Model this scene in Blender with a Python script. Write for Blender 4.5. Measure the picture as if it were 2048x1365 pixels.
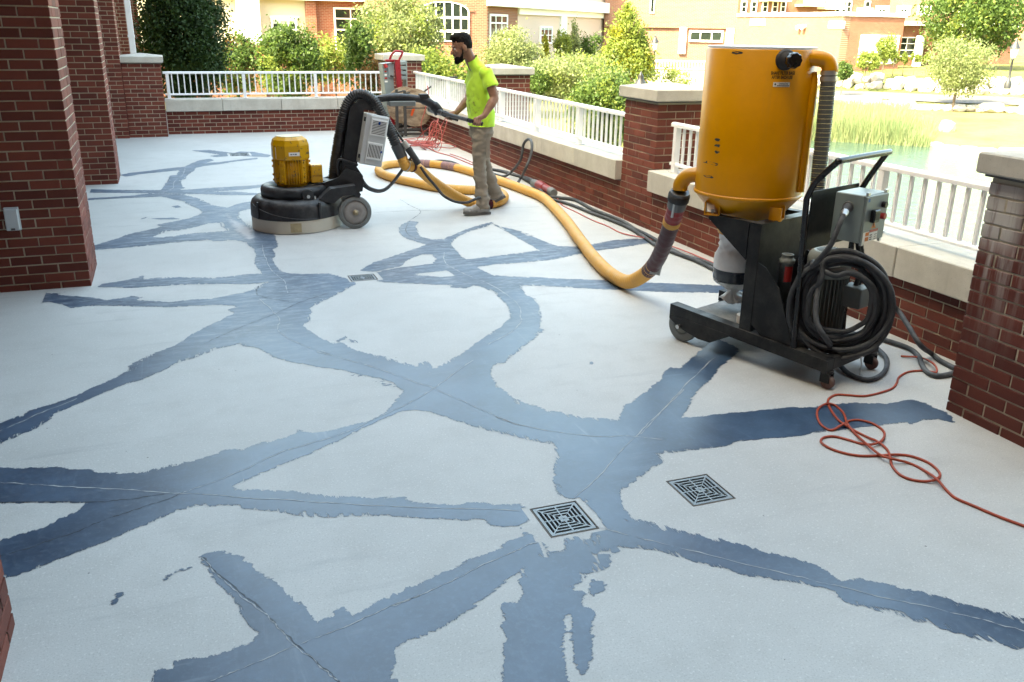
import bpy, bmesh, math, random
import numpy as np
from mathutils import Vector, Matrix
random.seed(7); np.random.seed(7)
for _o in list(bpy.data.objects): bpy.data.objects.remove(_o)
SC = bpy.context.scene; COL = SC.collection
R = math.radians
# ---------------------------------------------------------------- camera
EYE = 1.86; FPX = 1755.54
def cam_axes(p, r, y):
    cp, sp, cy, sy = math.cos(p), math.sin(p), math.cos(y), math.sin(y)
    f = Vector((sy*cp, cy*cp, -sp)); ri = Vector((cy, -sy, 0)); d = f.cross(ri)
    cr, sr = math.cos(r), math.sin(r)
    return cr*ri + sr*d, -sr*ri + cr*d, f
CR, CD, CF = cam_axes(R(19.6495), R(-0.9298), R(20.7687))
cam = bpy.data.cameras.new('camera'); camo = bpy.data.objects.new('camera', cam); COL.objects.link(camo)
cam.sensor_width = 36; cam.lens = FPX/2048*36; cam.clip_start = 0.05; cam.clip_end = 600
camo.matrix_world = Matrix(((CR.x, -CD.x, -CF.x, 0), (CR.y, -CD.y, -CF.y, 0), (CR.z, -CD.z, -CF.z, EYE), (0, 0, 0, 1)))
SC.camera = camo
SC.render.resolution_x = 1024; SC.render.resolution_y = 682
# ---------------------------------------------------------------- daylight
SUN_EL = 46.0; SUN_DIR = Vector((0.95, 0.30, 0)).normalized()      # the way the sunlight travels
wd = bpy.data.worlds.new('World'); SC.world = wd; wd.use_nodes = True
wn = wd.node_tree; wn.nodes.clear()
sky = wn.nodes.new('ShaderNodeTexSky'); sky.sky_type = 'NISHITA'; sky.sun_disc = False
sky.sun_elevation = R(SUN_EL); sky.sun_rotation = math.atan2(-SUN_DIR.x, -SUN_DIR.y)
sky.air_density = 1.0; sky.dust_density = 3.5; sky.ozone_density = 1.0
bg = wn.nodes.new('ShaderNodeBackground'); bg.inputs[1].default_value = 0.15
wo = wn.nodes.new('ShaderNodeOutputWorld')
wn.links.new(sky.outputs[0], bg.inputs[0]); wn.links.new(bg.outputs[0], wo.inputs[0])
sl = bpy.data.lights.new('sun', 'SUN'); sl.energy = 3.0; sl.angle = R(0.53); sl.color = (1.0, 0.94, 0.88)
so = bpy.data.objects.new('sun', sl); COL.objects.link(so); so.location = (-20, -8, 30)
_d = Vector((SUN_DIR.x*math.cos(R(SUN_EL)), SUN_DIR.y*math.cos(R(SUN_EL)), -math.sin(R(SUN_EL))))
so.rotation_euler = _d.to_track_quat('-Z', 'Y').to_euler()
SC.view_settings.view_transform = 'Standard'; SC.view_settings.look = 'None'
SC.view_settings.gamma = 1.0; SC.view_settings.use_curve_mapping = False
SC.view_settings.exposure = 3.48
SC.view_settings.use_white_balance = True; SC.view_settings.white_balance_temperature = 8900; SC.view_settings.white_balance_tint = -4
# ---------------------------------------------------------------- pixel of the photograph -> point of the place
def ray(x, y): return CR*((x-1024)/FPX) + CD*((y-682.5)/FPX) + CF
EYEV = Vector((0, 0, EYE))
def onz(x, y, z=0.0):
    d = ray(x, y); return EYEV + d*((z-EYE)/d.z)
def onx(x, y, X):
    d = ray(x, y); return EYEV + d*(X/d.x)
def ony(x, y, Y):
    d = ray(x, y); return EYEV + d*(Y/d.y)
def far(x, y, D):
    d = ray(x, y); return EYEV + d*(D/math.hypot(d.x, d.y))
# ---------------------------------------------------------------- scene helpers
TM = {}
def tag(o, label=None, cat=None, group=None, kind=None):
    if label: o['label'] = label
    if cat: o['category'] = cat
    if group: o['group'] = group
    if kind: o['kind'] = kind
    return o
def thing(name, label, cat, loc=(0, 0, 0), rz=0.0, group=None):
    o = bpy.data.objects.new(name, None); COL.objects.link(o); o.empty_display_size = 0.1
    o.location = loc; o.rotation_euler = (0, 0, rz)
    TM[o.name] = Matrix.Translation(Vector(loc)) @ Matrix.Rotation(rz, 4, 'Z')
    return tag(o, label, cat, group)
def frame(p0, p1):
    """matrix whose z axis runs p0->p1, origin p0"""
    z = (Vector(p1)-Vector(p0)); L = z.length; z.normalize()
    a = Vector((0, 0, 1)) if abs(z.z) < 0.9 else Vector((1, 0, 0))
    x = a.cross(z).normalized(); y = z.cross(x)
    M = Matrix((x, y, z)).transposed().to_4x4(); M.translation = Vector(p0)
    return M, L
def catmull(pts, n=8, closed=False):
    P = [Vector(p) for p in pts]; out = []
    N = len(P)
    for i in range(N if closed else N-1):
        a = P[(i-1) % N] if closed or i > 0 else P[0]*2-P[1]
        b = P[i]; c = P[(i+1) % N]
        d = P[(i+2) % N] if closed or i+2 < N else P[-1]*2-P[-2]
        for k in range(n):
            t = k/n
            out.append(0.5*((2*b)+(c-a)*t+(2*a-5*b+4*c-d)*t*t+(3*b-a-3*c+d)*t**3))
    if not closed: out.append(P[-1])
    return out
class MB:
    def __init__(s): s.v = []; s.f = []; s.sm = []; s.M = Matrix.Identity(4)
    def add(s, vs, fs, smooth=False):
        o = len(s.v); s.v += [tuple(s.M @ Vector(p)) for p in vs]
        s.f += [tuple(i+o for i in f) for f in fs]; s.sm += [smooth]*len(fs); return s
    def box(s, lo, hi, ch=0.0, M=None):
        x0, y0, z0 = lo; x1, y1, z1 = hi
        if x1 < x0: x0, x1 = x1, x0
        if y1 < y0: y0, y1 = y1, y0
        if z1 < z0: z0, z1 = z1, z0
        T = (lambda p: tuple(M @ Vector(p))) if M else (lambda p: p)
        if ch <= 0:
            vs = [(x, y, z) for z in (z0, z1) for y in (y0, y1) for x in (x0, x1)]
            fs = [(0, 2, 3, 1), (4, 5, 7, 6), (0, 1, 5, 4), (2, 6, 7, 3), (0, 4, 6, 2), (1, 3, 7, 5)]
            return s.add([T(p) for p in vs], fs)
        bm = bmesh.new(); bmesh.ops.create_cube(bm, size=1)
        for v in bm.verts: v.co = Vector(((x0+x1)/2+v.co.x*(x1-x0), (y0+y1)/2+v.co.y*(y1-y0), (z0+z1)/2+v.co.z*(z1-z0)))
        bmesh.ops.bevel(bm, geom=bm.edges[:], offset=ch, segments=1 if ch < 0.008 else 2, affect='EDGES', profile=0.5)
        bm.verts.index_update()
        s.add([T(tuple(v.co)) for v in bm.verts], [[v.index for v in f.verts] for f in bm.faces]); bm.free(); return s
    def cyl(s, p0, p1, r0, r1=None, n=20, cap=True, smooth=True):
        if r1 is None: r1 = r0
        M, L = frame(p0, p1)
        vs = []; fs = []
        for k in range(n):
            a = 2*math.pi*k/n; c, q = math.cos(a), math.sin(a)
            vs += [M @ Vector((c*r0, q*r0, 0)), M @ Vector((c*r1, q*r1, L))]
        side = [(2*k, 2*((k+1) % n), 2*((k+1) % n)+1, 2*k+1) for k in range(n)]
        s.add(vs, side, smooth)
        if cap:
            s.add([M @ Vector((math.cos(2*math.pi*k/n)*r0, math.sin(2*math.pi*k/n)*r0, 0)) for k in range(n)], [tuple(range(n))[::-1]])
            s.add([M @ Vector((math.cos(2*math.pi*k/n)*r1, math.sin(2*math.pi*k/n)*r1, L)) for k in range(n)], [tuple(range(n))])
        return s
    def lathe(s, prof, c=(0, 0, 0), M=None, n=32, smooth=True, a0=0.0, a1=2*math.pi, sx=1.0, sy=1.0):
        """prof: list of (r, z); sharp corners are made by repeating a point"""
        full = abs(a1-a0-2*math.pi) < 1e-6; m = n if full else n+1
        c = Vector(c); vs = []; fs = []
        for (r, z) in prof:
            for k in range(m):
                a = a0+(a1-a0)*k/n; p = Vector((r*math.cos(a)*sx, r*math.sin(a)*sy, z))
                vs.append((M @ p) if M else (p + c))
        for i in range(len(prof)-1):
            if (Vector(prof[i])-Vector(prof[i+1])).length < 1e-6: continue
            for k in range(n):
                k2 = (k+1) % m
                fs.append((i*m+k, i*m+k2, (i+1)*m+k2, (i+1)*m+k))
        return s.add(vs, fs, smooth)
    def tube(s, pts, r, n=10, cap=True, smooth=True, closed=False, rf=None):
        """tube along a polyline; rf(i, arclength)->radius factor"""
        P = [Vector(p) for p in pts]; N = len(P)
        vs = []; fs = []; up = None; al = 0.0
        for i in range(N):
            t = (P[(i+1) % N]-P[i-1]) if closed else (P[min(i+1, N-1)]-P[max(i-1, 0)])
            if t.length < 1e-9: t = Vector((0, 0, 1))
            t.normalize()
            if up is None:
                up = Vector((0, 0, 1)) if abs(t.z) < 0.9 else Vector((1, 0, 0))
            x = up - t*up.dot(t)
            if x.length < 1e-6: x = t.orthogonal()
            x.normalize(); up = x; y = t.cross(x)
            if i: al += (P[i]-P[i-1]).length
            rr = (r[i] if isinstance(r, (list, tuple)) else r)*(rf(i, al) if rf else 1.0)
            for k in range(n):
                a = 2*math.pi*k/n; vs.append(P[i]+x*(math.cos(a)*rr)+y*(math.sin(a)*rr))
        M = N if closed else N-1
        for i in range(M):
            j = (i+1) % N
            for k in range(n): fs.append((i*n+k, i*n+(k+1) % n, j*n+(k+1) % n, j*n+k))
        s.add(vs, fs, smooth)
        if cap and not closed:
            s.add(vs[:n], [tuple(range(n))[::-1]]); s.add(vs[-n:], [tuple(range(n))])
        return s
    def prism(s, poly, z0, z1, M=None, smooth=False):
        n = len(poly); T = (lambda p: M @ Vector(p)) if M else Vector
        vs = [T((x, y, z0)) for x, y in poly]+[T((x, y, z1)) for x, y in poly]
        fs = [tuple(range(n))[::-1], tuple(range(n, 2*n))]+[(i, (i+1) % n, n+(i+1) % n, n+i) for i in range(n)]
        return s.add(vs, fs, smooth)
    def ball(s, c, r, n=14, m=9, sc=(1, 1, 1), M=None):
        vs = [];  c = Vector(c)
        for i in range(m+1):
            ph = math.pi*i/m
            for k in range(n):
                a = 2*math.pi*k/n
                p = Vector((math.sin(ph)*math.cos(a)*sc[0], math.sin(ph)*math.sin(a)*sc[1], math.cos(ph)*sc[2]))*r
                vs.append((M @ p if M else p)+c)
        fs = [(i*n+k, (i+1)*n+k, (i+1)*n+(k+1) % n, i*n+(k+1) % n) for i in range(m) for k in range(n)]
        return s.add(vs, fs, True)
    def mesh(s, name):
        me = bpy.data.meshes.new(name); me.from_pydata(s.v, [], s.f); me.polygons.foreach_set('use_smooth', s.sm); me.validate(); me.update()
        return me
    def build(s, name, m, parent=None, local=False):
        me = s.mesh(name)
        if m: me.materials.append(m)
        o = bpy.data.objects.new(name, me); COL.objects.link(o)
        if parent is not None:
            o.parent = parent
            pm = TM.get(parent.name)
            if pm is None: pm = Matrix.Identity(4)
            TM[o.name] = pm
            if not local: me.transform(pm.inverted())
        return o
# ---------------------------------------------------------------- materials
def nm(name):
    m = bpy.data.materials.new(name); m.use_nodes = True; t = m.node_tree
    return m, t, t.nodes['Principled BSDF'], t.nodes, t.links
def node(t, kind, **kw):
    n = t.nodes.new('ShaderNode'+kind)
    for k, v in kw.items():
        if hasattr(n, k) and k not in n.inputs: setattr(n, k, v)
        else: n.inputs[k.replace('_', ' ')].default_value = v
    return n
def mix(t, fac, a, b, blend='MIX'):
    n = t.nodes.new('ShaderNodeMix'); n.data_type = 'RGBA'; n.blend_type = blend
    for s, v in ((n.inputs[0], fac), (n.inputs[6], a), (n.inputs[7], b)):
        if isinstance(v, (int, float)): s.default_value = v
        elif isinstance(v, tuple): s.default_value = (*v, 1) if len(v) == 3 else v
        else: t.links.new(v, s)
    return n.outputs[2]
def math_(t, op, a, b=None, c=None, clamp=False):
    n = t.nodes.new('ShaderNodeMath'); n.operation = op; n.use_clamp = clamp
    for s, v in zip(n.inputs, (a, b, c)):
        if v is None: continue
        if isinstance(v, (int, float)): s.default_value = v
        else: t.links.new(v, s)
    return n.outputs[0]
def ramp(t, x, lo, hi, a=0.0, b=1.0):
    n = t.nodes.new('ShaderNodeMapRange'); n.inputs[1].default_value = lo; n.inputs[2].default_value = hi
    n.inputs[3].default_value = a; n.inputs[4].default_value = b; n.interpolation_type = 'SMOOTHSTEP'
    t.links.new(x, n.inputs[0]); return n.outputs[0]
def coords(t, kind='Object', scale=(1, 1, 1)):
    if kind == 'World':
        g = t.nodes.new('ShaderNodeNewGeometry'); s = g.outputs['Position']
    else:
        g = t.nodes.new('ShaderNodeTexCoord'); s = g.outputs[kind]
    if scale != (1, 1, 1):
        mp = t.nodes.new('ShaderNodeMapping'); mp.inputs['Scale'].default_value = scale
        t.links.new(s, mp.inputs[0]); s = mp.outputs[0]
    return s
def noise(t, vec, scale, detail=4, rough=0.55, col=False):
    n = t.nodes.new('ShaderNodeTexNoise'); n.inputs['Scale'].default_value = scale
    n.inputs['Detail'].default_value = detail; n.inputs['Roughness'].default_value = rough
    t.links.new(vec, n.inputs['Vector']); return n.outputs['Color' if col else 'Fac']
def bump(t, h, strength, dist=0.01):
    b = t.nodes.new('ShaderNodeBump'); b.inputs['Strength'].default_value = strength; b.inputs['Distance'].default_value = dist
    t.links.new(h, b.inputs['Height']); t.links.new(b.outputs[0], t.nodes['Principled BSDF'].inputs['Normal'])
def hexc(h):
    h = h.lstrip('#'); c = [int(h[i:i+2], 16)/255 for i in (0, 2, 4)]
    return tuple((x/12.92 if x <= 0.04045 else ((x+0.055)/1.055)**2.4) for x in c)
def pm(name, c, rough=0.5, metal=0.0, var=0.15, scale=12.0, bmp=0.0, bscale=150.0, dust=0.0, dustc=(0.42, 0.41, 0.39), chip=0.0, chipc=(0.05, 0.06, 0.07), chipscale=9.0, spec=0.5, coord='Object'):
    """painted / moulded surface: base colour with uneven tone, optional settled dust on upward faces, optional chipped paint"""
    m, t, b, N, L = nm(name); vec = coords(t, coord)
    n1 = noise(t, vec, scale, 5)
    col = mix(t, n1, tuple(x*(1-var) for x in c), tuple(min(1, x*(1+var)) for x in c))
    rv = ramp(t, n1, 0.3, 0.7, max(0.02, rough-0.08), min(1, rough+0.08))
    if chip > 0:
        n2 = noise(t, vec, chipscale, 8, 0.7)
        k = ramp(t, n2, 0.72-chip*0.25, 0.735-chip*0.25)
        col = mix(t, k, col, chipc)
    if dust > 0:
        g = t.nodes.new('ShaderNodeNewGeometry'); sp = t.nodes.new('ShaderNodeSeparateXYZ'); L.new(g.outputs['Normal'], sp.inputs[0])
        up = ramp(t, sp.outputs[2], -0.1, 1.0, 0.25, 1.0)
        n3 = noise(t, vec, 7.0, 8, 0.72)
        k = math_(t, 'MULTIPLY', math_(t, 'MULTIPLY', up, ramp(t, n3, 0.36, 0.72)), dust, clamp=True)
        col = mix(t, k, col, dustc)
        rv = math_(t, 'MULTIPLY_ADD', k, 0.3, rv, clamp=True)
    L.new(col, b.inputs['Base Color']); L.new(rv, b.inputs['Roughness'])
    b.inputs['Metallic'].default_value = metal; b.inputs['Specular IOR Level'].default_value = spec
    if bmp > 0: bump(t, noise(t, vec, bscale, 3), bmp, 0.004)
    return m
# ================================================================ terrace: bricks, walls, piers, copings, railings
def brick_mat(name, lo, hi, stain=None):
    m, t, b, N, L = nm(name); oi = t.nodes.new('ShaderNodeObjectInfo'); w = coords(t, 'World')
    n1 = noise(t, w, 3.0, 4); n2 = noise(t, coords(t, 'World', (60, 60, 14)), 4.0, 6, 0.7)
    f = math_(t, 'ADD', math_(t, 'MULTIPLY', oi.outputs['Random'], 0.62), math_(t, 'MULTIPLY', n2, 0.42))
    f = math_(t, 'ADD', f, math_(t, 'MULTIPLY_ADD', n1, 0.4, -0.22), clamp=True)
    col = mix(t, f, lo, hi)
    dk = ramp(t, noise(t, w, 90.0, 3), 0.62, 0.74)
    col = mix(t, math_(t, 'MULTIPLY', dk, 0.35), col, (0.05, 0.018, 0.015))
    if stain:
        sp = t.nodes.new('ShaderNodeSeparateXYZ'); L.new(w, sp.inputs[0])
        st = noise(t, coords(t, 'World', (22, 22, 1.6)), 1.0, 6, 0.7)
        if stain == 'pier':      # lime bloom running down from the cap at the far corner of the pier
            top = ramp(t, sp.outputs[2], 0.25, 1.15); edge = ramp(t, sp.outputs[1], 2.70, 3.10)
            corner = math_(t, 'MULTIPLY', ramp(t, sp.outputs[2], 0.80, 1.0), ramp(t, sp.outputs[1], 2.90, 3.02))
            k = math_(t, 'MULTIPLY', math_(t, 'MULTIPLY', top, edge), ramp(t, st, 0.40, 0.66))
            k = math_(t, 'MAXIMUM', k, math_(t, 'MULTIPLY', corner, ramp(t, st, 0.25, 0.5)))
            k = math_(t, 'MULTIPLY', k, 0.9)
        else:                    # drips below the coping joints
            top = ramp(t, sp.outputs[2], 0.0, 0.42)
            k = math_(t, 'MULTIPLY', math_(t, 'MULTIPLY', top, ramp(t, st, 0.60, 0.74)), 0.5)
        col = mix(t, k, col, (0.50, 0.48, 0.46))
    L.new(col, b.inputs['Base Color']); b.inputs['Roughness'].default_value = 0.72; b.inputs['Specular IOR Level'].default_value = 0.35
    h = math_(t, 'ADD', n2, math_(t, 'MULTIPLY', noise(t, w, 220.0, 3), 0.6))
    bump(t, h, 0.2, 0.004); return m
M_brick = brick_mat('brick_red', (0.075, 0.016, 0.011), (0.215, 0.052, 0.032))
M_brick_drip = brick_mat('brick_red_dripped', (0.075, 0.016, 0.011), (0.215, 0.052, 0.032), 'drip')
M_brick_lime = brick_mat('brick_red_limed', (0.060, 0.014, 0.011), (0.165, 0.042, 0.030), 'pier')
def mortar_mat():
    m, t, b, N, L = nm('mortar'); w = coords(t, 'World'); n = noise(t, w, 45, 6, 0.7)
    L.new(mix(t, n, (0.36, 0.32, 0.25), (0.60, 0.53, 0.42)), b.inputs['Base Color']); b.inputs['Roughness'].default_value = 0.95
    bump(t, noise(t, w, 300, 3), 0.6, 0.004); return m
M_mortar = mortar_mat()
def stone_mat():
    m, t, b, N, L = nm('cast_stone'); w = coords(t, 'World')
    n = noise(t, w, 4, 6, 0.65); col = mix(t, ramp(t, n, 0.3, 0.75), (0.47, 0.44, 0.385), (0.60, 0.57, 0.51))
    pit = ramp(t, noise(t, w, 130, 2), 0.63, 0.70); col = mix(t, math_(t, 'MULTIPLY', pit, 0.55), col, (0.24, 0.22, 0.19))
    st = noise(t, coords(t, 'World', (9, 9, 0.8)), 1.5, 5, 0.7)
    col = mix(t, math_(t, 'MULTIPLY', ramp(t, st, 0.55, 0.8), 0.45), col, (0.30, 0.275, 0.225))
    L.new(col, b.inputs['Base Color']); b.inputs['Roughness'].default_value = 0.9; b.inputs['Specular IOR Level'].default_value = 0.25
    bump(t, math_(t, 'SUBTRACT', noise(t, w, 180, 3), pit), 0.5, 0.004); return m
M_stone = stone_mat()
M_white = pm('white_enamel', (0.80, 0.81, 0.83), 0.32, 0, 0.03, 6, dust=0.10, coord='World')
# one shared brick: x along the wall, face at y = 0, body behind it, z up from 0
def brick_mesh(Ln, dp):
    c = 0.003; h = 0.0582; x = Ln/2
    vs = [(-x, -c, 0), (x, -c, 0), (x, -c, h), (-x, -c, h), (-x+c, 0, c), (x-c, 0, c), (x-c, 0, h-c), (-x+c, 0, h-c), (-x, -dp, 0), (x, -dp, 0), (x, -dp, h), (-x, -dp, h)]
    fs = [(4, 7, 6, 5), (0, 4, 5, 1), (1, 5, 6, 2), (2, 6, 7, 3), (3, 7, 4, 0), (0, 1, 9, 8), (2, 3, 11, 10), (0, 8, 11, 3), (1, 2, 10, 9)]
    fs = [f[::-1] for f in fs] if False else fs
    return vs, fs
PX, PY, JT, CO = 0.2032, 0.2258, 0.0095, 0.0677
_bv = {}
def bmesh_for(axis, m):
    k = (axis, m.name)
    if k not in _bv:
        Ln, dp = ((PX-JT, 0.0937*1.11) if axis == 'x' else (PY-JT, 0.0937))
        vs, fs = brick_mesh(Ln, dp); mb = MB().add(vs, fs); me = mb.mesh('brick'); me.materials.append(m)
        bm = bmesh.new(); bm.from_mesh(me); bmesh.ops.recalc_face_normals(bm, faces=bm.faces); bm.to_mesh(me); bm.free()
        _bv[k] = (me, vs, fs, Ln)
    return _bv[k]
def lay(parent, m, p0, ang, length, ncourse, inset=lambda c: (0.0, 0.0), phase=0, singles=300, cut=None, count=None, zoff=-0.0137):
    """lays courses of brick on one face: p0 left end of the face at the floor, ang the direction of the run; singles are objects of their own, the rest one mesh"""
    axis = 'x' if abs(math.cos(ang)) > 0.7 else 'y'
    me, vs, fs, Ln = bmesh_for(axis, m); P = PX if axis == 'x' else PY
    rest = MB(); base = TM[parent.name].inverted(); used = count if count is not None else [0]
    for c in range(ncourse):
        i0, i1 = inset(c); s = i0 - (P/2 if (phase and (c+phase) % 2) else 0.0); zb = zoff+CO*c
        while s < length-i1-0.02:
            a = max(s, i0); e = min(s+Ln, length-i1)
            if length-i1-e < 0.03+JT and length-i1-e > 0: e = length-i1
            if e-a > 0.02:
                W = Matrix.Translation(Vector((p0[0]+math.cos(ang)*(a+e)/2, p0[1]+math.sin(ang)*(a+e)/2, zb))) @ Matrix.Rotation(ang+math.pi, 4, 'Z') @ Matrix.Translation(Vector((random.uniform(-.0012, .0012), random.uniform(-.0015, .0015), random.uniform(-.0008, .0008)))) @ Matrix.Diagonal((((e-a)/Ln), 1, 1, 1))
                if used[0] < singles and not (cut and cut(W.translation)):
                    o = bpy.data.objects.new('brick', me); COL.objects.link(o); o.parent = parent; o.matrix_local = base @ W; used[0] += 1
                else:
                    rest.add([W @ Vector(p) for p in vs], fs)
            s += P
            if e >= length-i1: break
    if rest.v:
        # outward winding as on the single bricks
        o = rest.build('brick_courses', m, parent); o['kind'] = 'stuff'
        bm = bmesh.new(); bm.from_mesh(o.data); bmesh.ops.recalc_face_normals(bm, faces=bm.faces); bm.to_mesh(o.data); bm.free()
def cap_stone(parent, x0, x1, y0, y1, z0, z1, rise=0.045, over=0.05, name='cap_stone'):
    a, b, c, d = x0-over, x1+over, y0-over, y1+over; mx, my = (a+b)/2, (c+d)/2; q = 0.008
    mb = MB()
    vs = [(a+q, c+q, z0), (b-q, c+q, z0), (b-q, d-q, z0), (a+q, d-q, z0), (a, c, z0+q), (b, c, z0+q), (b, d, z0+q), (a, d, z0+q), (a, c, z1-q), (b, c, z1-q), (b, d, z1-q), (a, d, z1-q), (a+q, c+q, z1), (b-q, c+q, z1), (b-q, d-q, z1), (a+q, d-q, z1), (mx, my, z1+rise)]
    fs = [(0, 3, 2, 1)]
    for r in (0, 4, 8):
        for k in range(4): fs.append((r+k, r+(k+1) % 4, r+4+(k+1) % 4, r+4+k))
    for k in range(4): fs.append((12+k, 12+(k+1) % 4, 16))
    mb.add(vs, fs); o = mb.build(name, M_stone, parent)
    MB().box((x0-0.02, y0-0.02, z0-0.014), (x1+0.02, y1+0.02, z0-0.001)).build('flashing', M_flash, parent)
    return o
M_flash = pm('lead_flashing', (0.10, 0.10, 0.10), 0.6)
def pier(label, x0, x1, y0, y1, ztop, faces='fr', mat=None, singles=300, cap=None, name='brick_pier', group=None, cut=None):
    """faces: f = towards the camera, l/r = left/right, b = far side"""
    mat = mat or M_brick
    t = thing(name, label, 'pier', ((x0+x1)/2, (y0+y1)/2, 0), 0, group); g = 0.006
    MB().box((x0+g, y0+g, -0.05), (x1-g, y1-g, ztop)).build('mortar_core', M_mortar, t)
    n = int(round((ztop+0.0137)/CO)); cnt = [0]
    X_, Y_ = x1-x0, y1-y0; hx, hy = 0.0937+JT, 0.0937*1.11+JT
    odd = lambda h: (lambda c: (0.0, 0.0) if c % 2 else (h, h)); even = lambda h: (lambda c: (h, h) if c % 2 else (0.0, 0.0))
    spec = {'f': ((x0, y0), 0.0, X_, even(hx)), 'r': ((x1, y0), math.pi/2, Y_, odd(hy)), 'b': ((x1, y1), math.pi, X_, even(hx)), 'l': ((x0, y1), -math.pi/2, Y_, odd(hy))}
    for k in 'frbl':
        p0, a, Ln, ins = spec[k]
        lay(t, mat, p0, a, Ln, n, ins, singles=singles if k in faces else 0, count=cnt, cut=cut)
    if cap: cap_stone(t, x0, x1, y0, y1, cap[0], cap[1])
    return t
# ---- colonnade of the building on the left
pier('brick pier cut off by the lower left corner of the picture', -1.463, -0.66, 2.13, 2.80, 3.3, 'rb', singles=180)
PA = pier('nearest tall red brick pier, with a white outlet box', -1.513, -0.71, 6.985, 7.653, 3.3, 'fr', singles=300)
pier('tall red brick pier second along the colonnade, behind the outlet pier', -1.513, -0.72, 11.67, 12.338, 3.3, 'fr', singles=300)
pier('tall red brick pier where the left colonnade meets the capped post', -1.543, -0.74, 16.40, 17.068, 3.6, 'fr', singles=260)
pier('far brick pier rising behind the white downpipe', -1.50, -0.74, 21.1, 21.77, 4.2, '', singles=0)
pier('farthest thin sliver of brick pier beside the dark conifer', -1.30, -0.60, 25.8, 26.47, 4.8, '', singles=0)
# ---- piers of the parapet
LP = pier('short capped brick post at the left end of the back parapet', -0.735, -0.13, 16.50, 17.168, 1.215, 'fr', cap=(1.215, 1.315))
pier('capped brick pier at the far corner behind the cable spool', 3.83, 4.53, 17.05, 17.72, 1.24, 'fl', cap=(1.24, 1.345))
pier('capped brick pier just outside the railing, behind the worker', 4.47, 5.15, 12.98, 13.65, 1.19, 'fl', cap=(1.19, 1.29))
pier('capped brick pier left of the yellow dust collector', 4.27, 4.87, 7.485, 8.153, 1.228, 'fl', mat=M_brick_drip, cap=(1.228, 1.335))
pier('large capped brick pier at the right edge with white lime stains', 3.65, 4.453, 2.495, 3.163, 1.215, 'l', mat=M_brick_lime, cap=(1.235, 1.335))
# ---- parapet walls with coping stones
def coping(parent, axis, a, b, joints, f0, f1, z0=0.392, z1=0.59):
    js = [a]+sorted(j for j in joints if a+0.05 < j < b-0.05)+[b]
    for p, q in zip(js[:-1], js[1:]):
        e = 0.003; dz = random.uniform(-0.002, 0.002)
        lo, hi = ((p+e, f0, z0+dz), (q-e, f1, z1+dz)) if axis == 'x' else ((f0, p+e, z0+dz), (f1, q-e, z1+dz))
        MB().box(lo, hi, 0.006).build('coping_stone', M_stone, parent)
bw = thing('parapet_wall', 'low red brick parapet along the far end with stone coping', 'wall', (1.85, 17.0, 0))
MB().box((-0.13, 16.856, -0.05), (3.83, 17.16, 0.388)).build('mortar_core', M_mortar, bw)
lay(bw, M_brick_drip, (-0.13+0.012, 16.85), 0.0, 3.94, 6, phase=2, singles=300)
coping(bw, 'x', -0.128, 3.826, [0.824+1.014*k for k in range(-1, 4)], 16.79, 17.21)
MB().box((-0.142, 16.838, 0.0), (-0.124, 16.846, 0.39)).build('sealant_joint', M_white, bw)
rw = thing('parapet_wall', 'long low brick parapet on the right between far corner and capped pier', 'wall', (4.4, 12.5, 0))
MB().box((4.276, 8.155, -0.05), (4.58, 16.9, 0.388)).build('mortar_core', M_mortar, rw)
lay(rw, M_brick_drip, (4.27, 16.9), -math.pi/2, 16.9-8.165, 6, phase=2, singles=300, cut=lambda p: p.y > 16.2)
coping(rw, 'y', 8.158, 16.9, [9.208+1.113*k for k in range(-1, 8)], 4.20, 4.62)
rw2 = thing('parapet_wall', 'low brick parapet on the right behind the dust collector', 'wall', (4.4, 5.3, 0))
MB().box((4.276, 3.0, -0.05), (4.58, 7.483, 0.388)).build('mortar_core', M_mortar, rw2)
lay(rw2, M_brick_drip, (4.27, 7.472), -math.pi/2, 7.472-3.1, 6, phase=2, singles=300)
coping(rw2, 'y', 3.0, 7.482, [4.232+1.113*k for k in range(-1, 4)], 4.20, 4.62)
# thin dark bed joint under the copings
for par, lo, hi in ((rw, (4.262, 8.16, 0.3805), (4.30, 16.88, 0.3915)), (rw2, (4.262, 3.17, 0.3805), (4.30, 7.48, 0.3915)), (bw, (-0.12, 16.842, 0.3805), (3.82, 16.88, 0.3915))):
    MB().box(lo, hi).build('bed_joint', M_flash, par)
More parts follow.
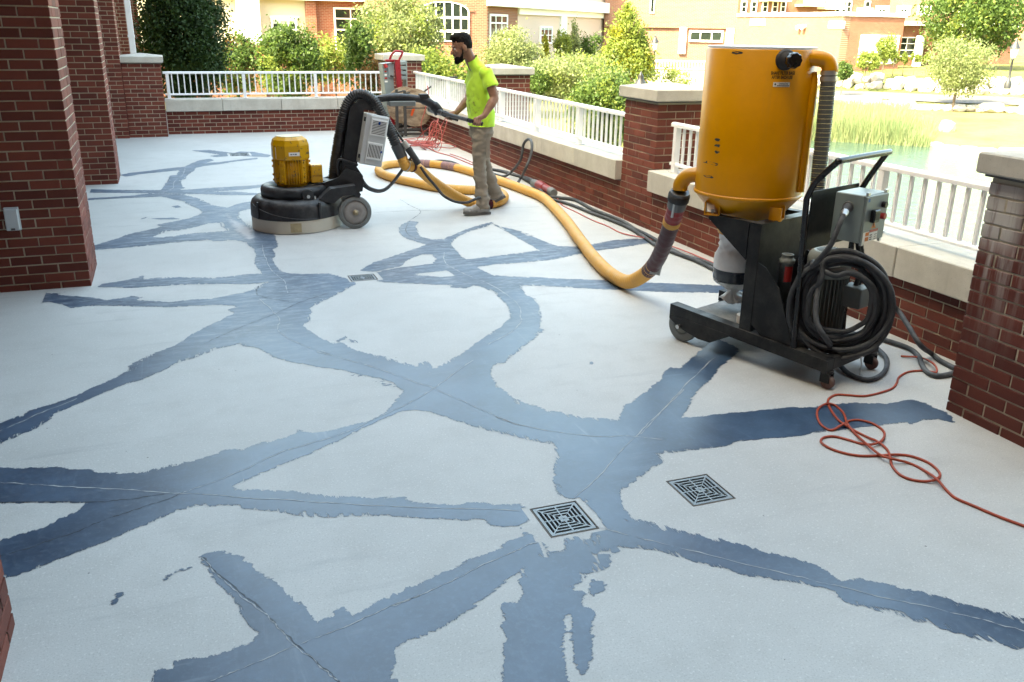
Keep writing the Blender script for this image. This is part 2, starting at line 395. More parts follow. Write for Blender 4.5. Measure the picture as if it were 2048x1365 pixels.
# ---- white railings
def rail_profile(mb, p, q, w, z0, z1):
    """hand rail with a rounded top; p, q = (x, y) ends"""
    d = Vector((q[0]-p[0], q[1]-p[1], 0)); L = d.length; d.normalize(); a = math.atan2(d.y, d.x)
    prof = [(-w/2, z0), (w/2, z0), (w/2, z1-0.016), (w/2-0.006, z1-0.007), (w*0.2, z1), (-w*0.2, z1), (-w/2+0.006, z1-0.007), (-w/2, z1-0.016)]
    M = Matrix.Translation(Vector((p[0], p[1], 0))) @ Matrix.Rotation(a, 4, 'Z')
    n = len(prof); vs = [M @ Vector((0, y, z)) for y, z in prof]+[M @ Vector((L, y, z)) for y, z in prof]
    mb.add(vs, [tuple(range(n)), tuple(range(n, 2*n))[::-1]]+[(i, n+i, n+(i+1) % n, (i+1) % n) for i in range(n)])
def railing(label, axis, fixed, a, b, posts, pitch, start, group='white metal railings on the parapet'):
    P = (lambda s: (s, fixed)) if axis == 'x' else (lambda s: (fixed, s))
    t = thing('railing', label, 'railing', (*P((a+b)/2), 0.59), 0, group)
    mb = MB(); rail_profile(mb, P(a), P(b), 0.062, 1.012, 1.052); mb.build('top_rail', M_white, t)
    mb = MB(); rail_profile(mb, P(a), P(b), 0.042, 0.655, 0.685); mb.build('bottom_rail', M_white, t)
    for s in posts:
        x, y = P(s); h = 0.027
        mb = MB().box((x-h, y-h, 0.592), (x+h, y+h, 1.012), 0.003)
        mb.box((x-0.045, y-0.045, 0.5935), (x+0.045, y+0.045, 0.602)); mb.build('post', M_white, t)
    me = None; s = start
    while s < b-0.03:
        if all(abs(s-p) > 0.055 for p in posts) and s > a+0.03:
            x, y = P(s)
            if me is None:
                mb = MB().box((-0.0105, -0.0105, 0.685), (0.0105, 0.0105, 1.012)); me = mb.mesh('baluster'); me.materials.append(M_white)
            o = bpy.data.objects.new('baluster', me); COL.objects.link(o); o.parent = t
            o.location = (x-t.location.x, y-t.location.y, -0.59)
        s += pitch
    return t
railing('white railing across the far end of the terrace', 'x', 16.97, -0.11, 3.80, [-0.043, 1.231, 2.495, 3.744], 0.0998, 0.03)
railing('white railing behind the worker, from the far corner to the capped pier', 'y', 4.38, 8.165, 17.03, [8.21, 9.45, 10.78, 12.12, 13.46, 14.8, 16.14], 0.1115, 8.32)
railing('white railing to the right of the capped pier, above the pond', 'y', 4.38, 3.17, 7.36, [7.29, 5.96, 4.63, 3.30], 0.1115, 3.376)
# ---- the building that shades the terrace (left of the view), plus unseen blocks added behind
bl = thing('brick_building', 'brick building with the colonnade along the left side', 'building', (-5, 8, 0))
def wallbrick_mat(name, lo, hi, mort, sx=1.0, axis='x', sc=1.0):
    m, t, b, N, L = nm(name); g = coords(t, 'World'); sp = t.nodes.new('ShaderNodeSeparateXYZ'); L.new(g, sp.inputs[0])
    cb = t.nodes.new('ShaderNodeCombineXYZ')
    if axis == 'x': u = sp.outputs[0]
    elif axis == 'y': u = sp.outputs[1]
    else: u = math_(t, 'ADD', math_(t, 'MULTIPLY', sp.outputs[0], 0.72), math_(t, 'MULTIPLY', sp.outputs[1], -0.69))
    L.new(u, cb.inputs[0]); L.new(sp.outputs[2], cb.inputs[1])
    br = t.nodes.new('ShaderNodeTexBrick'); L.new(cb.outputs[0], br.inputs['Vector'])
    br.inputs['Color1'].default_value = (*lo, 1); br.inputs['Color2'].default_value = (*hi, 1); br.inputs['Mortar'].default_value = (*mort, 1)
    br.inputs['Scale'].default_value = 1.0/sc; br.inputs['Mortar Size'].default_value = 0.008; br.inputs['Brick Width'].default_value = 0.2032; br.inputs['Row Height'].default_value = 0.0677
    br.inputs['Mortar Smooth'].default_value = 0.3
    n = noise(t, g, 0.9, 5); c = mix(t, math_(t, 'MULTIPLY', n, 0.3), br.outputs['Color'], tuple(x*0.7 for x in lo))
    L.new(c, b.inputs['Base Color']); b.inputs['Roughness'].default_value = 0.85; b.inputs['Specular IOR Level'].default_value = 0.25
    bump(t, br.outputs['Fac'], -0.3, 0.006); return m
M_wb_y = wallbrick_mat('far_brick_side', (0.190, 0.060, 0.036), (0.255, 0.088, 0.055), (0.27, 0.21, 0.155), axis='y')
M_wb_x = wallbrick_mat('far_brick_front', (0.190, 0.060, 0.036), (0.255, 0.088, 0.055), (0.27, 0.21, 0.155), axis='x')
M_wb_d = wallbrick_mat('far_brick_splay', (0.215, 0.085, 0.056), (0.275, 0.115, 0.078), (0.29, 0.235, 0.18), axis='d')
M_soffit = pm('soffit_board', (0.20, 0.18, 0.155), 0.8)
MB().box((-4.3, -4.0, -0.05), (-4.0, 27.5, 8.0)).build('wall', M_wb_y, bl)
MB().box((-4.0, -4.0, 3.31), (-0.50, 17.4, 3.7)).build('soffit', M_soffit, bl)
MB().box((-4.0, 17.4, 4.9), (-0.50, 27.5, 5.3)).build('soffit', M_soffit, bl)
MB().box((-3.99, -4.0, 3.71), (-0.72, 17.4, 8.0)).build('unseen_upper_storey', M_wb_y, bl)
MB().box((-3.99, 17.4, 5.31), (-0.72, 27.5, 8.0)).build('unseen_upper_storey', M_wb_y, bl)
MB().box((-4.2, -4.6, -0.05), (7.0, -4.2, 8.0)).build('unseen_end_wall', M_wb_x, bl)
MB().box((-3.99, -4.19, 3.0), (16.0, 0.9, 3.28)).build('added_porch_roof', M_soffit, bl); MB().box((-3.98, -4.19, 3.285), (16.0, 0.7, 12.5)).build('unseen_upper_storey', M_wb_x, bl); MB().box((7.0, -4.19, -2.5), (16.0, -0.5, 2.995)).build('unseen_end_wall', M_wb_y, bl)  # porch and blocks behind the view, added and enlarged to cut sky light
# white downpipe behind the left post
dp = thing('downpipe', 'white rainwater downpipe behind the capped post', 'pipe', (-0.5, 17.35, 0))
c0 = ony(262, 60, 17.35)
MB().box((c0.x-0.055, 17.32, 0.0), (c0.x+0.04, 17.40, 4.9), 0.004).build('pipe', M_white, dp)
for z in (1.6, 2.9, 4.0): MB().box((c0.x-0.065, 17.315, z), (c0.x+0.05, 17.405, z+0.04)).build('bracket', M_white, dp)
# outlet box on the nearest pier
ob = thing('outlet_box', 'pale grey weatherproof outlet box on the nearest brick pier', 'outlet', (-1.14, 6.98, 0.53))
e0 = ony(8, 417, 6.985); e1 = ony(43, 458, 6.985)
MB().box((e0.x, 6.925, e1.z), (e1.x, 6.986, e0.z), 0.006).build('cover', pm('outlet_plastic', (0.50, 0.55, 0.58), 0.45), ob)
MB().box((e0.x-0.004, 6.955, e1.z-0.004), (e1.x+0.004, 6.984, e0.z+0.006), 0.003).build('gasket', pm('outlet_rim', (0.40, 0.44, 0.46), 0.5), ob)
MB().box(((e0.x+e1.x)/2-0.013, 6.9225, e1.z+0.004), ((e0.x+e1.x)/2+0.013, 6.9245, e1.z+0.018)).build('latch', M_flash, ob)
# outlines on the floor, in metres (x, y)
FILL_POLY = [[[-0.984,4.493],[-0.954,4.524],[-0.819,4.651],[-0.652,4.761],[-0.418,5.028],[-0.378,5.092],[-0.394,5.142],[-0.316,5.268],[-0.133,5.431],[-0.075,5.544],[0.045,5.727],[0.154,5.855],[0.26,5.999],[0.183,6.056],[0.286,6.115],[0.256,6.168],[0.156,6.205],[0.521,6.679],[0.522,6.961],[0.714,6.902],[0.878,6.833],[1.028,6.804],[1.141,6.583],[1.178,6.451],[0.996,6.24],[0.898,6.126],[0.735,5.939],[0.739,5.84],[0.717,5.69],[0.648,5.577],[0.668,5.469],[0.712,5.302],[0.782,5.159],[0.826,5.171],[0.873,5.014],[0.986,4.877],[1.083,4.761],[1.153,4.645],[1.249,4.695],[1.241,4.548],[1.193,4.265],[0.998,4.043],[0.934,4.046],[0.82,3.979],[0.814,4.016],[0.921,4.142],[0.951,4.208],[1.013,4.294],[0.993,4.351],[0.973,4.462],[0.898,4.54],[0.744,4.711],[0.62,4.809],[0.461,4.965],[0.401,5.057],[0.364,5.167],[0.315,5.246],[0.246,5.282],[0.235,5.35],[0.074,5.274],[-0.03,5.174],[-0.137,5.126],[-0.189,5.041],[-0.309,4.918],[-0.412,4.858],[-0.503,4.779],[-0.625,4.658],[-0.734,4.552],[-0.73,4.508],[-0.759,4.442],[-0.821,4.366],[-0.918,4.275],[-0.947,4.248]],[[-1.34,6.835],[-1.289,6.837],[-1.162,6.849],[-1.027,6.896],[-0.864,6.773],[-0.751,6.702],[-0.695,6.666],[-0.583,6.561],[-0.405,6.61],[-0.349,6.557],[-0.384,6.498],[-0.167,6.377],[0.007,6.391],[0.126,6.371],[0.262,6.435],[0.43,6.493],[0.542,6.347],[0.42,6.072],[0.246,6.195],[-0.025,6.247],[-0.167,6.259],[-0.558,6.417],[-0.699,6.462],[-0.791,6.435],[-0.842,6.524],[-0.937,6.621],[-1.114,6.678],[-1.263,6.658],[-1.31,6.64]],[[-0.668,6.935],[-0.633,7.024],[-0.455,7.07],[-0.341,7.175],[-0.347,7.054],[-0.264,7.08],[-0.103,7.048],[0.143,6.953],[0.282,6.946],[0.399,6.981],[0.521,6.944],[0.626,6.839],[0.522,6.689],[0.393,6.686],[0.185,6.761],[-0.015,6.803],[-0.196,6.82],[-0.44,6.847]],[[-1.001,10.759],[-0.76,10.757],[-0.549,10.796],[-0.366,10.88],[0.008,10.708],[0.155,10.434],[0.212,10.226],[0.296,9.956],[0.433,9.768],[0.577,9.998],[0.714,10.084],[0.978,10.269],[0.925,9.777],[0.679,9.668],[0.532,9.538],[0.519,9.214],[0.542,8.999],[0.609,8.636],[0.766,8.313],[0.738,7.813],[0.687,7.749],[0.684,7.558],[0.648,7.385],[0.646,7.21],[0.671,7.0],[0.714,6.902],[0.603,6.636],[0.522,6.961],[0.502,7.136],[0.489,7.296],[0.525,7.488],[0.536,7.832],[0.486,8.079],[0.49,8.092],[0.391,8.206],[0.214,8.217],[0.173,8.293],[-0.133,8.259],[-0.387,8.193],[-0.756,8.167],[-0.801,8.239],[-0.78,8.352],[-0.65,8.498],[-0.487,8.753],[-0.356,8.851],[-0.22,8.976],[-0.267,9.087],[-0.126,9.195],[0.03,9.303],[0.165,9.532],[0.169,9.643],[0.135,9.824],[0.018,10.156],[-0.0,10.286],[-0.116,10.446],[-0.223,10.639],[-0.491,10.648],[-0.756,10.658],[-0.982,10.626]],[[-1.056,11.387],[-0.841,11.277],[-0.56,11.164],[-0.235,11.074],[-0.043,11.036],[0.116,11.027],[0.233,11.068],[0.527,11.098],[0.828,11.129],[1.081,11.214],[1.064,11.064],[0.748,10.89],[0.568,10.831],[0.269,10.808],[0.563,10.761],[0.77,10.599],[0.947,10.515],[0.933,10.382],[0.758,10.465],[0.437,10.554],[0.219,10.683],[0.008,10.742],[-0.367,10.901],[-0.774,11.042],[-0.995,11.124],[-1.038,11.136]],[[-0.73,12.357],[-0.625,12.502],[-0.353,12.655],[-0.096,12.82],[0.062,12.874],[0.163,13.194],[0.281,13.474],[0.413,13.602],[0.475,13.425],[0.354,13.196],[0.52,13.204],[0.739,13.358],[1.084,13.542],[1.069,13.381],[0.728,13.203],[0.509,13.004],[0.328,12.902],[0.203,12.742],[0.155,12.43],[0.071,12.1],[0.053,11.813],[-0.003,11.746],[-0.003,11.394],[0.028,11.161],[-0.043,11.0],[-0.235,11.053],[-0.189,11.445],[-0.153,11.787],[-0.127,12.153],[-0.052,12.176],[-0.009,12.519],[-0.022,12.568],[-0.226,12.486],[-0.474,12.375],[-0.652,12.209]],[[0.185,14.58],[0.47,14.572],[0.791,14.13],[0.892,14.285],[1.096,14.174],[1.298,13.77],[1.247,13.556],[1.051,13.662],[0.772,13.845],[0.519,13.739],[0.424,13.875],[0.562,14.012]],[[1.241,4.548],[1.338,4.63],[1.5,4.771],[1.666,4.951],[1.862,5.141],[1.996,5.295],[2.067,5.514],[2.086,5.679],[2.091,5.932],[2.064,6.074],[2.016,6.129],[1.915,6.083],[1.832,6.128],[1.843,6.203],[1.615,6.314],[1.339,6.46],[1.338,6.605],[1.377,6.708],[1.443,6.759],[1.627,6.831],[1.884,6.865],[1.96,6.999],[1.966,7.16],[1.897,7.202],[1.789,7.132],[1.689,7.003],[1.618,6.871],[1.38,6.761],[1.276,6.811],[1.315,6.89],[1.431,7.043],[1.68,7.247],[1.908,7.434],[2.018,7.535],[1.959,7.668],[1.904,7.827],[1.894,8.051],[1.936,8.27],[2.01,8.437],[2.124,8.571],[2.197,8.493],[2.106,8.3],[2.069,8.049],[2.041,7.858],[2.12,7.714],[2.216,7.709],[2.38,7.856],[2.549,8.036],[2.751,8.191],[2.903,8.286],[2.908,8.064],[3.014,7.872],[3.081,7.597],[3.024,7.752],[3.079,7.401],[3.127,7.124],[3.293,7.074],[3.447,7.105],[3.73,7.205],[3.928,7.201],[4.066,7.132],[4.009,7.004],[3.649,6.915],[3.375,6.874],[3.185,6.81],[2.933,6.701],[2.693,6.684],[2.459,6.668],[2.294,6.676],[2.613,6.68],[2.378,6.694],[2.197,6.655],[2.214,6.502],[2.252,6.365],[2.369,6.294],[2.246,6.357],[2.447,6.273],[2.639,6.171],[2.83,6.069],[3.071,5.952],[3.342,5.806],[3.59,5.688],[3.887,5.534],[4.009,5.476],[3.906,5.326],[3.78,5.373],[3.372,5.521],[2.959,5.728],[2.756,5.83],[2.548,5.954],[2.365,6.032],[2.335,5.982],[2.296,5.768],[2.328,5.685],[2.281,5.49],[2.193,5.225],[2.1,5.044],[2.132,5.005],[2.04,4.921],[1.925,4.795],[1.775,4.639],[1.673,4.528],[1.604,4.527],[1.55,4.43],[1.519,4.33],[1.515,4.205],[1.529,4.07],[1.556,3.955],[1.656,3.819],[1.759,3.704],[1.831,3.645],[1.883,3.628],[1.922,3.597],[1.938,3.583],[2.054,3.732],[2.229,3.847],[2.43,4.007],[2.509,4.114],[2.567,4.152],[2.617,4.113],[2.788,4.258],[2.944,4.384],[3.11,4.518],[3.143,4.293],[2.983,4.158],[2.83,4.054],[2.716,3.935],[2.519,3.79],[2.411,3.669],[2.259,3.51],[2.382,3.491],[2.536,3.475],[2.692,3.459],[2.891,3.438],[3.028,3.392],[2.998,3.416],[3.216,3.386],[3.403,3.316],[3.575,3.319],[3.602,3.258],[3.614,3.118],[3.553,3.009],[3.509,3.08],[3.429,3.098],[3.328,3.069],[3.332,3.099],[3.177,3.112],[3.001,3.133],[2.891,3.14],[2.75,3.15],[2.823,3.138],[2.703,3.138],[2.533,3.179],[2.38,3.184],[2.253,3.165],[2.11,3.176],[1.952,3.192],[1.941,3.124],[1.807,3.058],[1.707,2.987],[1.634,2.961],[1.589,2.878],[1.566,2.792],[1.56,2.726],[1.616,2.674],[1.689,2.585],[1.79,2.497],[1.863,2.421],[1.881,2.409],[1.928,2.343],[2.026,2.251],[2.065,2.191],[2.075,2.142],[2.078,2.092],[2.148,2.077],[2.203,2.035],[2.284,1.956],[2.338,1.916],[2.375,1.861],[2.438,1.803],[2.499,1.746],[2.514,1.706],[2.543,1.676],[2.403,1.559],[2.378,1.589],[2.326,1.646],[2.269,1.702],[2.216,1.765],[2.148,1.845],[2.101,1.889],[2.053,1.934],[2.018,1.974],[2.008,2.018],[2.025,2.046],[1.941,2.118],[1.863,2.171],[1.768,2.244],[1.684,2.338],[1.595,2.438],[1.488,2.525],[1.437,2.538],[1.351,2.505],[1.383,2.523],[1.322,2.563],[1.337,2.617],[1.39,2.692],[1.42,2.768],[1.442,2.839],[1.412,2.755],[1.433,2.838],[1.445,2.903],[1.395,2.944],[1.359,3.005],[1.375,3.088],[1.414,3.165],[1.466,3.285],[1.525,3.442],[1.472,3.483],[1.299,3.667],[1.223,3.759],[1.157,3.866],[1.064,3.994],[0.998,4.043],[1.087,4.3]],[[0.998,4.043],[0.934,4.046],[0.82,3.979],[0.71,3.915],[0.633,3.86],[0.555,3.792],[0.351,3.682],[0.223,3.608],[0.101,3.539],[0.074,3.516],[0.078,3.49],[0.163,3.436],[0.097,3.481],[0.167,3.441],[0.312,3.385],[0.364,3.349],[0.415,3.308],[0.479,3.285],[0.557,3.243],[0.627,3.217],[0.731,3.187],[0.745,3.152],[0.804,3.109],[0.882,3.076],[0.957,3.05],[0.966,3.059],[1.174,2.97],[1.189,2.903],[1.166,2.844],[1.103,2.817],[1.009,2.861],[1.008,2.87],[0.989,2.915],[0.92,2.933],[0.799,2.986],[0.739,3.017],[0.694,3.036],[0.613,3.074],[0.472,3.12],[0.44,3.12],[0.368,3.15],[0.298,3.186],[0.238,3.229],[0.106,3.308],[0.087,3.343],[0.027,3.37],[-0.016,3.373],[-0.073,3.404],[-0.136,3.391],[-0.204,3.353],[-0.264,3.309],[-0.352,3.266],[-0.418,3.233],[-0.481,3.191],[-0.56,3.157],[-0.641,3.117],[-0.744,3.082],[-0.769,3.074],[-0.81,3.349],[-0.785,3.36],[-0.673,3.397],[-0.57,3.468],[-0.523,3.496],[-0.492,3.565],[-0.623,3.61],[-0.831,3.678],[-0.862,3.689],[-0.913,4.025],[-0.88,4.013],[-0.738,3.956],[-0.656,3.941],[-0.541,3.882],[-0.455,3.819],[-0.36,3.787],[-0.266,3.775],[-0.204,3.787],[-0.089,3.81],[-0.006,3.838],[0.062,3.873],[0.104,3.867],[0.127,3.851],[0.184,3.877],[0.269,3.916],[0.2,3.875],[0.317,3.912],[0.399,3.955],[0.403,3.986],[0.459,3.919],[0.593,3.938],[0.742,3.971],[0.814,4.016],[0.921,4.142],[0.962,4.223]],[[0.266,2.482],[0.26,2.503],[0.232,2.59],[0.188,2.678],[0.159,2.756],[0.116,2.841],[0.079,2.918],[0.04,2.978],[-0.016,3.017],[-0.05,3.019],[-0.075,2.995],[-0.067,2.959],[-0.046,2.889],[-0.014,2.791],[0.024,2.679],[0.048,2.585],[0.079,2.492],[0.063,2.448],[-0.051,2.426],[-0.124,2.425],[-0.195,2.434],[-0.171,2.409],[-0.222,2.408],[-0.237,2.361],[-0.244,2.317],[0.456,2.069],[0.451,2.118],[0.438,2.169],[0.466,2.198],[0.474,2.269],[0.572,2.305],[0.56,2.294],[0.636,2.319],[0.727,2.355],[0.838,2.427],[0.931,2.487],[0.973,2.516],[1.002,2.524],[1.054,2.561],[1.173,2.595],[1.141,2.695],[1.115,2.803],[1.11,2.747],[1.088,2.734],[1.033,2.722],[0.983,2.69],[0.922,2.673],[0.84,2.649],[0.757,2.618],[0.66,2.582],[0.526,2.536],[0.47,2.515],[0.384,2.482],[0.36,2.529],[0.34,2.521],[0.331,2.493]],[[1.071,2.631],[1.173,2.595],[1.209,2.602],[1.253,2.687],[1.303,2.67],[1.318,2.614],[1.314,2.546],[1.271,2.467],[1.21,2.443],[1.137,2.377],[1.165,2.346],[1.116,2.273],[1.155,2.236],[1.135,2.181],[1.081,2.09],[1.019,1.977],[0.986,1.956],[0.996,2.018],[1.027,2.109],[1.066,2.205],[1.078,2.255],[1.042,2.214],[1.01,2.151],[0.964,2.042],[0.932,1.948],[0.916,1.9],[0.738,1.963],[0.755,2.01],[0.795,2.121],[0.829,2.2],[0.839,2.262],[0.856,2.294],[0.88,2.376],[0.938,2.355],[0.966,2.415],[0.969,2.465],[1.016,2.519]],[[1.41,2.76],[1.4,2.688],[1.368,2.586],[1.312,2.518],[1.268,2.45],[1.212,2.424],[1.14,2.372],[1.14,2.467],[1.202,2.585],[1.25,2.668],[1.309,2.657],[1.328,2.611]],[[1.14,2.372],[1.171,2.335],[1.127,2.261],[1.076,2.263],[1.098,2.336]],[[-0.214,2.907],[-0.206,2.897],[-0.164,2.924],[-0.12,2.932],[-0.113,2.946],[-0.15,2.949],[-0.184,2.938]],[[-0.373,2.825],[-0.353,2.862],[-0.336,2.85],[-0.348,2.825],[-0.366,2.805]],[[0.786,5.184],[0.871,5.277],[0.936,5.122],[0.898,5.147],[0.872,5.236]],[[0.773,4.613],[0.796,4.612],[0.841,4.548],[0.799,4.59]],[[0.893,4.499],[0.96,4.403],[0.981,4.366],[0.929,4.403]],[[1.233,2.399],[1.264,2.363],[1.242,2.328],[1.188,2.305],[1.206,2.365]],[[1.309,2.548],[1.378,2.514],[1.327,2.457],[1.27,2.431],[1.259,2.453]],[[-0.44,9.363],[-0.357,9.521],[-0.375,9.447]],[[-0.355,9.415],[-0.124,9.401],[-0.048,9.3],[-0.221,9.335]],[[-0.119,10.014],[-0.057,10.056],[-0.028,9.929],[-0.089,9.918]],[[-0.959,6.839],[-0.829,6.889],[-0.87,6.847]],[[2.148,4.371],[2.169,4.38],[2.165,4.355],[2.143,4.34]]]
FILL_HOLE = [[[-0.307,8.545],[-0.238,8.656],[-0.175,8.774],[-0.056,8.762],[0.105,8.904],[0.214,9.02],[0.319,9.014],[0.327,8.814],[0.364,8.638],[0.251,8.602],[0.095,8.602],[-0.06,8.559],[-0.219,8.497]],[[1.628,6.577],[1.718,6.602],[1.939,6.624],[1.967,6.437],[1.847,6.439],[1.738,6.508]],[[2.222,7.474],[2.211,7.299],[2.183,7.011],[2.197,6.926],[2.405,6.944],[2.714,6.995],[2.913,7.042],[2.915,7.265],[2.907,7.502],[2.892,7.856],[2.887,8.07],[2.877,8.21],[2.78,8.101],[2.568,7.952],[2.373,7.759]]]
CRACKS = [['p',[[-0.939,4.422],[-0.808,4.56],[-0.631,4.735]]],['p',[[-0.857,3.86],[-0.665,3.769],[-0.42,3.654],[-0.215,3.553],[-0.044,3.473],[0.092,3.406],[0.302,3.305],[0.562,3.18],[0.872,3.041],[1.154,2.919]]],['d',[[-0.768,3.243],[-0.637,3.284],[-0.502,3.348],[-0.407,3.401],[-0.307,3.439],[-0.204,3.478],[-0.129,3.518]]],['p',[[-0.129,3.518],[-0.018,3.567],[0.136,3.658],[0.295,3.765],[0.378,3.799],[0.532,3.847],[0.677,3.918],[0.839,4.034],[1.006,4.132],[1.174,4.281],[1.261,4.366],[1.505,4.623]]],['d',[[-0.831,3.678],[-0.493,3.568],[-0.362,3.538],[-0.204,3.538]]],['p',[[-0.07,2.993],[-0.029,2.865],[0.036,2.723],[0.106,2.587],[0.141,2.5],[0.187,2.383],[0.239,2.277],[0.281,2.178]]],['d',[[-0.065,2.996],[-0.022,2.861],[0.043,2.721],[0.112,2.587],[0.147,2.499],[0.193,2.383],[0.246,2.276],[0.289,2.175]]],['p',[[-0.073,2.303],[0.016,2.33],[0.187,2.383],[0.333,2.425],[0.479,2.472],[0.625,2.505],[0.523,2.481],[0.669,2.523],[0.84,2.585],[1.025,2.656],[1.138,2.686]]],['p',[[2.466,3.833],[2.22,3.626],[1.958,3.405],[1.65,3.139],[1.411,2.939]]],['p',[[2.915,4.216],[2.539,3.908],[2.235,3.635],[1.967,3.407]]],['p',[[1.174,4.281],[1.254,4.087],[1.363,3.849],[1.447,3.684],[1.37,3.817],[1.453,3.687],[1.612,3.543],[1.783,3.437],[1.897,3.402],[2.046,3.32]]],['p',[[0.617,7.946],[0.602,7.591],[0.599,7.183],[0.63,6.873],[0.662,6.652],[0.648,6.36]]],['d',[[0.003,5.379],[0.195,5.594],[0.487,5.87],[0.706,6.098],[0.932,6.271]]],['p',[[0.44,6.272],[0.494,5.936],[0.516,5.715],[0.485,5.573],[0.509,5.397],[0.614,5.158],[0.727,4.992],[0.656,5.047],[0.817,4.849],[0.941,4.669],[1.081,4.426],[1.174,4.281]]],['d',[[0.463,6.613],[0.435,6.491],[0.44,6.363],[0.511,6.249],[0.629,6.137]]],['d',[[-0.747,6.648],[-0.472,6.474],[-0.203,6.365],[-0.068,6.345]]],['p',[[2.09,7.206],[2.019,6.981],[1.999,6.697],[2.067,6.371],[2.149,6.045],[2.161,5.618],[2.071,5.294],[2.052,5.224],[1.899,5.03],[1.684,4.853]]],['d',[[2.306,9.73],[2.328,9.377],[2.354,9.044],[2.271,8.821],[2.124,8.571],[1.99,8.175],[1.962,7.931],[1.987,7.777]]],['d',[[1.867,9.091],[2.371,9.058],[2.787,8.983],[3.666,8.895]]],['p',[[0.074,12.823],[0.022,12.114],[-0.082,11.648],[-0.098,11.196],[-0.167,10.999],[-0.234,10.844]]],['p',[[1.398,2.721],[1.473,2.632],[1.611,2.502],[1.894,2.214],[2.016,2.1],[2.113,2.002],[2.241,1.88],[2.363,1.762],[2.464,1.663]]],['d',[[-0.765,8.307],[-0.474,8.3],[-0.133,8.321],[0.128,8.264]]]]
DUST_POLY = [[0.411,9.573],[0.437,9.185],[0.535,8.901],[0.596,8.592],[0.568,8.069],[0.485,8.264],[0.433,8.548],[0.399,9.041]]
# ================================================================ terrace floor, filler over the cracks, drains
def concrete_mat():
    m, t, b, N, L = nm('ground_concrete'); w = coords(t, 'World')
    big = noise(t, w, 0.55, 5, 0.6); mid = noise(t, w, 5.0, 6, 0.65); fine = noise(t, w, 160.0, 3, 0.6)
    col = mix(t, ramp(t, big, 0.3, 0.7), (0.475, 0.480, 0.468), (0.555, 0.558, 0.545))
    col = mix(t, math_(t, 'MULTIPLY', ramp(t, mid, 0.42, 0.75), 0.45), col, (0.42, 0.42, 0.405))
    col = mix(t, math_(t, 'MULTIPLY', ramp(t, fine, 0.50, 0.72), 0.62), col, (0.33, 0.33, 0.32))
    col = mix(t, math_(t, 'MULTIPLY', ramp(t, noise(t, w, 95.0, 2), 0.60, 0.68), 0.55), col, (0.68, 0.68, 0.66))
    v = t.nodes.new('ShaderNodeTexVoronoi'); v.inputs['Scale'].default_value = 11.0; L.new(w, v.inputs['Vector'])
    sz = t.nodes.new('ShaderNodeSeparateColor'); L.new(v.outputs['Color'], sz.inputs[0])
    spot = math_(t, 'LESS_THAN', v.outputs['Distance'], math_(t, 'MULTIPLY', math_(t, 'POWER', sz.outputs[0], 4.0), 0.055))
    col = mix(t, math_(t, 'MULTIPLY', spot, 0.75), col, (0.07, 0.07, 0.072))
    st = noise(t, coords(t, 'World', (1.0, 7.0, 1.0)), 1.1, 7, 0.7)
    col = mix(t, math_(t, 'MULTIPLY', ramp(t, st, 0.54, 0.80), 0.5), col, (0.31, 0.32, 0.33))
    L.new(col, b.inputs['Base Color']); b.inputs['Roughness'].default_value = 0.62; b.inputs['Specular IOR Level'].default_value = 0.35
    bump(t, math_(t, 'ADD', fine, math_(t, 'MULTIPLY', mid, 0.5)), 0.22, 0.003); return m
M_conc = concrete_mat()
DR = [(1.302, 2.812, 0.198, 0.218), (1.953, 2.837, 0.198, 0.218), (1.250, 6.612, 0.200, 0.165), (0.86, 13.95, 0.26, 0.30)]
# floor slab with square openings for the drains
def floor_mesh():
    xs = sorted({-9.0, 4.29, *[c[0]-c[2]/2 for c in DR], *[c[0]+c[2]/2 for c in DR]}); ys = sorted({-4.4, 17.0, *[c[1]-c[3]/2 for c in DR], *[c[1]+c[3]/2 for c in DR]})
    mb = MB()
    for x0, x1 in zip(xs[:-1], xs[1:]):
        for y0, y1 in zip(ys[:-1], ys[1:]):
            cx, cy = (x0+x1)/2, (y0+y1)/2
            if any(abs(cx-c[0]) < c[2]/2 and abs(cy-c[1]) < c[3]/2 for c in DR): continue
            mb.add([(x0, y0, 0), (x1, y0, 0), (x1, y1, 0), (x0, y1, 0)], [(0, 1, 2, 3)])
    mb.box((-9.0, -4.4, -3.2), (4.58, 17.16, -0.3)); return mb
fl = floor_mesh().build('floor', M_conc); tag(fl, 'pale grey ground concrete terrace floor', kind='structure')
def nonzero(P, X, Y):
    w = np.zeros(X.shape, np.int32); n = len(P)
    for i in range(n):
        x0, y0 = P[i]; x1, y1 = P[(i+1) % n]
        if y0 == y1: continue
        c = (Y >= min(y0, y1)) & (Y < max(y0, y1))
        w += np.where(c & (X < x0+(Y-y0)*(x1-x0)/(y1-y0)), 1 if y1 > y0 else -1, 0)
    return w != 0
def segdist(P, X, Y, closed=True):
    d = np.full(X.shape, 9.0); n = len(P)
    for i in range(n if closed else n-1):
        x0, y0 = P[i]; x1, y1 = P[(i+1) % n]; ex, ey = x1-x0, y1-y0; L2 = ex*ex+ey*ey+1e-12
        sel = (X > min(x0, x1)-0.3) & (X < max(x0, x1)+0.3) & (Y > min(y0, y1)-0.3) & (Y < max(y0, y1)+0.3)
        if not sel.any(): continue
        xs, ys = X[sel], Y[sel]; t = np.clip(((xs-x0)*ex+(ys-y0)*ey)/L2, 0, 1)
        d[sel] = np.minimum(d[sel], np.hypot(xs-x0-t*ex, ys-y0-t*ey))
    return d
def sdf(X, Y):
    out = np.full(X.shape, 9.0)
    for P in FILL_POLY:
        d = segdist(P, X, Y); i = nonzero(P, X, Y); out = np.minimum(out, np.where(i, -d, d))
    for P in FILL_HOLE:
        d = segdist(P, X, Y); i = nonzero(P, X, Y); out = np.maximum(out, np.where(i, d, -d))
    return out
